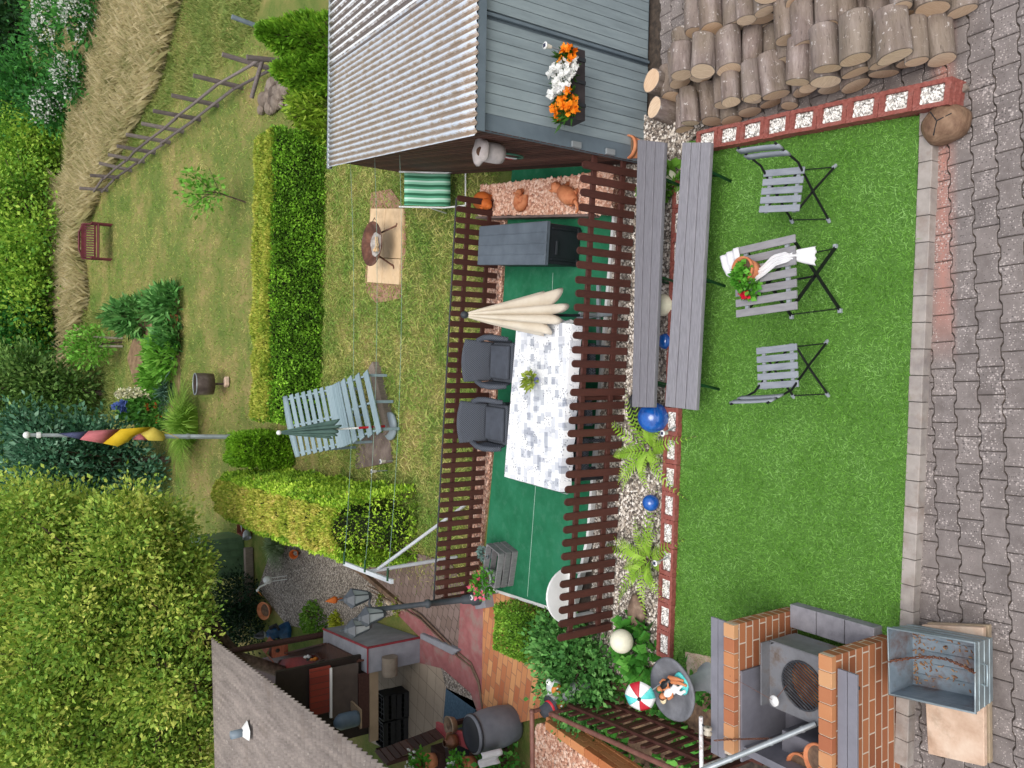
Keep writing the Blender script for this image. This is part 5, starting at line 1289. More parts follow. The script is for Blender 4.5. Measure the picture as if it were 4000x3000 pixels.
# ------------------------------------------------------------------ zinc tub on stone slabs
M_zinc = mat('zinc', ['#7f8b90', '#93a0a5', '#a5b0b4'], 6, rough=.4, metal=.55, dirt='#6b6a60', dscale=5, damt=.5); M_zincin = mat('zinc_inside', ['#6f7c84', '#83909a', '#8f9aa4'], 6, rough=.45, metal=.3, dirt='#6a4632', dscale=3.5, damt=.85)
M_slab = mat('pale_stone_slab', ['#b89a83', '#cbb09a', '#d6c2ae'], 6, bump=.15, dirt='#7d6048', dscale=4, damt=.5); M_slabside = mat('slab_edge', ['#76685c', '#93836f', '#a69273'], 10, bump=.3, attr=.5)
zr_, zs = .42, .14
TP = [at(3470, 2452, zr_), at(3810, 2512, zr_), at(3812, 2785, zr_), at(3475, 2712, zr_)]
tc = sum(TP, V((0, 0, 0))) / 4; bot = [V((tc.x + (p.x - tc.x) * .93, tc.y + (p.y - tc.y) * .93, zs + .005)) for p in TP]
sl = [at(3615, 2735, zs), at(3840, 2760, zs), at(3845, 2995, zs), at(3625, 2945, zs)]
sl[0] += V((.55, .03, 0)); sl[1] += V((.55, .0, 0))
for k, (z, dx) in enumerate(((zs, 0), (zs - .052, .012), (zs - .1, -.01))):
    o = MB().slab([V((p.x + dx, p.y - dx, z)) for p in sl], .045)
    tag(o.build('stone_slab', M_slab if k == 0 else M_slabside, bevel=.006), ['pale beige stone slab on top of the small stack under the zinc tub', 'stone slab in the middle of the stack under the zinc tub', 'lowest stone slab of the stack under the zinc tub'][k], 'stone slab', 'stone slabs under the zinc tub')
tub = thing('zinc_tub', 'rectangular zinc tub tilted open over stone slabs, littered with bark inside', 'tub', V((tc.x, tc.y, zs)))
mb = MB(); T2 = [V((tc.x + (p.x - tc.x) * .985, tc.y + (p.y - tc.y) * .985, p.z)) for p in TP]; B2 = [V((tc.x + (p.x - tc.x) * .98, tc.y + (p.y - tc.y) * .98, p.z + .006)) for p in bot]
for i in range(4):
    j = (i + 1) % 4; mb.add([TP[i], TP[j], bot[j], bot[i]], [(0, 1, 2, 3)]); mb.add([TP[i], TP[j], T2[j], T2[i]], [(0, 1, 2, 3)])
    for f in (.2, .5, .8): a, b = TP[i].lerp(bot[i], f), TP[j].lerp(bot[j], f); mb.tube([a, b], .005, 6, caps=False)
mb.add(bot, [(0, 1, 2, 3)]); mb.build('shell', M_zinc, tub, fixn=False)
mb = MB()
for i in range(4): j = (i + 1) % 4; mb.add([T2[i], T2[j], B2[j], B2[i]], [(0, 1, 2, 3)])
mb.add(B2, [(0, 1, 2, 3)])
for f in (.2, .4, .6, .8): mb.tube([B2[0].lerp(B2[3], f) + V((0, 0, .003)), B2[1].lerp(B2[2], f) + V((0, 0, .003))], .004, 6)
mb.build('inside', M_zincin, tub, fixn=False)
mb = MB(); mb.tube([p + V((0, 0, .003)) for p in TP], .01, 8, closed=True); mb.build('rim', M_zinc, tub)
m_ = TP[1].lerp(TP[2], .5).lerp(bot[1].lerp(bot[2], .5), .4); u = (TP[2] - TP[1]).normalized(); nn = V((u.y, -u.x, 0)); nn = nn if nn.dot(tc - m_) < 0 else -nn
mb = MB(); mb.tube([m_ - u * .07, m_ - u * .07 + nn * .03, m_ + u * .07 + nn * .03, m_ + u * .07], .008, 8); mb.build('handle', M_zinc, tub)
q = [b.lerp(tc + V((0, 0, zs - tc.z)), .05) for b in B2]; pts = []
for _ in range(130): a, b = random.random() ** 2.2 * .9, random.random(); p = q[3].lerp(q[0], b).lerp(q[2].lerp(q[1], b), a); pts.append((p.x, p.y, B2[0].z + .006))
mb = MB()
for p in pts: mb.box(V(p), (random.uniform(.008, .03), random.uniform(.004, .01), .005), rz=random.uniform(0, 3))
tag(mb.build('bark_litter', mat('litter', ['#6b4632', '#8d6646', '#a98863'], 14, attr=.8)), kind='stuff')
pc_ = [at(3445, 2582, .52), TP[0].lerp(TP[3], .5) + V((0, 0, .012)), at(3560, 2570, .25), at(3640, 2566, .2), at(3700, 2575, .24), at(3790, 2615, .33), TP[1].lerp(TP[2], .42) + V((0, 0, .012))]
chain('chain', 'dark rusty chain looped inside the zinc tub and over its rims', pc_[1:], M_rust, .03, .0045)

# ------------------------------------------------------------------ terracotta pots at the lower edge, bird bath with figures
for (X, Y, z, r, h, lab) in ((3195, 2975, .78, .13, .12, 'large terracotta pot standing on the barbecue at the edge of the picture'), (3120, 3005, .70, .12, .16, 'terracotta bowl on the barbecue with a dried plant inside')):
    c = at(X, Y, z); c.z = z - h; t = pot('terracotta_pot', lab, c, r, h, 'terracotta pots on the barbecue', ratio=.75)
s = MB(); c = at(3160, 3000, .5); s.box((c.x, c.y, .43), (.5, .4, .3)); tag(s.build('concrete_plinth', M_darkgrey, bevel=.01), 'dark grey plinth carrying the terracotta pots beside the barbecue', 'plinth')
M_bath = mat('dark_stone', ['#5b5c60', '#6c6d72', '#7d7e83'], 8, rough=.6, bump=.25); M_bathl = mat('pale_stone', ['#8f9498', '#a5a9ac'], 8, rough=.7, bump=.3)
zb_ = .56; bc = at(2635, 2690, zb_); bb = thing('bird_bath', 'dark grey stone bird bath dish on a fluted pedestal with a painted figure in it', 'bird bath', V((bc.x, bc.y, .05)))
mb = MB(); mb.lathe([(.001, -.07), (.1, -.07), (.22, -.03), (.285, .02), (.29, .04), (.265, .045), (.2, .01), (.1, -.02), (.001, -.025)], bc, 40, wob=.02); mb.build('dish', M_bath, bb)
mb = MB(); mb.lathe([(.15, -.5), (.15, -.46), (.1, -.4), (.075, -.25), (.085, -.12), (.13, -.07)], bc, 24, wob=.06); mb.build('pedestal', M_bathl, bb)
mb = MB(); c = at(2735, 2600, .08); mb.box((c.x - .06, c.y, .06), (.34, .36, .06), rz=.15); tag(mb.build('stone_slab', M_slab, bevel=.008), 'single beige stone slab lying on the turf corner under the bird bath', 'stone slab')
# lying figure of two people on a turquoise towel under a toy parasol (a garden ornament)
M_turq = mat('turquoise_paint', ['#3fb8b4', '#6fd0cb'], 20, bump=.3, rough=.4); M_skin = mat('painted_skin', ['#b26a3f', '#c8845a'], 8, rough=.45); M_whitep = mat('white_gloss', ['#dcdcda', '#ececea'], 5, rough=.35); M_blackp = mat('black_gloss', ['#141416', '#1f2023'], 5, rough=.35); M_redp = mat('red_gloss', ['#a81526', '#c22a38'], 5, rough=.35); M_greenp = mat('green_gloss', ['#0f5a3c', '#17724d'], 5, rough=.35); M_brownhair = mat('brown_gloss', ['#3a2318', '#553524'], 5, rough=.4)
fz = zb_ + .02
f0 = at(2640, 2710, fz); tw = thing('couple_figure', 'painted ornament of two figures lying on a turquoise towel in the bird bath', 'figurine', V((f0.x, f0.y, fz - .02)))
mb = MB(); c = at(2660, 2672, fz); mb.lathe([(.001, .015), (.095, .012), (.105, 0), (.001, -.005)], c, 20, sx=1.0, sy=.95, wob=.1); mb.build('towel', M_turq, tw)
def figure(head, hip, knee, foot, s, mt, ml, hair, nm):
    h, p, k, f = V(head), V(hip), V(knee), V(foot); d = (h - p).normalized()
    side = d.cross(V((0, 0, 1))).normalized()
    mb = MB(); mb.tube([p, p.lerp(h, .25), p.lerp(h, .6), p.lerp(h, .78), p.lerp(h, .88)], [.026 * s, .03 * s, .034 * s, .022 * s, .013 * s], 12); b = mb.build('body', mt, tw)
    mb = MB(); mb.ball(h, .027 * s, (1, 1, 1.1), 14, 10); hd_ = mb.build('head', M_skin, tw)
    mb = MB(); mb.ball(h + d * .008 + V((0, 0, .004)), .029 * s, (1, 1, .8), 12, 8); mb.build('hair', hair, hd_)
    for e in (-1, 1):
        mb = MB(); o_ = side * (.018 * s * e); mb.tube([p + o_, k + o_, f + o_ * 1.2], [.02 * s, .015 * s, .009 * s], 8); mb.ball(f + o_ * 1.2, .013 * s); mb.build('leg', ml, tw)
        mb = MB(); sh = p.lerp(h, .74) + side * (.034 * s * e); mb.tube([sh, sh.lerp(p, .5) + side * (.02 * e * s) + V((0, 0, .012)), sh.lerp(p, .8) + side * (.004 * e) + V((0, 0, .025))], [.012 * s, .01 * s, .007 * s], 8); mb.build('arm', M_skin, tw)
figure(at(2578, 2692, fz + .09), at(2620, 2655, fz + .035), at(2650, 2660, fz + .05), at(2672, 2668, fz + .02), 1.15, M_blackp, M_skin, M_greenp, 'a')
figure(at(2590, 2720, fz + .09), at(2640, 2690, fz + .035), at(2655, 2700, fz + .06), at(2668, 2690, fz + .02), 1.25, M_whitep, M_whitep, M_brownhair, 'b')
mb = MB(); a, b = at(2575, 2725, fz + .02), at(2600, 2730, fz + .03); mb.ball(at(2590, 2728, fz + .02), .045, (1.2, .9, .55)); mb.build('pillow', mat('cream_gloss', ['#d8c39c', '#e6d4b0'], 6), tw)
pt = at(2497, 2730, zb_ + .32); pbz = V((pt.x + .07, pt.y + .02, fz)); tp_ = thing('toy_parasol', 'toy parasol in red white and turquoise wedges over the bird bath figures', 'parasol', pbz)
mb = MB(); mb.tube([pbz, pt], .006, 8); mb.build('pole', M_whitep, tp_)
Mx = Matrix.Rotation(R(38), 3, 'X') @ Matrix.Rotation(R(-5), 3, 'Y'); wed = [M_whitep, M_turq, M_redp]
for i in range(8):
    mb = MB(); a0, a1 = i * math.pi / 4, (i + 1) * math.pi / 4
    def cap(u, v): th = a0 + (a1 - a0) * u; r = .145 * v * (1 - .04 * math.sin(math.pi * u)); return pt + Mx @ V((r * math.cos(th), r * math.sin(th), .0 - .055 * v * v))
    mb.grid(5, 6, cap); mb.build('canopy_wedge', [M_redp, M_whitep, M_turq, M_whitep, M_redp, M_whitep, M_turq, M_whitep][i], tp_, solid=.004)
mb = MB(); mb.ball(pt + V((0, -.005, .006)), .018); mb.build('finial', M_blackp, tp_)

# ------------------------------------------------------------------ animal ornament with a top hat peeping from the evergreen bush
c = at(2175, 2725, .62); M_badger = mat('grey_white_gloss', ['#a9adb0', '#d5d7d8'], 14, rough=.45); M_orangeface = mat('orange_gloss', ['#b5651d', '#d0863a'], 10, rough=.45)
fg = thing('hatted_animal_ornament', 'painted animal pair ornament with a dark top hat beside the evergreen bush', 'figurine', V((c.x, c.y, .05)))
mb = MB(); mb.lathe([(.001, -.52), (.12, -.52), (.13, -.3), (.11, -.12), (.06, -.04)], c, 18); mb.build('body', M_badger, fg)
for dx, dy in ((.1, .05), (-.07, -.02)):
    hc = c + V((dx, dy, 0)); mb = MB(); mb.ball(hc, .095, (1, 1, .95)); h = mb.build('head', M_badger, fg)
    mb = MB(); mb.ball(hc + V((.0, -.06, .01)), .068, (1, .8, 1)); mb.build('face', M_orangeface, h)
    for e in (-1, 1):
        mb = MB(); mb.ball(hc + V((e * .075, .0, .07)), .038); mb.build('ear', M_whitep, h)
        mb = MB(); mb.ball(hc + V((e * .026, -.11, .03)), .014); mb.build('eye', M_whitep, h)
    mb = MB(); mb.ball(hc + V((0, -.118, -.01)), .016); mb.build('nose', M_blackp, h)
M_hat = mat('felt_black', ['#2b2d33', '#3a3d44'], 14, rough=.8); hc = c + V((-.07, -.02, .085)); mb = MB(); Mt = Matrix.Rotation(R(-18), 3, 'Y'); mb.lathe([(.13, .0), (.13, .008), (.078, .012), (.066, .14), (.001, .145)], hc, 22, M=Mt); ht = mb.build('hat', M_hat, fg)
mb = MB(); mb.lathe([(.081, .013), (.081, .04), (.076, .041)], hc, 22, M=Mt); mb.build('hat_band', M_redp, ht)

# ------------------------------------------------------------------ brown railing and picket fence over a brick-edged gravel bed, lower left
M_rail = mat('brown_tube', ['#5d3a32', '#714a40', '#7d564b'], 8, rough=.5)
zr1 = .85
a, b = at(2150, 2788, zr1), at(2640, 3010, zr1); fence2 = thing('railing_fence', 'brown picket fence with round tube handrail in the lower left corner', 'fence', (a.x, a.y, 0.05))
b = a + (b - a) * 1.25
mb = MB(); mb.tube([a, b], .026, 12); mb.build('handrail', M_rail, fence2)
a2 = V((a.x, a.y, .1)); d = (b - a).normalized(); nn = V((-d.y, d.x, 0)); nn = nn if nn.x > 0 else -nn
n2 = int((b - a).length / .165)
me = picket_mesh(.68, .07).mesh('picket', M_picket)
for i in range(n2):
    p = a + d * (.08 + .165 * i); link('picket', me, fence2, (p.x - a.x + nn.x * .03, p.y - a.y + nn.y * .03, .05), (0, 0, math.atan2(d.y, d.x)))
for z in (.25, .62): mb = MB(); o_ = nn * .055; mb.bar(V((a.x, a.y, z)) + o_, V((b.x, b.y, z)) + o_, .03, .05); mb.build('rail', M_picket, fence2)
e = at(2080, 2778, .98)
mb = MB(); mb.tube([V((a.x, a.y, 0)), V((a.x, a.y, zr1))], .022, 10); mb.build('post', M_rail, fence2)
p0, p1 = at(2078, 2780, .95), at(2080, 3000, .95); rl = thing('handrail', 'separate brown tube handrail running to the left edge by the grey barrel', 'railing', (p0.x, p0.y, 0.05)); mb = MB(); mb.tube([p0, p1 + (p1 - p0) * .3], .028, 12); mb.build('tube', M_rail, rl); mb = MB(); mb.tube([V((p0.x, p0.y, 0)), p0], .024, 10); mb.ball(p0, .032); mb.build('post', M_rail, rl)
zz = .3; M_tile = mat('orange_wall_tile', ['#a8623c', '#bb7a4e', '#c98d60'], 4, attr=.6, bump=.1, rough=.6)
wl_ = [at(2130, 2800, zz), at(2215, 2830, zz), at(2440, 3010, zz), at(2350, 3010, zz)]
off_ = -d * 0; br = MB(); A1, B1 = at(2190, 2815, zz), at(2480, 3010, zz); L = (B1 - A1).length; u = (B1 - A1).normalized()
k = 0; s = 0
while s < L + .4: br.bar(A1 + u * s + V((0, 0, -.02)), A1 + u * (s + .24) + V((0, 0, -.02)), .11, .045); br.r[-6:] = [random.random()] * 6; s += .248
for z in (0.05, .13, .21):
    s = -.1 if k % 2 else 0; k += 1
    while s < L + .4: br.bar(A1 + u * s + V((0, 0, z - .02)), A1 + u * (s + .24) + V((0, 0, z - .02)), .1, .075); br.r[-6:] = [random.random()] * 6; s += .248
tag(br.build('low_brick_wall', M_tile, bevel=.004), 'low orange brick wall edging the gravel bed below the railing', 'wall')
gv = [at(2095, 2830, .22), at(2175, 2830, .22), at(2440, 3010, .22), at(2360, 3100, .22), at(2080, 3100, .22)]
t = MB(); t.slab(gv, .2); tag(t.build('lower_gravel_bed', M_pinkgravel), kind='structure'); pebbles('pink_pebbles', [p.xy for p in gv], 1500, .22, .022, M_pinkpebble)
sb_ = [at(2420, 2640, .045), at(2640, 2560, .045), at(2850, 2500, .045), at(2800, 3000, .045), at(2450, 3000, .045), at(2180, 2800, .045)]
t = MB(); t.slab(sb_, .05); tag(t.build('garden_soil', M_soil), kind='structure')
q = scatter([p.xy for p in sb_], 1500); P = np.column_stack([q, np.full(len(q), .05)]); m_ = vnoise(P + 20, 3, 2) > .5
tag(leaves('ground_cover', P[m_], RNG.normal(size=(m_.sum(), 3)) * .7 + np.array([0, 0, .7]), .09, .06, M_lobed, RNG.random(m_.sum())), kind='stuff')
# ------------------------------------------------------------------ paving, tiles and steps on the left
def tile_mat(name, c1, c2, mortar, bw, bh, ms=.006, rot=0.0, off=.5, bump=.4):
    m, n, p = newmat(name); v = coords(n, 'World'); mp = n.nodes.new('ShaderNodeMapping'); mp.inputs['Rotation'].default_value = (0, 0, rot); n.links.new(v, mp.inputs[0])
    b = n.nodes.new('ShaderNodeTexBrick'); n.links.new(mp.outputs[0], b.inputs['Vector']); b.inputs['Scale'].default_value = 1; b.offset = off
    b.inputs['Brick Width'].default_value = bw; b.inputs['Row Height'].default_value = bh; b.inputs['Mortar Size'].default_value = ms
    b.inputs['Color1'].default_value = lin(c1); b.inputs['Color2'].default_value = lin(c2); b.inputs['Mortar'].default_value = lin(mortar)
    c = mixc(n, mth(n, 'MULTIPLY', noise(n, v, 3, 6), .35), b.outputs['Color'], lin(c1)); d = ramp(n, noise(n, v, 6, 7, .75), [(.55, (0, 0, 0, 1)), (.7, (1, 1, 1, 1))])
    c = mixc(n, mth(n, 'MULTIPLY', d, .35), c, lin(mortar)); n.links.new(c, p.inputs['Base Color']); p.inputs['Roughness'].default_value = .8
    bumped(n, p, mth(n, 'SUBTRACT', 1.0, b.outputs['Fac']), bump, .01); return m
M_otile = tile_mat('orange_floor_tile', '#a9623f', '#d09b68', '#8d6a52', .24, .12, .007, R(12)); M_beige = tile_mat('beige_floor_tile', '#9c8d7b', '#aa9b88', '#6f6355', .3, .3, .006, R(8), 0)
M_brownpave = tile_mat('brown_paving', '#6b5950', '#83706a', '#4a3e37', .2, .16, .008, R(20)); M_pink = mat('worn_pink_paint', ['#84504f', '#945c5c', '#a06a69'], 5, dirt='#8d7d75', dscale=3, damt=.9, bump=.25, rough=.75)
M_blockgrey = mat('grey_render', ['#77787f', '#83848b', '#8e8f96'], 4, bump=.2, rough=.75, dirt='#85848a', dscale=3, damt=.4)
def sheet_s(name, px, z, m, th=.03):
    t = MB(); t.slab([at(X, Y, z) for X, Y in px], th); return tag(t.build(name, m), kind='structure')
sheet_s('tile_path', [(1888, 2318), (1935, 2310), (2060, 2345), (2150, 2500), (2200, 2640), (2170, 2790), (2000, 2830), (1880, 2800)], .045, M_otile)
sheet_s('pink_path_edge', [(1800, 2308), (1888, 2318), (1880, 2800), (1862, 2775), (1788, 2560)], .035, M_pink)
sheet_s('brown_paving', [(1240, 2120), (1500, 2130), (1660, 2170), (1760, 2200), (1830, 2310), (1788, 2560), (1600, 2390), (1430, 2240)], .012, M_brownpave)
sheet_s('pink_floor_edge', [(1545, 2392), (1600, 2380), (1790, 2550), (1872, 2690), (1868, 2770), (1720, 2610), (1640, 2590), (1640, 2490)], .024, M_pink)
sheet_s('kitchen_floor', [(1560, 2600), (1645, 2585), (1728, 2612), (1742, 2690), (1728, 2860), (1560, 2950), (1450, 2900), (1440, 2620)], .016, M_beige)
sheet_s('pebble_strip', [(1722, 2608), (1868, 2735), (1862, 2775), (1742, 2690)], .03, M_gravel)
mtx = [at(1742, 2688, .03), at(1866, 2745, .03), at(1850, 2800, .03), at(1728, 2855, .03)]
t = MB(); t.slab(mtx, .012); tag(t.build('door_mat', mat('blue_mat', ['#34495a', '#415a6d', '#4c677b'], 30, bump=.5, rough=.95)), 'slate blue mat on the floor of the outdoor kitchen', 'mat')
gp = [G(1080, 2090), G(1250, 2110), G(1440, 2240), G(1600, 2390), G(1545, 2400), G(1260, 2470), G(1120, 2440), G(1010, 2300)]
t = MB(); t.slab([p + V((0, 0, .012)) for p in gp], .05); tag(t.build('gravel_garden', M_gravel), kind='structure'); pebbles('garden_pebbles', [p.xy for p in gp], 7000, .012, .02, stone_mat('tan_pebble', ['#5b5046', '#93836f', '#bda98f', '#d9c8b0']))
t = MB(); e = [G(1090, 2085), G(1240, 2115), G(1430, 2240), G(1560, 2350)]
for a, b in zip(e, e[1:]): t.bar(a + V((0, 0, .03)), b + V((0, 0, .03)), .09, .12)
tag(t.build('kerb_edging', M_soil, bevel=.01), kind='structure')
# hoses lying over the path
M_hose = mat('brown_hose', ['#5f4a3d', '#75604f'], 8, rough=.6)
for k, o_ in enumerate((0, 16)):
    pt = [at(X, Y + o_, .05) for X, Y in ((1280, 2240), (1400, 2270), (1520, 2330), (1640, 2400), (1730, 2490), (1790, 2550), (1840, 2590), (1870, 2660), (1885, 2760))]
    tag(MB().tube(pt, .014, 8).build('garden_hose', M_hose), ['brown garden hose curving over the path, on the side of the lamp post', 'brown garden hose curving over the path, on the side of the kitchen'][k], 'hose', 'hoses across the path')

# ------------------------------------------------------------------ outdoor kitchen: grey rendered block, brown plank counter, recesses
C0 = at(1645, 2490, 0.0); hk = zat(C0.y, 1437); Ct = V((C0.x, C0.y, hk)); Ft = at(1262, 2456, hk); Lt = at(1437, 2632, hk)
kb_ = thing('grey_counter_block', 'grey rendered masonry block with dark red edge lines at the outdoor kitchen', 'counter', C0)
mb = MB(); mb.slab([Ct, Ft, Ft + (Lt - Ct), Lt], hk); bl = mb.build('block', M_blockgrey, kb_, bevel=.01)
M_redline = mat('dark_red_paint', ['#6e1f26', '#85303a'], 8)
for a, b in ((Ct, Ft), (Ct, Lt)): mb = MB(); mb.bar(a + V((0, 0, .004)), b + V((0, 0, .004)), .035, .012); mb.build('edge_line', M_redline, bl)
mb = MB(); mb.bar(Ct + V((0.003, -.003, 0)), V((Ct.x, Ct.y, .02)) + V((.003, -.003, 0)), .03, .03); mb.build('edge_line', M_redline, bl)
mb = MB(); rr = [at(1640, 2474, .1), at(1790, 2540, .1), at(1765, 2560, .1), at(1640, 2496, .1)]; mb.slab(rr, .1); mb.build('ramp_end', M_blockgrey, kb_, bevel=.02)
M_cntr = mat('brown_plank', ['#38221b', '#492e25', '#5a3b30'], 6, stretch=(1, 8, 4), bump=.3, rough=.6)
zc_ = hk + .06; cpx = [(1275, 2513), (1408, 2580), (1085, 2668), (990, 2700), (960, 2590)]
cn = [at(X, Y, zc_) for X, Y in cpx]; ct = thing('plank_counter', 'dark brown plank counter carrying a tray and a bird house', 'counter', V((cn[1].x, cn[1].y, 0)))
mb = MB(); mb.slab(cn, .05); mb.build('top', M_cntr, ct, bevel=.004); mb = MB(); mb.bar(cn[0] + V((0, 0, .04)), cn[4] + V((0, 0, .04)), .03, .09); mb.build('back_board', M_cntr, ct)
mb = MB(); mb.bar(cn[1] + V((0, -.01, -.03)), cn[2] + V((0, -.01, -.03)), .03, .1); mb.build('front_board', M_cntr, ct)
yk = C0.y + .15
def panel(nm, X0, X1, Y0, Y1, y, m, parent, dep=.05):
    a, b = aty(X0, Y0, y), aty(X1, Y1, y); mb = MB(); z0, z1 = max(.0, min(a.z, b.z)), max(a.z, b.z); xl_, xr_ = min(aty(X0, Y0, y).x, aty(X0, Y1, y).x), max(aty(X0, Y0, y).x, aty(X0, Y1, y).x)
    mb.box(((xl_ + xr_) / 2, y + dep / 2, (z0 + z1) / 2), (xr_ - xl_, dep, z1 - z0)); return mb.build(nm, m, parent)
M_redtile = tile_mat('red_wall_tile', '#6e2418', '#85301f', '#4a2a20', .1, .1, .006, 0, 0); M_recess = mat('recess_dark', ['#1f1713', '#2b211b'], 5); M_soapst = mat('stone_panel', ['#4a403b', '#5a4f48'], 6, bump=.2); M_beigewd = mat('beige_board', ['#8d7a63', '#a08b72'], 6, stretch=(1, 4, 1))
kw = thing('kitchen_front', 'outdoor kitchen front with red tile panel, stone panel and brown timber posts under the counter', 'kitchen', (C0.x - 1.2, yk, 0))
panel('dark_recess', 1080, 1475, 2625, 2960, yk + .14, M_recess, kw, .06)
panel('red_tile_panel', 1212, 1292, 2618, 2800, yk + .02, M_redtile, kw); panel('stone_panel', 1298, 1400, 2612, 2812, yk + .04, M_soapst, kw); panel('white_edge', 1290, 1298, 2612, 2806, yk - .01, M_white, kw)
panel('timber_beam', 1402, 1442, 2636, 2850, yk - .02, M_brownboard, kw); panel('beige_board', 1444, 1478, 2626, 2900, yk - .03, M_beigewd, kw)
mb = MB(); a, b = aty(1505, 2640, yk - .25), aty(1598, 2605, yk - .25); mb.tube([V((a.x, a.y, a.z - .08)), V((a.x + .3, a.y, a.z - .08))], .13, 16); ck = mb.build('x', mat('old_drum', ['#6b6154', '#80766a'], 8, bump=.2)); ck.name = 'small_drum'; tag(ck, 'small beige drum hanging under the grey counter block', 'drum')
# black crates stacked on the floor
M_crateb = mat('black_crate', ['#0f1012', '#191a1d'], 6, rough=.5)
def crate(loc, label, rz=0):
    t = thing('bottle_crate', label, 'crate', loc, 'black crates stacked in the outdoor kitchen', rz); mb = MB(); w_, d_, h_ = .42, .32, .24
    for x in (-w_ / 2, w_ / 2): mb.box((x, 0, h_ / 2), (.015, d_, h_))
    for y in (-d_ / 2, d_ / 2):
        for z in (.05, .19): mb.box((0, y, z), (w_, .015, .09))
    mb.box((0, 0, .01), (w_ - .02, d_ - .02, .015)); mb.build('shell', M_crateb, t, local=True)
    mb = MB()
    for i in range(1, 5): mb.box((-w_ / 2 + w_ * i / 5, 0, .14), (.008, d_ - .02, .14))
    mb.box((0, 0, .14), (w_ - .02, .008, .14)); mb.build('divider', M_crateb, t, local=True); return t
b0 = at(1592, 2745, .016); b1 = at(1585, 2840, .016); c0_ = crate((b0.x, b0.y + .1, .016), 'black bottle crate, lower of the stack nearer the grey block')
dup(c0_, (b0.x + .01, b0.y + .1, .258), .04, 'black bottle crate, upper of the stack nearer the grey block'); dup(c0_, (b1.x, b1.y + .05, .016), 0, 'black bottle crate, lower of the stack farther from the grey block'); dup(c0_, (b1.x - .01, b1.y + .05, .258), .03, 'black bottle crate, upper of the stack farther from the grey block')
o = MB(); c = aty(1352, 2815, yk - .3); o.lathe([(.001, -.2), (.11, -.2), (.125, -.15), (.125, .1), (.08, .17), (.04, .2), (.001, .2)], c, 20); tag(o.build('gas_bottle', mat('blue_grey_bottle', ['#4a5a68', '#5a6b79'], 5, rough=.45)), 'blue grey gas bottle standing by the stone panel', 'gas bottle')
mb = MB(); mb.box((c.x, c.y + .14, c.z - .22), (.3, .44, .03)); mb.build('wall_shelf', M_beigewd, kw)
# tray with figures, bird house
tp = [at(X, Y, zc_ + .005) for X, Y in ((1078, 2607), (1190, 2622), (1266, 2572), (1245, 2552), (1105, 2572))]; cc = sum(tp, V((0, 0, 0))) / 5
tr = thing('wooden_tray', 'flat dark wooden tray with red lining and small figures on the plank counter', 'tray', cc)
mb = MB(); mb.slab([p + V((0, 0, .012)) for p in tp], .012); mb.build('lining', mat('red_lining', ['#7a2c2c', '#8f3a38'], 8), tr)
mb = MB()
for a, b in zip(tp, tp[1:] + tp[:1]): mb.bar(a + V((0, 0, .035)), b + V((0, 0, .035)), .025, .07)
mb.build('rim', M_cntr, tr)
for k, (X, Y, m) in enumerate(((1215, 2562, M_whitep), (1240, 2572, M_orangeface), (1225, 2572, M_blackp))):
    c = at(X, Y, zc_ + .02); mb = MB(); mb.lathe([(.001, 0), (.035, 0), (.04, .05), (.02, .09), (.03, .12), (.001, .15)], c, 12); tag(mb.build('small_figure', m), ['tiny white figure standing in the wooden tray', 'tiny orange figure standing in the wooden tray', 'tiny black figure standing in the wooden tray'][k], 'figurine', 'tiny figures in the wooden tray')
c = at(1120, 2528, zc_ + .0); bh_ = thing('bird_house', 'brown wooden bird house with pitched roof on the back edge of the plank counter', 'bird house', c); M_bh = mat('red_brown_wood', ['#6b3526', '#824632', '#94553d'], 8, stretch=(1, 1, 4))
mb = MB(); mb.box(c + V((0, .02, .17)), (.28, .24, .34)); mb.build('body', M_bh, bh_, bevel=.004)
for s in (-1, 1): mb = MB(); mb.slab([c + V((0, -.14, .48)), c + V((0, .18, .48)), c + V((s * .22, .18, .32)), c + V((s * .22, -.14, .32))], .02); mb.build('roof', M_bh, bh_)
mb = MB(); mb.lathe([(.001, .006), (.04, .006), (.045, 0)], c + V((0, -.105, .22)), 14, M=Matrix.Rotation(R(90), 3, 'X')); mb.build('entrance_hole', M_recess, bh_)

# ------------------------------------------------------------------ corrugated fibre roof over the kitchen
m_, n_, p_ = newmat('weathered_fibre_sheet'); v_ = coords(n_, 'Object'); cA = ramp(n_, noise(n_, coords(n_, 'Object', (2.2, .25, 1)), 6, 7, .7), [(.3, lin('#5f5752')), (.5, lin('#7a716b')), (.7, lin('#91877f'))])
cA = mixc(n_, ramp(n_, noise(n_, v_, 14, 5, .7), [(.62, (0, 0, 0, 1)), (.72, (1, 1, 1, 1))]), cA, lin('#a39b93')); mo = ramp(n_, noise(n_, v_, 1.3, 5), [(.55, (0, 0, 0, 1)), (.7, (1, 1, 1, 1))]); cA = mixc(n_, mth(n_, 'MULTIPLY', mo, .5), cA, lin('#6b5f55')); n_.links.new(cA, p_.inputs['Base Color']); p_.inputs['Roughness'].default_value = .9; bumped(n_, p_, noise(n_, v_, 40, 4), .3, .01); M_fibre = m_
M_fibre2 = mat('pale_fibre_sheet', ['#857a6d', '#9c9081', '#b0a494'], 5, stretch=(2, .4, 1), dirt='#5b5046', dscale=2.5, damt=.6, rough=.9)
Nr, Fr = at(1510, 3000, 2.3), at(826, 2492, 2.86); ex = V((-1, .03, -.03))
kr = thing('kitchen_roof', 'weathered grey corrugated roof of the outdoor kitchen in the lower left', 'roof', V((Nr.x, Nr.y, 0)))
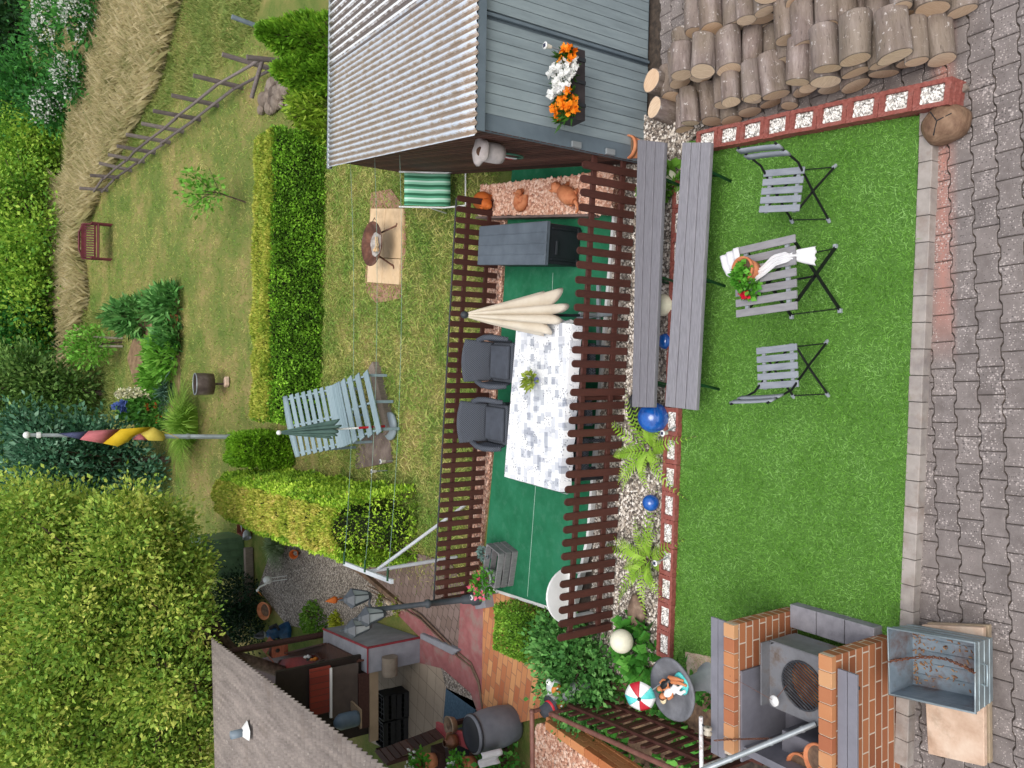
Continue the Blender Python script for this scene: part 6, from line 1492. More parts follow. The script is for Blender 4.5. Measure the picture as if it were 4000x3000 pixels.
def corr(nm, a, b, w_, m, pit, amp, lift=0):
    L = (b - a).length; k = int(L / pit * 8); mb = MB()
    vs = []
    for i in range(k + 1):
        p = a.lerp(b, i / k) + V((0, 0, amp * math.cos(2 * math.pi * i / 8) + lift))
        for j in (0, .25, .5, .75, 1): vs.append(p + ex * (w_ * j))
    mb.add(vs, [(i * 5 + j, i * 5 + j + 1, (i + 1) * 5 + j + 1, (i + 1) * 5 + j) for i in range(k) for j in range(4)], sm=True); return mb.build(nm, m, kr, solid=.008)
ext = (Nr - Fr) * .25
corr('corrugated_sheet', Nr + ext, Fr, 4.2, M_fibre, .13, .022)
a2, b2 = Fr.lerp(Nr, .62) + ex * 1.05, Nr + ext + ex * .42
corr('lower_sheet', Fr.lerp(Nr, .6) + ex * 1.35, Nr + ext + ex * .9, 2.8, M_fibre2, .13, .022, .05)
for f in (.03,): p = Fr.lerp(Nr, f) + ex * .25; mb = MB(); mb.tube([(p.x, p.y, 0), (p.x, p.y, p.z - .05)], .06, 8); mb.build('post', M_brownboard, kr)
for w_ in (.2, 1.6, 3.2): mb = MB(); mb.bar(Fr + ex * w_ + V((0, 0, -.07)), Nr + ext + ex * w_ + V((0, 0, -.07)), .06, .09); mb.build('purlin', M_brownboard, kr)
q = Fr.lerp(Nr, .22); zz = q.z; pc = at(962, 2858, zz); vp = thing('vent_pipe', 'short grey vent pipe with pale flashing on the corrugated kitchen roof', 'pipe', pc)
mb = MB(); mb.tube([pc, pc + V((0, 0, .24))], .06, 16, caps=False); mb.build('pipe', mat('grey_pvc', ['#6d7a84', '#7d8a94'], 5, rough=.4), vp, solid=.008); mb = MB(); mb.lathe([(.15, -.02), (.1, .03), (.062, .07)], pc, 16, wob=.15); mb.build('flashing', M_white, vp)
# ------------------------------------------------------------------ near corner: shelf, red board, barrel, pots, flowers
bz = V((at(2052, 2850, 0).x, at(2052, 2850, 0).y, 0)); bh = .86; br_ = .27
brl = thing('grey_barrel', 'grey plastic barrel with dark lid beside the tile path', 'barrel', bz); M_barrel = mat('barrel_grey', ['#5d5f66', '#696b72', '#74767d'], 3, rough=.5)
by = bz.y + br_; mb = MB(); mb.lathe([(.001, 0), (br_ * .82, 0), (br_ * .9, .05), (br_, .22), (br_ * 1.02, .35), (br_, .48), (br_ * .92, .6), (br_ * .9, .63), (br_ * .94, .65), (br_ * .94, .68), (br_ * .86, .7)], (bz.x, by, 0), 36); mb.build('body', M_barrel, brl)
mb = MB(); mb.lathe([(.001, .685), (br_ * .8, .685), (br_ * .86, .7), (br_ * .86, .67)], (bz.x, by, 0), 32); mb.lathe([(br_ * .88, .64), (br_ * .97, .645), (br_ * .97, .67), (br_ * .88, .675)], (bz.x, by, 0), 32); mb.build('lid', mat('barrel_lid', ['#26282d', '#34363c'], 4, rough=.5), brl)
mb = MB(); mb.grid(8, 8, lambda u, v: V((bz.x - .3 + u * .2, by - .32 + .06 * math.sin(u * 6) - v * .03, .74 - v * .3 + .02 * math.sin(v * 9)))); tag(mb.build('white_cloth', M_cloth, solid=.01), 'small white cloth hanging beside the grey barrel', 'cloth')
zs_ = .62; sp_ = [at(1460, 2935, zs_), at(1700, 2845, zs_), at(1735, 2880, zs_), at(1500, 2985, zs_)]
sf = thing('slatted_shelf', 'dark brown slatted bench shelf at the front of the outdoor kitchen', 'shelf', V((sp_[1].x, sp_[1].y, 0)))
mb = MB()
for i in range(9): a, b = sp_[0].lerp(sp_[1], (i + .08) / 9), sp_[0].lerp(sp_[1], (i + .9) / 9); c, d2 = sp_[3].lerp(sp_[2], (i + .9) / 9), sp_[3].lerp(sp_[2], (i + .08) / 9); mb.slab([a, b, c, d2], .025)
mb.build('slats', M_brownboard, sf)
for p in sp_: mb = MB(); mb.box((p.x, p.y, zs_ / 2 - .02), (.06, .06, zs_ - .05)); mb.build('leg', M_brownboard, sf)
rbp = [at(1705, 2825, .66), at(1735, 2815, .66), at(1870, 2935, .6), at(1850, 2945, .6)]; M_redboard = mat('red_board_paint', ['#93383c', '#a1454a', '#ab5156'], 3, rough=.5)
mb = MB(); mb.slab([at(1702, 2868, .6), at(1702, 2820, .6), at(1845, 2880, .6), at(1862, 2945, .6)], .04); rd = mb.build('red_board', M_redboard, bevel=.004); tag(rd, 'salmon red board lying between the metal pot and the grey barrel', 'board')
c = at(1775, 2830, .6); o = MB().lathe([(.001, 0), (.1, 0), (.13, .08), (.14, .1), (.125, .1), (.09, .03), (.001, .02)], c, 24); pm_ = tag(o.build('metal_pot', mat('old_brass', ['#6b5a4a', '#8a7763', '#a08d78'], 7, metal=.4, rough=.45)), 'dull brass coloured metal pot standing by the red board', 'pot'); mb = MB(); mb.lathe([(.05, .1), (.001, .11)], c, 14); mb.build('filling', M_soil, pm_)
c = at(1785, 2890, .62); jg = thing('copper_jug', 'round copper jug with handle on the red board', 'jug', c); M_copper = mat('dull_copper', ['#4a2f22', '#6b4430', '#80563d'], 7, metal=.4, rough=.4); mb = MB(); mb.lathe([(.001, 0), (.07, 0), (.105, .06), (.1, .12), (.05, .17), (.055, .2), (.04, .2)], c, 22); mb.build('body', M_copper, jg); mb = MB(); mb.tube([c + V((-.09, 0, .13)), c + V((-.16, -.02, .12)), c + V((-.2, -.03, .04))], .014, 8); mb.build('spout', M_copper, jg); mb = MB(); mb.tube([c + V((.05, 0, .18)), c + V((.13, 0, .16)), c + V((.12, 0, .06))], .01, 8); mb.build('handle', M_copper, jg)
c = at(1760, 2950, .5); mb = MB(); mb.box((c.x, c.y, .25), (.6, .35, .5), rz=.3); tag(mb.build('dark_cabinet', mat('dark_cabinet', ['#2b2a30', '#3a3940'], 4, rough=.35), bevel=.01), 'low dark cabinet between the flowers and the barrel', 'cabinet')
for X, Y, z, n1, m1, n2, m2, lab in ((1640, 2985, .8, 16, M_petal_white, 12, M_petal_red, 'white and red flowers in a pot at the lower edge by the kitchen shelf'), (1790, 3000, .72, 4, M_petal_white, 8, M_petal_red, 'red flowers with pale leaves in a pot at the lower edge by the barrel')):
    c = at(X, Y, z); t = pot('flower_pot', lab, V((c.x, c.y, z - .25)), .14, .22, None, M_terra); leafball('foliage', c, .22, .2, .12, 260, .06, .04, M_leafb, t, dome=False)
    blossoms('white_blossom', [c + V((random.uniform(-.1, .22), random.uniform(-.1, .2), random.uniform(.05, .16))) for _ in range(n1)], .035, m1, t); blossoms('red_blossom', [c + V((random.uniform(-.25, .05), random.uniform(-.2, .12), random.uniform(.04, .14))) for _ in range(n2)], .04, m2, t)
    mb = MB(); mb.box((c.x, c.y, (z - .25) / 2), (.3, .3, z - .26)); tag(mb.build('flower_stand', M_brownboard), 'brown wooden stand under the %s' % ('white and red flower pot' if X == 1640 else 'red flower pot by the barrel'), 'stand')
c = at(1900, 2975, .45); bush('leafy_plant', 'leafy green plant growing by the handrail at the lower edge', 'plant', V((c.x, c.y, .05)), .35, .3, .5, 420, .08, .05, M_lobed, None)

# ------------------------------------------------------------------ triple lantern post
lb = at(1905, 2330, .045); M_lpost = mat('anthracite_cast', ['#33373c', '#3e4348', '#484d53'], 6, rough=.45); M_lglass = mat('lantern_glass', ['#8a8f92', '#a0a5a8'], 4, rough=.15)
lp = thing('lantern_post', 'anthracite garden lamp post with three lanterns beside the tile path', 'lamp post', lb); mb = MB(); mb.box(lb + V((0, 0, .07)), (.3, .3, .16), rz=.3); mb.build('plinth', M_blockgrey, lp, bevel=.01)
top = aty(1440, 2384, lb.y); tilt = top - (lb + V((0, 0, .15)))
pp = lambda f: lb + V((0, 0, .15)) + tilt * f
mb = MB(); mb.tube([pp(0), pp(.06), pp(.07), pp(.16), pp(.17), pp(.46), pp(.47), pp(.5), pp(.51), pp(.99)], [.1, .1, .075, .06, .045, .042, .06, .06, .036, .032], 14); mb.build('post', M_lpost, lp)
for X, Y, dy in ((1395, 2334, 0.0), (1452, 2405, -.3), (1398, 2452, .05)):
    lc = aty(X, Y, lb.y + dy); arm = MB(); arm.tube([pp(.97), pp(.99).lerp(lc, .45) + V((0, 0, -.07)), lc + V((0, 0, -.19))], .018, 8); arm.build('arm', M_lpost, lp)
    L_ = MB(); L_.lathe([(.001, -.2), (.04, -.19), (.055, -.16), (.06, -.15)], lc, 6, sm=False); L_.lathe([(.12, .07), (.135, .08), (.06, .15), (.05, .17), (.02, .19), (.012, .24), (.001, .25)], lc, 6, sm=False)
    for i in range(6): a = i * math.pi / 3; L_.tube([lc + V((.06 * math.cos(a), .06 * math.sin(a), -.15)), lc + V((.125 * math.cos(a), .125 * math.sin(a), .075))], .008, 5)
    ln_ = L_.build('lantern', M_lpost, lp, fixn=False); g_ = MB(); g_.lathe([(.052, -.145), (.115, .068)], lc, 6, sm=False); g_.build('glass', M_lglass, ln_, fixn=False)

# ------------------------------------------------------------------ things in the gravel garden
c = G(1128, 2262); stk = thing('stork_figure', 'white stork figure on thin legs in the gravel garden', 'figurine', c); bc_ = aty(1045, 2266, c.y)
mb = MB(); mb.ball(bc_, .1, (.85, 1.6, .95), 18, 12); mb.build('body', M_white, stk); mb = MB(); mb.tube([bc_ + V((0, -.13, .02)), bc_ + V((-.05, -.19, .12)), bc_ + V((-.09, -.16, .22)), bc_ + V((-.14, -.2, .27))], [.035, .022, .018, .024], 10); nk = mb.build('neck', M_white, stk); mb = MB(); mb.ball(bc_ + V((-.15, -.2, .275)), .035); hd_ = mb.build('head', M_white, stk); mb = MB(); mb.tube([bc_ + V((-.17, -.22, .27)), bc_ + V((-.27, -.3, .2))], [.014, .003], 8); mb.build('beak', M_orangeface, hd_)
mb = MB(); mb.ball(bc_ + V((0, .17, -.01)), .06, (.6, 1.3, .5)); mb.build('tail', M_blackp, stk)
for e in (-.04, .04): mb = MB(); mb.tube([bc_ + V((e, 0, -.08)), V((bc_.x + e, c.y, c.z))], .012, 6); mb.build('leg', M_white, stk)
c = G(1060, 2380); c.z += .0; t = thing('terracotta_bowl', 'empty terracotta bowl tilted on its edge beside the stork', 'bowl', c); mb = MB(); Mx = Matrix.Rotation(R(28), 3, 'X'); mb.lathe([(.001, -.08), (.13, -.08), (.21, .05), (.215, .07), (.185, .07), (.12, -.05), (.001, -.055)], c + V((0, 0, .14)), 30, M=Mx); mb.build('bowl', M_terra, t); mb = MB(); mb.lathe([(.001, .0), (.16, .0)], c + V((0, 0, .14)), 20, M=Mx); mb.build('soil', M_soil, t)
c = G(1130, 2462); kn = thing('knight_figure', 'dark blue and black robed figure statue by the bird house', 'figurine', c); M_bluep = mat('deep_blue_paint', ['#12304f', '#1d4468', '#2a5680'], 9, rough=.4)
mb = MB(); mb.lathe([(.001, 0), (.2, 0), (.19, .1), (.13, .3), (.14, .4), (.08, .5), (.05, .53)], c, 18, wob=.08, sx=1, sy=.8); mb.build('robe', M_bluep, kn); mb = MB(); mb.ball(c + V((0, 0, .6)), .075); h_ = mb.build('head', mat('grey_stone_face', ['#7f8488', '#9a9fa3'], 9), kn); mb = MB(); mb.lathe([(.1, -.02), (.085, .06), (.03, .16), (.001, .17)], c + V((0, 0, .62)), 14); mb.build('hood', M_blackp, h_)
for e in (-1, 1): mb = MB(); mb.tube([c + V((e * .12, 0, .45)), c + V((e * .19, -.05, .32)), c + V((e * .1, -.15, .28))], [.05, .045, .03], 8); mb.build('arm', M_blackp, kn)
for nm, (X, Y), r, h, m, lab in (('garden_shrub', (1265, 2410), .42, .5, leafmat('mid_green_leaf', ['#3a5f1c', '#5f8a2e', '#86ac45'], .2), 'fresh green small shrub at the edge of the gravel garden'), ('yellow_shrub', (1345, 2418), .2, .3, leafmat('yellow_green_leaf', ['#7a8f22', '#b0b83a', '#d4d050'], .25), 'small yellow green shrub beside the grey counter block')):
    c = G(X, Y); bush(nm, lab, 'shrub', c, r, r, h, int(2600 * r), .07, .04, m, shell=.5)
for k, (X, Y) in enumerate(((1500, 2350), (1560, 2370))): c = G(X, Y); bush('path_plant', ['small green plant by the path below the lantern post', 'small green plant at the corner of the pink kerb'][k], 'plant', c, .18, .12, .12, 120, .05, .03, M_limeleaf, 'small plants by the path')
def tuft(name, label, cat, c, r, h, n, m, w_=.018, lean=.55, group=None):
    t = thing(name, label, cat, c, group); a = RNG.random(n) * 6.28; q = RNG.random(n) ** .7; P = np.array(c)[None] + np.stack([np.cos(a) * q * r * .3, np.sin(a) * q * r * .3, np.zeros(n)], 1); d = np.stack([np.cos(a), np.sin(a), np.zeros(n)], 1) * (q * r / h * .9)[:, None]
    hh = h * (.6 + .5 * RNG.random(n)); k = 5; vs = np.empty((n, 2 * k, 3)); sx = np.stack([-np.sin(a), np.cos(a), np.zeros(n)], 1)
    for i in range(k):
        s = i / (k - 1); p = P + d * (hh * (s ** 1.6))[:, None]; p[:, 2] += hh * (s * 1.25 - .5 * s * s * (1 + q)); ww = w_ * (1 - s * .9); vs[:, 2 * i] = p - sx * ww / 2; vs[:, 2 * i + 1] = p + sx * ww / 2
    base = (np.arange(n) * 2 * k)[:, None, None]; f = np.array([(2 * i, 2 * i + 1, 2 * i + 3, 2 * i + 2) for i in range(k - 1)])[None]; F = (base + f).reshape(-1, 4)
    link('blades', fast_mesh('blades', vs.reshape(-1, 3), F, m, np.repeat(RNG.random(n), k - 1), OFF[t.name]), t); return t
M_bluegrass = leafmat('blue_grey_grass', ['#4f6a3c', '#7f9668', '#a9b98c'], .2); c = G(1100, 2130); tuft('ornamental_grass', 'blue green ornamental grass tuft beside the light thuja hedge', 'grass tuft', c, .75, .6, 520, M_bluegrass, .022)
c = G(1165, 2158); o = MB().lathe([(.07, 0), (.1, .16), (.105, .18), (.09, .18), (.06, .02)], c + V((0, 0, .05)), 18, M=Matrix.Rotation(R(55), 3, 'X')); tag(o.build('tipped_pot', M_orange_terra, fixn=False), 'orange terracotta pot tipped over in the gravel below the grass tuft', 'flower pot')
c = G(1380, 2332); o = MB().lathe([(.001, 0), (.06, .0), (.075, .05), (.05, .12), (.02, .2), (.001, .24)], c + V((0, 0, .35)), 14); o.tube([c, c + V((0, 0, .36))], .02, 6); tag(o.build('terracotta_finial', M_orange_terra), 'orange terracotta cone on a stake behind the lantern post', 'ornament')
# green tool cabinet, log post, brick crate
c = G(952, 2150); cbn = thing('tool_cabinet', 'green ribbed metal tool cabinet half hidden under the big shrub', 'cabinet', c); M_cab = mat('cabinet_green', ['#41563f', '#4f6a4c', '#5c7858'], 4, rough=.5); ztop = zat(c.y + .2, 850) - 0
wd_, dp_, hh_ = 1.0, .9, 1.0
mb = MB(); mb.box(c + V((-.15, .45, hh_ / 2)), (wd_, dp_, hh_)); b_ = mb.build('body', M_cab, cbn)
for i in range(5): mb = MB(); mb.bar(c + V((-.15 - .4 + .2 * i, -.005, .03)), c + V((-.15 - .4 + .2 * i, -.005, hh_ - .03)), .05, .02); mb.build('rib', M_cab, b_)
mb = MB(); mb.slab([c + V((-.72, -.08, hh_ + .02)), c + V((.42, -.08, hh_ + .02)), c + V((.42, .98, hh_ + .12)), c + V((-.72, .98, hh_ + .12))], .04); mb.build('roof', M_cab, cbn)
c = G(990, 2210); o = MB().bar(c + V((-.75, 0, .1)), c + V((.45, .1, .1)), .18, .2); lg = tag(o.build('timber_beam', M_wood_old, bevel=.02), 'old weathered timber beam lying in front of the green cabinet', 'beam')
c = G(985, 2100); o = MB().tube([c + V((0, 0, .12)), c + V((.35, .3, .12))], .1, 16, caps=False); tag(o.build('metal_flue', M_steel, solid=.01), 'short grey metal flue pipe lying beside the timber beam', 'pipe')
c = G(985, 2060); bx = thing('brick_crate', 'rusty red crate filled with bricks near the end of the light thuja hedge', 'crate', c); mb = MB(); M_rdcr = mat('rusty_red', ['#5b2f26', '#7a4234'], 8)
for x, y, w_, d_ in ((-.2, 0, .02, .5), (.2, 0, .02, .5), (0, -.25, .42, .02), (0, .25, .42, .02)): mb.box(c + V((x, y + .3, .12)), (w_, d_, .24))
mb.build('shell', M_rdcr, bx); mb = MB()
for i in range(8): mb.box(c + V((random.uniform(-.12, .12), .3 + random.uniform(-.17, .17), .1 + .03 * (i // 3))), (.2, .1, .06), rz=random.uniform(0, 1.5))
mb.build('bricks', M_capbrick, bx)

# ------------------------------------------------------------------ washing line: white T post with braces, three lines to the shed wall
zl = 1.5; bar0, bar1 = at(1345, 2200, zl), at(1532, 2272, zl); mid = bar0.lerp(bar1, .5); foot = at(1800, 2190, 0); foot = V((mid.x + .05, mid.y, 0))
tl = thing('washing_line_post', 'white T shaped washing line post with a slanted brace behind the back fence', 'washing line post', foot); M_wtube = mat('white_tube', ['#b9bec4', '#cdd2d6'], 8, rough=.5, dirt='#8a8078', dscale=8, damt=.4)
mb = MB(); mb.bar(bar0, bar1, .06, .04); mb.build('cross_bar', M_wtube, tl); p0 = at(1705, 2208, .35); mb = MB(); mb.tube([mid, V((mid.x + .03, mid.y, 0))], .028, 10); mb.build('post', M_wtube, tl); mb = MB(); mb.tube([mid + V((0, 0, -.15)), V((mid.x + .9, mid.y - .3, 0.0))], .026, 10); mb.build('brace', M_wtube, tl)
M_line = mat('green_line', ['#6f8f80', '#8fa99c'], 8)
for k, f in enumerate((.04, .5, .95)):
    a = bar0.lerp(bar1, f) + V((0, 0, .03)); yb_ = (11.35, 10.4, 9.55)[k] - .15; b = V((sfx(yb_), yb_, 1.52)); n = 14
    pts = [a.lerp(b, i / n) + V((0, 0, -.10 * 4 * (i / n) * (1 - i / n))) for i in range(n + 1)]
    ln_ = MB().tube(pts, .003, 5).build('washing_line', M_line); tag(ln_, ['green washing line strung to the shed, the one farthest up the garden', 'green washing line strung to the shed, the middle one', 'green washing line strung to the shed, nearest the terrace'][k], 'washing line', 'washing lines over the lawn')
    mb = MB(); mb.tube([a, a.lerp(b, .03)], .016, 8); mb.build('tensioner', M_greensteel, ln_)
# ------------------------------------------------------------------ clipped hedges
M_hedgeface = leafmat('privet_leaf', ['#233a0e', '#3c5c18', '#5f8426', '#86a63c'], .15, 3); M_hedgetop = leafmat('privet_top_leaf', ['#4a6a1a', '#7f9430', '#a9ac48', '#c4b863'], .2, 2)
A, B = G(1268, 525), G(1246, 1640); A.y += .55; B.y += .55
hedge_box('garden_hedge', 'long clipped hedge with yellowing top crossing the lawn behind the fire bowl', 'hedge', A - V((0, 0, .05)), B - V((0, 0, .05)), 1.25, 1.2, 62000, .06, .034, M_hedgeface, None, M_hedgetop, wav=.07, round_=.16)
M_thuja = leafmat('thuja_spray', ['#2c4a10', '#51701c', '#7f9a2e', '#a9ba4c'], .15, 3); M_thujatop = leafmat('thuja_top_spray', ['#5f7a1e', '#93a338', '#bcb556', '#d0b878'], .2, 2)
a, b = V((-2.45, 12.0, 0)), V((-2.62, 18.6, zt(18.6) - .1))
hedge_box('thuja_hedge', 'light yellow green clipped thuja hedge running up the garden with a rounded near end', 'hedge', a, b, 1.2, 1.5, 60000, .058, .03, M_thuja, None, M_thujatop, wav=.09, round_=.55, taper=.14)
c = G(1165, 1800); c2 = G(1165, 1725); hedge_box('cypress_hedge', 'bright green short hedge piece between the thuja hedge and the flag pole', 'hedge', V((c.x - .1, c.y + .9, c.z)), V((c2.x + .15, c2.y + .9, c2.z)), 1.3, 1.25, 12000, .08, .035, leafmat('bright_spray', ['#35560f', '#5f8a1c', '#8fb534'], .2, 3), wav=.09, round_=.25)
def cone_tree(label, base, h, r, m):
    t = thing('conifer', label, 'conifer', base, 'small conifers behind the shed'); n = 5200; z = RNG.random(n) ** 1.25; a = RNG.random(n) * 6.28; q = r * (1 - z) ** .8 * (.55 + .45 * RNG.random(n) ** .4) * (1 + .2 * np.sin(a * 5 + z * 9)) + .02
    P = np.array(base)[None] + np.stack([np.cos(a) * q, np.sin(a) * q, z * h * .93 + .04], 1); D = np.stack([np.cos(a) * .6, np.sin(a) * .6, np.full(n, .9)], 1) + RNG.normal(size=(n, 3)) * .35
    leaves('foliage', P, D, .13, .045, m, np.clip(RNG.random(n) * .6 + vnoise(P + 60, 4, 5) * .4, 0, 1), t); s = MB(); s.tube([base, V(base) + V((0, 0, h * .8))], [.05, .015], 8); s.build('trunk', M_trunk, t)
M_cone = leafmat('conifer_spray', ['#2f5210', '#5a8420', '#8fae38'], .15, 3)
b1 = G(1262, 180); b2 = G(1262, 310); cone_tree('tall narrow conifer behind the far roof edge, nearer the edge of the picture', b1, zat(b1.y, 1005) - b1.z, .62, M_cone); cone_tree('second narrow conifer behind the far roof edge, beside the lime shrub', b2, zat(b2.y, 1070) - b2.z, .5, M_cone)
M_lime = leafmat('lime_shrub_leaf', ['#4f7318', '#86a830', '#b5c850'], .2, 3)
for X, Y, r, h, n, lab in ((1255, 430, .55, .75, 1500, 'lime green spiky shrub between the conifers and the clipped hedge'), (1262, 505, .4, .4, 700, 'low lime shrub at the right end of the clipped hedge')):
    c = G(X, Y); bush('lime_shrub', lab, 'shrub', c, r, r, h, n, .13, .04, M_lime, 'lime shrubs behind the shed', shell=.4, up=.7)
c = G(1110, 345); t = MB()
for k in range(60): p = c + V((random.gauss(0, .22), random.gauss(0, .5), .05)); p.z = zt(p.y) + .06; t.ball(p, random.uniform(.08, .2), (1, 1.2, .7), 8, 6, sm=False)
tag(t.build('rubble_heap', mat('rubble', ['#54483f', '#776a5e', '#93877b'], 9, bump=.5, attr=.6)), 'heap of grey brown rubble stones beside the conifers', 'rubble heap')

# ------------------------------------------------------------------ fire bowl on pale slabs
sc4 = [at(1452, 815, .02), at(1578, 815, .02), at(1562, 1112, .02), at(1438, 1102, .02)]
soil_px = [(1448, 752), (1525, 738), (1580, 812), (1585, 960), (1565, 1108), (1562, 1165), (1470, 1185), (1432, 1140), (1425, 1100), (1440, 900)]
t = MB(); t.slab([at(X, Y, .004) for X, Y in soil_px], .03); tag(t.build('bare_soil', mat('reddish_soil', ['#7d5a48', '#9a7460', '#b08d78'], 10, bump=.5, dirt='#6b4a38', dscale=5)), kind='structure')
M_fslab = mat('cream_slab', ['#c9aa84', '#d6b993', '#dfc5a3'], 3, bump=.1, dirt='#93795c', dscale=2.2, damt=.55, attr=.3)
k = 0
for u0, u1 in ((0, .655), (.665, 1)):
    for v0, v1 in ((0, .475), (.487, 1)):
        f = lambda u, v: sc4[0].lerp(sc4[3], u).lerp(sc4[1].lerp(sc4[2], u), v)
        t = MB(); t.slab([f(u0, v0) + V((0, 0, .025)), f(u0, v1) + V((0, 0, .025)), f(u1, v1) + V((0, 0, .025)), f(u1, v0) + V((0, 0, .025))], .045)
        tag(t.build('paving_slab', M_fslab, bevel=.004), ['large cream slab under the fire bowl, hedge side', 'large cream slab under the fire bowl, terrace side', 'small cream slab on the lounger side of the fire bowl, hedge half', 'small cream slab on the lounger side of the fire bowl, terrace half'][k], 'paving slab', 'cream slabs under the fire bowl'); k += 1
rc = at(1450, 952, .42); M_rusty = mat('rusty_bowl', ['#3d2720', '#5b3a2c', '#7a5240'], 5, rough=.8, bump=.2, dirt='#8d7d74', dscale=3, damt=.4)
fb = thing('fire_bowl', 'rusty round fire bowl on three legs with ash and kindling', 'fire bowl', V((rc.x, rc.y, .04))); Rb = .39
Mt = Matrix.Rotation(R(4), 3, 'X')
mb = MB(); mb.lathe([(.001, -.155), (.12, -.14), (.22, -.1), (.31, -.045), (Rb, .0), (Rb + .012, .0), (Rb + .01, -.012), (.3, -.065), (.2, -.12), (.001, -.17)], rc, 40, M=Mt); mb.build('bowl', M_rusty, fb)
mb = MB(); mb.lathe([(.001, -.125), (.13, -.12), (.22, -.095)], rc, 20, wob=.12, M=Mt); mb.build('ash', mat('ash', ['#7d7670', '#a39c95', '#bdb7b0'], 14, bump=.5, dirt='#2b2826', dscale=6, damt=.9), fb)
for a in (R(-40), R(80), R(200)): mb = MB(); d = V((math.cos(a), math.sin(a), 0)); mb.tube([rc + d * .24 + V((0, 0, -.12)), V((rc.x, rc.y, .045)) + d * .42], .016, 8); mb.tube([V((rc.x, rc.y, .045)) + d * .40, V((rc.x, rc.y, .045)) + d * .47], .018, 8); mb.build('leg', M_rusty, fb)
mb = MB(); d = V((.72, -.3, 0)); mb.tube([rc + V((Rb * .98, -.05, 0)), rc + V((Rb + .07, -.09, -.03)), rc + V((Rb + .02, -.14, -.02))], .006, 6); mb.build('handle', M_dkmetal, fb)
for k, (x0, y0, x1, y1, z) in enumerate(((.12, -.06, -.12, -.1, -.075), (-.13, -.02, -.02, -.17, -.055), (-.1, .05, -.13, -.13, -.07))): mb = MB().bar(rc + V((x0, y0, z)), rc + V((x1, y1, z)), .045, .04); tag(mb.build('kindling', mat('split_wood', ['#b08f66', '#c9ab82', '#d9bf98'], 8, stretch=(1, 6, 6)) if k == 0 else bpy.data.materials['split_wood'], bevel=.003), ['pale split kindling stick lying across the ash, longest one', 'pale split kindling stick slanting over another in the fire bowl', 'pale split kindling stick under the slanting one in the fire bowl'][k], 'kindling', 'kindling in the fire bowl')

# ------------------------------------------------------------------ wave lounger, sleeper, flagstone, green parasol
M_lounger = mat('blue_grey_paint', ['#6f8288', '#7f9298', '#8b9da3'], 5, stretch=(1, 6, 6), rough=.6, attr=.4, bump=.1)
NR, NL = at(1428, 1452, .40), at(1482, 1692, .40); MR, ML = aty(1298, 1505, NR.y + 1.2), aty(1345, 1745, NL.y + 1.2); TR, TL = aty(1112, 1548, MR.y + .8), aty(1162, 1785, ML.y + .8)
wl_o = thing('slatted_lounger', 'double blue grey slatted garden lounger with reclined back on the lawn', 'lounger', V(((NR.x + ML.x) / 2, (NR.y + ML.y) / 2, 0)))
def edge(f, a, m, b):   # smooth seat line near -> dip -> back top
    return a * (1 - f) ** 2 + (m * 2 - (a + b) / 2) * 2 * f * (1 - f) * .5 + (a * .5 + b * .5) * 0 + b * f * f + m * 0 if False else (a.lerp(m, min(1, f / .45)) if f < .45 else m.lerp(b, (f - .45) / .55))
fl_ = [0, .09, .18, .27, .335, .37, .405, .44, .475, .51] + [.575, .645, .715, .785, .855, .925, .99]
def bump_(f): return V((0, 0, .05 * math.sin(math.pi * f / .45))) if f < .45 else V((0, 0, 0))
for i, f in enumerate(fl_):
    a, b = edge(f, NR, MR, TR) + bump_(f), edge(f, NL, ML, TL) + bump_(f)
    e0, e1 = edge(max(0, f - .02), NR, MR, TR), edge(min(1, f + .02), NR, MR, TR); up = (e1 - e0).cross(b - a); up = up if up.z > 0 else -up
    mb = MB(); wide = .155 if i < 4 else .07 if i <= 9 else .085
    if i == len(fl_) - 1:
        mb.grid(9, 2, lambda u, v: a.lerp(b, u) + (e1 - e0).normalized() * ((v - .4) * .1 + (.04 * math.sin(math.pi * u) if v > .5 else 0))); mb.build('slat', M_lounger, wl_o, solid=.02)
    else: mb.bar(a, b, wide, .022, up=up.normalized()); mb.build('slat', M_lounger, wl_o, bevel=.003)
for f0, (a, m, b) in ((.06, (NR, MR, TR)), (.5, None or (NR.lerp(NL, .5), MR.lerp(ML, .5), TR.lerp(TL, .5))), (.94, (NL, ML, TL))):
    q = [V((0, 0, -.045)) + (edge(f, NR, MR, TR) + bump_(f)).lerp(edge(f, NL, ML, TL) + bump_(f), f0) for f in (0, .1, .2, .3, .4, .45, .55, .7, .85, 1)]
    mb = MB()
    for u, v in zip(q, q[1:]): mb.bar(u, v, .035, .06)
    mb.build('side_rail', M_lounger, wl_o)
    for f in (.05, .42): p = q[0 if f < .1 else 5]; mb = MB(); mb.bar(V((p.x, p.y, 0)), p, .05, .05); mb.build('leg', M_lounger, wl_o)
    p = q[8]; mb = MB(); mb.bar(V((p.x, p.y + .25, zt(p.y))), p, .05, .04); mb.build('rear_leg', M_lounger, wl_o)
a, b = at(1452, 1425, .1), at(1515, 1690, .1); o = MB(); n = 8
o.bar(a + V((0, 0, -.05)), b + V((0, 0, -.05)), .24, .17); tag(o.build('railway_sleeper', M_wood_old, bevel=.015), 'weathered wooden sleeper lying in front of the slatted lounger', 'sleeper')
t = MB(); t.slab([at(X, Y, .03) for X, Y in ((1335, 1735), (1470, 1690), (1518, 1690), (1528, 1806), (1350, 1840))], .05); tag(t.build('flagstone', mat('brown_flagstone', ['#594c46', '#6e605a', '#82746d'], 4, bump=.3, dirt='#93867e', dscale=7, damt=.4), bevel=.01), 'large brown grey flagstone beside the slatted lounger', 'flagstone')
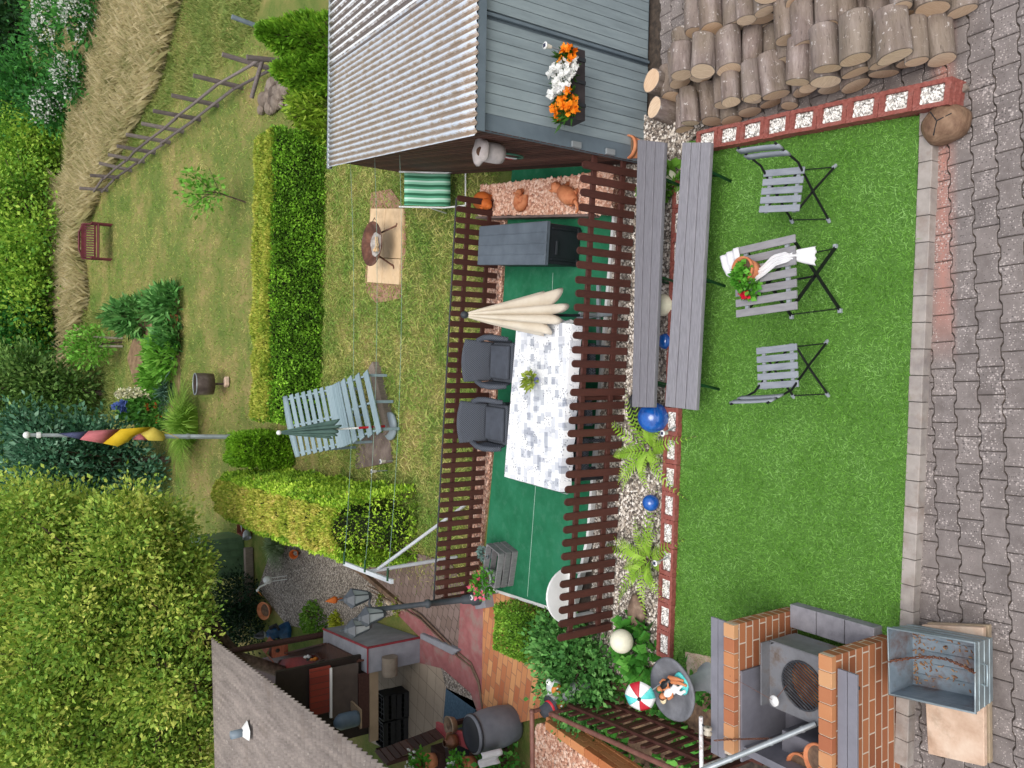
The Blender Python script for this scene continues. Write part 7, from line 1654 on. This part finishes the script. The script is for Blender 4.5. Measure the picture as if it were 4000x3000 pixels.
gb_ = at(1530, 1664, .02); M_base = mat('grey_base', ['#7f8c93', '#8f9ba1'], 4, rough=.6); gtop = aty(1092, 1690, gb_.y)
M_gcan = mat('grey_green_canvas', ['#3f5650', '#4d665f', '#5a746c'], 5, rough=.85); M_redpole = mat('red_pole', ['#9c1620', '#b0212b'], 5, rough=.4)
gp_ = parasol('green_parasol', 'closed grey green parasol on a round base in front of the slatted lounger', gb_ + V((0, 0, .1)), gtop, 1.02, M_gcan, 9, .15, M_white, M_white, seed=12)
mb = MB(); mb.lathe([(.001, .0), (.25, 0), (.26, .02), (.26, .05), (.24, .07), (.001, .075)], gb_, 36); mb.build('base_disc', M_base, gp_)
mb = MB(); q = gb_ + V((0, 0, .07)); d = gtop - gb_; mb.tube([q, q + d * .28], .022, 10); mb.build('red_sleeve', M_redpole, gp_); mb = MB(); mb.lathe([(.03, 0), (.03, .07)], q, 10); mb.build('socket', M_base, gp_)
for X, Y, Xb, lab in ((1485, 1800, 1535, 'solar garden light with white rim standing on the flagstone, nearer the lounger'), (1450, 1838, 1512, 'solar garden light with white rim beside the flagstone, nearer the thuja hedge')):
    p = at(Xb, Y, .02); solar_light(lab, p, max(.2, zat(p.y, X) - .02), .045)

# ------------------------------------------------------------------ flag pole with hanging flag
M_pole = mat('galvanised_pole', ['#8b9396', '#9ca4a7', '#aab2b4'], 5, rough=.4, metal=.4); yp_ = 18.7; fpb = aty(1100, 1706, yp_); fpb.z = zt(yp_); ftop = aty(118, 1699, yp_)
fp_ = thing('flag_pole', 'tall grey flag pole with ball top behind the green parasol', 'flag pole', fpb); mid_ = fpb.lerp(ftop, .5)
mb = MB(); mb.tube([fpb, mid_, mid_ + V((0, 0, .01)), ftop], [.055, .05, .045, .04], 12); mb.build('pole', M_pole, fp_); mb = MB(); mb.ball(ftop + V((0, 0, .06)), .07); mb.build('ball', M_white, fp_)
for f in (.97, .38, .2): p = fpb.lerp(ftop, f); mb = MB(); mb.lathe([(.06, -.04), (.065, 0), (.06, .04)], p, 12); mb.build('collar', M_white if f > .9 else M_pole, fp_)
fl = thing('hanging_flag', 'black red and yellow flag hanging limp and twisted from the tall pole', 'flag', aty(440, 1700, yp_ - .12)); YF = yp_ - .14
def fpoly(pts, nm, m, dy):
    P = [aty(X, Y, YF + dy + .09 * math.sin(X * .021 + Y * .09)) for X, Y in pts]; mb = MB(); cen = sum(P, V((0, 0, 0))) / len(P) + V((0, -.05, 0)); n = len(P)
    mb.add(P + [cen], [(i, (i + 1) % n, n) for i in range(n)], sm=True); return mb.build(nm, m, fl, solid=.012)
M_fb = mat('flag_black', ['#3d4160', '#4d5273'], 3, rough=.8); M_fr = mat('flag_red', ['#b5646a', '#c47578'], 3, rough=.8); M_fy = mat('flag_yellow', ['#c9a412', '#dab92a'], 3, rough=.8); M_fy2 = mat('flag_pale_yellow', ['#c9b34a', '#d8c65c'], 3, rough=.8)
fpoly([(226, 1693), (345, 1684), (312, 1717), (270, 1706)], 'black_band', M_fb, 0); fpoly([(345, 1684), (410, 1680), (472, 1676), (402, 1732), (312, 1717)], 'red_band', M_fr, .0); fpoly([(472, 1676), (530, 1672), (592, 1668), (578, 1680), (525, 1702), (500, 1725), (460, 1744), (402, 1732)], 'yellow_band', M_fy, 0); fpoly([(524, 1702), (550, 1694), (582, 1721), (520, 1717)], 'red_fold', M_fr, .06); fpoly([(578, 1676), (600, 1669), (640, 1692), (646, 1712), (636, 1723), (580, 1721), (550, 1694)], 'yellow_fold', M_fy2, .04)
mb = MB(); mb.tube([aty(632, 1684, YF), aty(670, 1698, YF), aty(698, 1713, YF + .05)], .008, 5); mb.build('cord', M_fy2, fl)

# ------------------------------------------------------------------ the flower bed up the slope
bd = [G(X, Y) for X, Y in ((600, 1160), (690, 1165), (705, 1500), (700, 1640), (610, 1650), (540, 1540), (500, 1400), (545, 1250))]
t = MB(); t.slab([p + V((0, 0, .03)) for p in bd], .1); tag(t.build('flower_bed_soil', mat('bed_soil', ['#5f4a36', '#7d654c', '#978063'], 6, bump=.5, coord='World')), kind='structure')
M_dkleaf = leafmat('dark_broad_leaf', ['#1f4019', '#3c6630', '#73985a'], .15, 2); M_fresh = leafmat('fresh_fern_leaf', ['#3b6e1c', '#639834', '#93c158'], .2, 2); M_blueleaf = leafmat('yucca_leaf', ['#2e4a3c', '#4c6e5c', '#7f9c88'], .1)
def px_r(X, Y, w_): p = G(X, Y); zc = p.y * C_ - (p.z - HC) * S_; return p, w_ / FPX * zc / 2
for X, Y, w_, h, m, lab, nm in ((560, 1240, 150, 1.15, M_dkleaf, 'dark green large leaved shrub at the far right of the flower bed', 'peony_bush'), (690, 1195, 150, .85, M_dkleaf, 'dark green large leaved shrub at the lower right corner of the flower bed', 'peony_bush'), (690, 1320, 130, .6, M_dkleaf, 'low dark leaved plant above the terracotta block in the bed', 'peony_bush'), (680, 1385, 190, .75, M_fresh, 'bright fern green clump in the middle of the flower bed', 'bed_clump'), (640, 1480, 140, .6, M_fresh, 'green clump between the fern green clump and the yucca', 'bed_clump')):
    c, r = px_r(X, Y, w_); bush(nm, lab, 'shrub' if nm == 'peony_bush' else 'plant', c, r, r, h, 1100, .26, .075, m, 'shrubs in the flower bed', shell=.45, up=.4)
c, r = px_r(675, 1530, 150); tuft('yucca', 'blue green spiky yucca leaf rosette in the flower bed', 'yucca', c, 1.0, .8, 150, M_blueleaf, .06)
c2 = c + V((-.2, .6, 0)); yf_ = thing('yucca_flower', 'upright cream white yucca flower spike in the flower bed', 'flower spike', c2); ztp = zat(c2.y, 450); z0 = zat(c2.y, 590); mb = MB(); xx = aty(520, 1535, c2.y).x; mb.tube([(xx, c2.y, c2.z), (xx, c2.y, ztp)], .02, 6); mb.build('stalk', M_twig, yf_)
n = 420; zz = RNG.random(n); a = RNG.random(n) * 6.28; q = .2 * (1 - .65 * zz) * RNG.random(n) ** .5; P = np.stack([xx + np.cos(a) * q, c2.y + np.sin(a) * q, z0 + (ztp - z0) * zz], 1); leaves('blossom', P, RNG.normal(size=(n, 3)) + np.array([0, 0, -.3]), .09, .07, leafmat('cream_petal', ['#c9c496', '#e6e2bd', '#f2efda'], .25), RNG.random(n), yf_)
c, r = px_r(640, 1600, 130); hy = bush('hydrangea', 'leafy bush with blue heads on top and orange lilies below', 'shrub', c, r, r, 1.2, 1300, .17, .08, leafmat('hydrangea_leaf', ['#24481a', '#41702a', '#6f9c45'], .15), None, shell=.5)
yb_ = c.y - .25; blossoms('blue_blossom', [aty(X, Y, yb_) for X, Y in ((475, 1575), (482, 1595), (470, 1598), (455, 1583), (486, 1572), (490, 1602), (447, 1588))] * 3, .1, leafmat('blue_petal', ['#4a63a8', '#7389c9'], .2), hy, 6); blossoms('orange_blossom', [aty(X, Y, yb_ - .1) for X, Y in ((575, 1585), (578, 1598), (612, 1582), (614, 1622), (616, 1637), (628, 1620))], .1, leafmat('lily_petal', ['#d05a28', '#e87e42'], .2), hy, 7)
c, r = px_r(760, 1655, 200); tuft('daylily_tuft', 'large arching light green grass like tuft beside the flag pole', 'grass tuft', c, 1.9, 1.25, 620, leafmat('daylily_blade', ['#4c7a1e', '#7fa83c', '#a9c860'], .2), .035)
c = G(690, 1258); o = MB().box((c.x, c.y - .1, c.z + .18), (.4, .35, .36)); tag(o.build('terracotta_block', M_terra, bevel=.02), 'terracotta pot block standing at the lower edge of the flower bed', 'flower pot')
br = G(882, 1500); zc = aty(800, 1500, br.y); bz_ = thing('brazier', 'half drum metal brazier on a thin post in the lawn', 'brazier', br); mb = MB(); mb.tube([zc + V((-.3, 0, 0)), zc + V((.3, 0, .0))], .27, 22, caps=False); Md = mat('dark_drum', ['#4a3f3b', '#5f534e', '#756a64'], 6, rough=.5, metal=.4)
mb = MB(); n = 26; mb.lathe([(.27, -.2), (.28, 0), (.28, .22), (.275, .24)], zc, n); mb.lathe([(.001, -.2), (.27, -.2)], zc, n); mb.build('drum', Md, bz_, solid=.012); mb = MB(); mb.tube([zc + V((0, 0, .24)) + V((.28 * math.cos(a), .28 * math.sin(a), 0)) for a in np.linspace(0, 6.283, 27)[:-1]], .015, 6, closed=True); mb.build('rim', M_steel, bz_); mb = MB(); mb.tube([br, zc + V((0, 0, -.2))], .03, 8); mb.build('post', Md, bz_)
c = G(892, 1492); o = MB().box((c.x, c.y, c.z + .05), (.24, .2, .1), rz=.3); tag(o.build('base_stone', M_slab, bevel=.01), 'pinkish stone at the foot of the brazier post', 'stone')
# sapling and staked tree
def young_tree(label, base, X, Y, r, h, n, m, trunk_r=.03, nm='young_tree', twin=0):
    t = thing(nm, label, 'tree', base); top = aty(X, Y, base.y); mb = MB(); mb.tube([base, base.lerp(top, .6) + V((.05, 0, 0)), top], [trunk_r, trunk_r * .8, trunk_r * .4], 7)
    for k in range(8): e = top + V((random.uniform(-r, r) * .8, random.uniform(-r, r) * .8, random.uniform(-h, h) * .7)); q = base.lerp(top, random.uniform(.55, .95)); mb.tube([q, e], [trunk_r * .4, .006], 5, caps=False)
    mb.build('trunk', M_trunk, t, fixn=False); leafball('crown', top, r, r, h, n, .14, .075, m, t, dome=False, shell=.15); return t
b_ = G(478, 1337); young_tree('small leafy tree tied to two pale stakes beyond the flower bed', b_, 345, 1355, .75, .75, 900, M_fresh); st_ = []
for k, dx in enumerate((-.14, .14)): a = b_ + V((dx, -.05, 0)); tp_ = aty(365, 1337, b_.y); o = MB().tube([a, V((a.x, a.y, tp_.z))], .04, 8); tag(o.build('tree_stake', mat('pale_stake', ['#a3988a', '#bdb3a5'], 8) if k == 0 else bpy.data.materials['pale_stake']), ['pale wooden stake on the flag pole side of the small tree', 'pale wooden stake on the bench side of the small tree'][k], 'stake', 'pale stakes of the small tree')
b_ = G(960, 790); young_tree('thin apple sapling with sparse leaves on the open lawn', b_, 790, 745, .62, .55, 260, M_fresh, .022, 'apple_sapling')

# ------------------------------------------------------------------ rustic rail fence up the slope
posts_px = [((868, 212), (1085, 278)), ((755, 295), (945, 342)), ((670, 372), (850, 412)), ((598, 433), (780, 466)), ((552, 482), (714, 514)), ((492, 525), (662, 556)), ((456, 570), (604, 597)), ((422, 604), (562, 632)), ((386, 637), (512, 667)), ((352, 685), (462, 692)), ((310, 735), (420, 742))]
rf = thing('rustic_rail_fence', 'weathered rustic fence of posts and two long pole rails climbing the meadow', 'fence', G(1085, 278)); rails_ = [[], []]; M_rustic = mat('weathered_pole', ['#4a4140', '#6b615e', '#857b76'], 7, stretch=(3, 3, 1), bump=.4, attr=.5)
for (t_, b_) in posts_px:
    p = G(*b_); q = aty(t_[0], t_[1], p.y); q.z = min(q.z, p.z + 1.6); mb = MB(); mb.tube([p - V((0, 0, .1)), q], [.065, .055], 7, sm=False); mb.build('post', M_rustic, rf); rails_[0].append(p.lerp(q, .52) + V((-.1, -.06, 0))); rails_[1].append(p.lerp(q, .18) + V((-.1, -.06, 0)))
for rl in rails_:
    ext0 = rl[0] + (rl[0] - rl[1]) * .35; allp = [ext0] + rl
    for i in range(0, len(allp) - 1, 2): mb = MB(); seg = allp[i:i + 3]; mb.tube([s + V((0, 0, random.uniform(-.04, .04))) for s in seg], [.042, .038, .033][:len(seg)], 7); mb.build('rail', M_rustic, rf)
p0 = rails_[0][0] + (rails_[0][0] - rails_[0][1]) * .35; mb = MB(); mb.tube([p0 + V((.1, 0, -.9)), p0 + V((-.05, 0, .35))], .06, 7); mb.build('post', M_rustic, rf); mb = MB(); mb.tube([p0, p0 + V((-.75, .5, .12))], .05, 7); mb.build('brace', M_rustic, rf)
p = G(1000, 100); o = MB().tube([p, aty(905, 65, p.y)], .06, 8); tag(o.build('boundary_post', mat('blue_grey_post', ['#5f6a74', '#76818a'], 6)), 'blue grey boundary post standing in the meadow above the conifers', 'post')

# ------------------------------------------------------------------ dark red garden bench up the slope
M_redbench = mat('dark_red_plastic', ['#4a141b', '#581b23', '#64222b'], 4, rough=.5); rb0, rb1 = G(445, 882), G(445, 1008); cb = (rb0 + rb1) / 2; cb.y += .25; cb.z = zt(cb.y)
rbn = thing('red_bench', 'dark red slatted garden bench under the tree at the top of the lawn', 'bench', cb, None, R(-3)); W_ = 1.2
mb = MB(); mb.box((0, -.1, .42), (W_, .46, .05)); mb.build('seat', M_redbench, rbn, local=True, bevel=.02)
bk_ = MB(); fr_ = lambda x, z: V((x, .14 + .12 * (z - .45) / .5, z)); bk_.tube([fr_(-W_ / 2, .46), fr_(-W_ / 2, .86), fr_(-.3, .98), fr_(.3, .98), fr_(W_ / 2, .86), fr_(W_ / 2, .46)], .035, 8); bk_.bar(fr_(-W_ / 2, .84), fr_(W_ / 2, .84), .03, .16); bk_.bar(fr_(-W_ / 2, .5), fr_(W_ / 2, .5), .03, .06); bk_.build('backrest', M_redbench, rbn, local=True)
for i in range(13): x = -W_ / 2 + .09 + i * (W_ - .18) / 12; mb = MB(); mb.bar(fr_(x, .5), fr_(x, .82), .045, .02, up=(0, 1, 0)); mb.build('back_slat', M_redbench, rbn, local=True)
for e in (-1, 1):
    x = e * W_ / 2
    for y in (-.3, .12): mb = MB(); mb.bar((x, y, 0), (x, y, .6 if y < 0 else .5), .06, .05); mb.build('leg', M_redbench, rbn, local=True)
    mb = MB(); mb.bar((x, -.34, .62), (x, .16, .64), .07, .04); mb.build('armrest', M_redbench, rbn, local=True, bevel=.01)

# ------------------------------------------------------------------ meadow: tall dry grass, flowering elder, trees, shrubs
M_dry = leafmat('dry_grass', ['#7d8450', '#a89f72', '#c4b78e', '#d6caa6'], .35, .9, .5); M_meadow = leafmat('meadow_grass', ['#5f7d38', '#83924c', '#a5a163'], .2, .9, .4)
def strip(px, n, name, h, w_, m, lean=.35):
    pl = [G(X, Y) for X, Y in px]; q = scatter([p.xy for p in pl], n); cx = np.array(sum((V(p.xy) for p in pl), V((0, 0))) / len(pl)); q = cx + (q - cx) * 1.12; g3 = G2(q); q = q[vnoise(g3 * .7 + 60, 1.0, 8) + vnoise(g3 + 60, 2.4, 9) * .5 > .5]; o = blades(name, G2(q) - np.array([0, 0, .05]), h, w_, m, lean=lean, lv=.5); return tag(o, kind='stuff')
strip([(300, -20), (700, -20), (610, 330), (480, 560), (420, 690), (310, 720), (330, 480)], 42000, 'tall_dry_grass', .5, .018, M_dry, .4)
strip([(215, 780), (385, 730), (380, 820), (320, 950), (345, 1150), (290, 1400), (330, 1540), (200, 1560), (175, 1200)], 30000, 'tall_dry_grass', .55, .02, M_dry)
strip([(640, -20), (1000, -20), (930, 200), (700, 380), (560, 560), (480, 620), (610, 330)], 12000, 'meadow_grass', .14, .02, M_meadow)
strip([(330, 1250), (440, 1260), (440, 1600), (420, 1800), (330, 1850), (300, 1550)], 6000, 'meadow_grass', .2, .02, M_meadow)
def tree(label, px, blobs_px, y, m, nclump, per, cr, L, W, trunk=.12, cat='tree', name='broadleaf_tree', group='trees beyond the garden', shell=.5):
    base = V((aty(px[0], px[1], y).x, y, zt(y))); bl = []
    for X, Y, rX, rY in blobs_px:
        c = aty(X, Y, y); zc = c.y * C_ - (c.z - HC) * S_; k = zc / FPX; bl.append(((c.x, c.y + random.uniform(-.4, .4), c.z), (rY * k, rY * k * .9, rX * k / .9)))
    return shrub(name, label, cat, lobes(bl, 9, .5), nclump, per, cr, L, W, m, group, shell=shell, base=base, trunk=trunk)
M_tree1 = leafmat('light_tree_leaf', ['#2c5214', '#56802a', '#8aa83e', '#b0bf5a'], .25, .8); M_tree2 = leafmat('mid_tree_leaf', ['#173d1a', '#2f6428', '#4f8a3a'], .2, .8); M_tree3 = leafmat('deep_tree_leaf', ['#0c1f10', '#183818', '#2a5524'], .1, .8); M_tree4 = leafmat('blue_green_leaf', ['#14301f', '#254a33', '#4b6f55', '#7f9c84'], .15, 1.0); M_tree5 = leafmat('olive_leaf', ['#1d3515', '#3a5a24', '#5f7d3c', '#869a5a'], .2, 1.0)
tree('light green tree behind the red bench, its trunk rising from behind the backrest', (360, 945), [(95, 880, 135, 200), (30, 760, 110, 160), (60, 1010, 100, 140)], 36.5, M_tree1, 260, 60, .34, .15, .085, .14)
tree('light green tree at the picture edge above the end of the rustic fence', (330, 660), [(160, 590, 120, 140), (60, 620, 100, 160)], 37.5, M_tree1, 190, 60, .34, .15, .085, .13)
tree('mid green tree at the picture edge above the white flowering shrubs', (300, 420), [(90, 400, 130, 150), (190, 420, 70, 110)], 38, M_tree2, 200, 44, .36, .17, .09, .15)
tree('very dark tree in the upper corner behind the white blossom', (240, 200), [(40, 200, 160, 220), (120, 40, 110, 160), (20, 400, 100, 160)], 44, M_tree3, 240, 40, .5, .28, .15, .2)
tree('green tree at the picture edge beyond the dry grass, left of the red bench', (290, 1250), [(65, 1200, 110, 170), (20, 1060, 110, 160), (50, 1360, 80, 120)], 36.5, M_tree1, 240, 60, .34, .15, .085, .14)
tree('dark blue green tree at the picture edge above the tall yucca flower', (330, 1450), [(60, 1370, 110, 130), (20, 1290, 90, 110)], 36, M_tree2, 150, 44, .36, .2, .11, .14)
tree('olive dark shrub mass beyond the small staked tree', (320, 1540), [(130, 1500, 120, 120), (230, 1560, 80, 110), (60, 1560, 90, 110)], 31, M_tree5, 230, 44, .3, .17, .08, .1, 'shrub', 'wild_shrub')
tree('blue green shrub behind the flag, next to the big light shrub', (580, 1800), [(320, 1805, 180, 120), (490, 1845, 95, 85), (180, 1850, 170, 150), (110, 1705, 90, 75)], 25.0, M_tree4, 420, 46, .26, .15, .07, .1, 'shrub', 'wild_shrub')
tree('dark backing tree at the far picture edge above the blue green shrub', (120, 1700), [(20, 1680, 90, 200), (40, 1880, 130, 140)], 33, M_tree5, 180, 44, .36, .18, .09, .12)
for X, Y, rX, rY, lab in ((190, 110, 60, 120, 'white flowering elder shrub at the dark corner, farthest up'), (330, 60, 90, 90, 'white flowering shrub among the dry grass near the corner'), (285, 300, 70, 70, 'white flowering shrub between the dry grass and the mid green tree'), (205, 415, 70, 60, 'white flowering shrub in front of the mid green tree')):
    g_ = G(X + 90, Y); y = g_.y; c = aty(X, Y, y); zc = c.y * C_ - (c.z - HC) * S_; k = zc / FPX; t = thing('elder_shrub', lab, 'shrub', V((c.x, y, zt(y))), 'white flowering shrubs in the meadow'); P, D, ids = crown_points([((c.x, y, c.z), (rY * k, rY * k * .8, rX * k))], 60, 26, .25, .5)
    leaves('foliage', P, D, .18, .09, M_tree2, RNG.random(len(P)), t); s = MB(); s.tube([(c.x, y, zt(y)), (c.x, y, c.z)], [.06, .03], 6); s.build('stem', M_twig, t)
    n = 46; d = unit(RNG.normal(size=(n, 3)) + np.array([0, -.8, .6])); C0_ = np.array([c.x, y, c.z]) + d * np.array([rY * k, rY * k * .8, rX * k]) * 1.02; P = np.repeat(C0_, 16, 0) + RNG.normal(size=(n * 16, 3)) * np.array([.12, .12, .05]); leaves('blossom', P, RNG.normal(size=P.shape) + np.array([0, -.2, .8]), .075, .07, leafmat('elder_blossom', ['#b9bdb0', '#dcdfd6', '#eceee8'], .2), RNG.random(len(P)), t)
# the big light green shrub on the left, in front of everything up the slope
M_big = leafmat('big_shrub_leaf', ['#35521c', '#56762b', '#79913a', '#9ca24c', '#c4be70'], .25, 1.4)
bigb = []
for X, Y, rX, rY, y in ((330, 2350, 430, 390, 16.2), (100, 2250, 260, 330, 17.0), (60, 2700, 300, 380, 16.5), (420, 2750, 350, 360, 16.0), (540, 2160, 210, 210, 16.6), (660, 2560, 165, 330, 15.8), (200, 2060, 220, 120, 17.4), (640, 2900, 190, 260, 15.8), (700, 2270, 90, 170, 16.2)):
    c = aty(X, Y, y); zc = c.y * C_ - (c.z - HC) * S_; k = zc / FPX; bigb.append(((c.x, c.y, c.z), (rY * k, rY * k * .75, rX * k / .95)))
bb0 = V((-6.6, 16.2, zt(16.2))); shrub('big_shrub', 'huge light green leafy shrub filling the left side above the kitchen roof', 'shrub', lobes(bigb, 16), 2900, 66, .17, .085, .046, M_big, None, shell=.62, base=bb0, trunk=.14)
M_dkcon = leafmat('dark_conifer', ['#0c1c0c', '#16321a', '#284a24'], .1, 2)
dk = []
for X, Y, rX, rY, y in ((930, 2330, 70, 90, G(1005, 2330).y), (940, 2460, 80, 90, G(1020, 2460).y), (880, 2400, 100, 110, G(1000, 2400).y + .8)): c = aty(X, Y, y); zc = c.y * C_ - (c.z - HC) * S_; k = zc / FPX; dk.append(((c.x, y, max(.45, c.z)), (rY * k, rY * k, rX * k)))
shrub('dark_shrub', 'very dark evergreen shrub between the green cabinet and the kitchen roof', 'shrub', dk, 180, 40, .13, .08, .04, M_dkcon, None, shell=.5, base=V((dk[0][0][0], dk[0][0][1], zt(dk[0][0][1]))), trunk=.05)
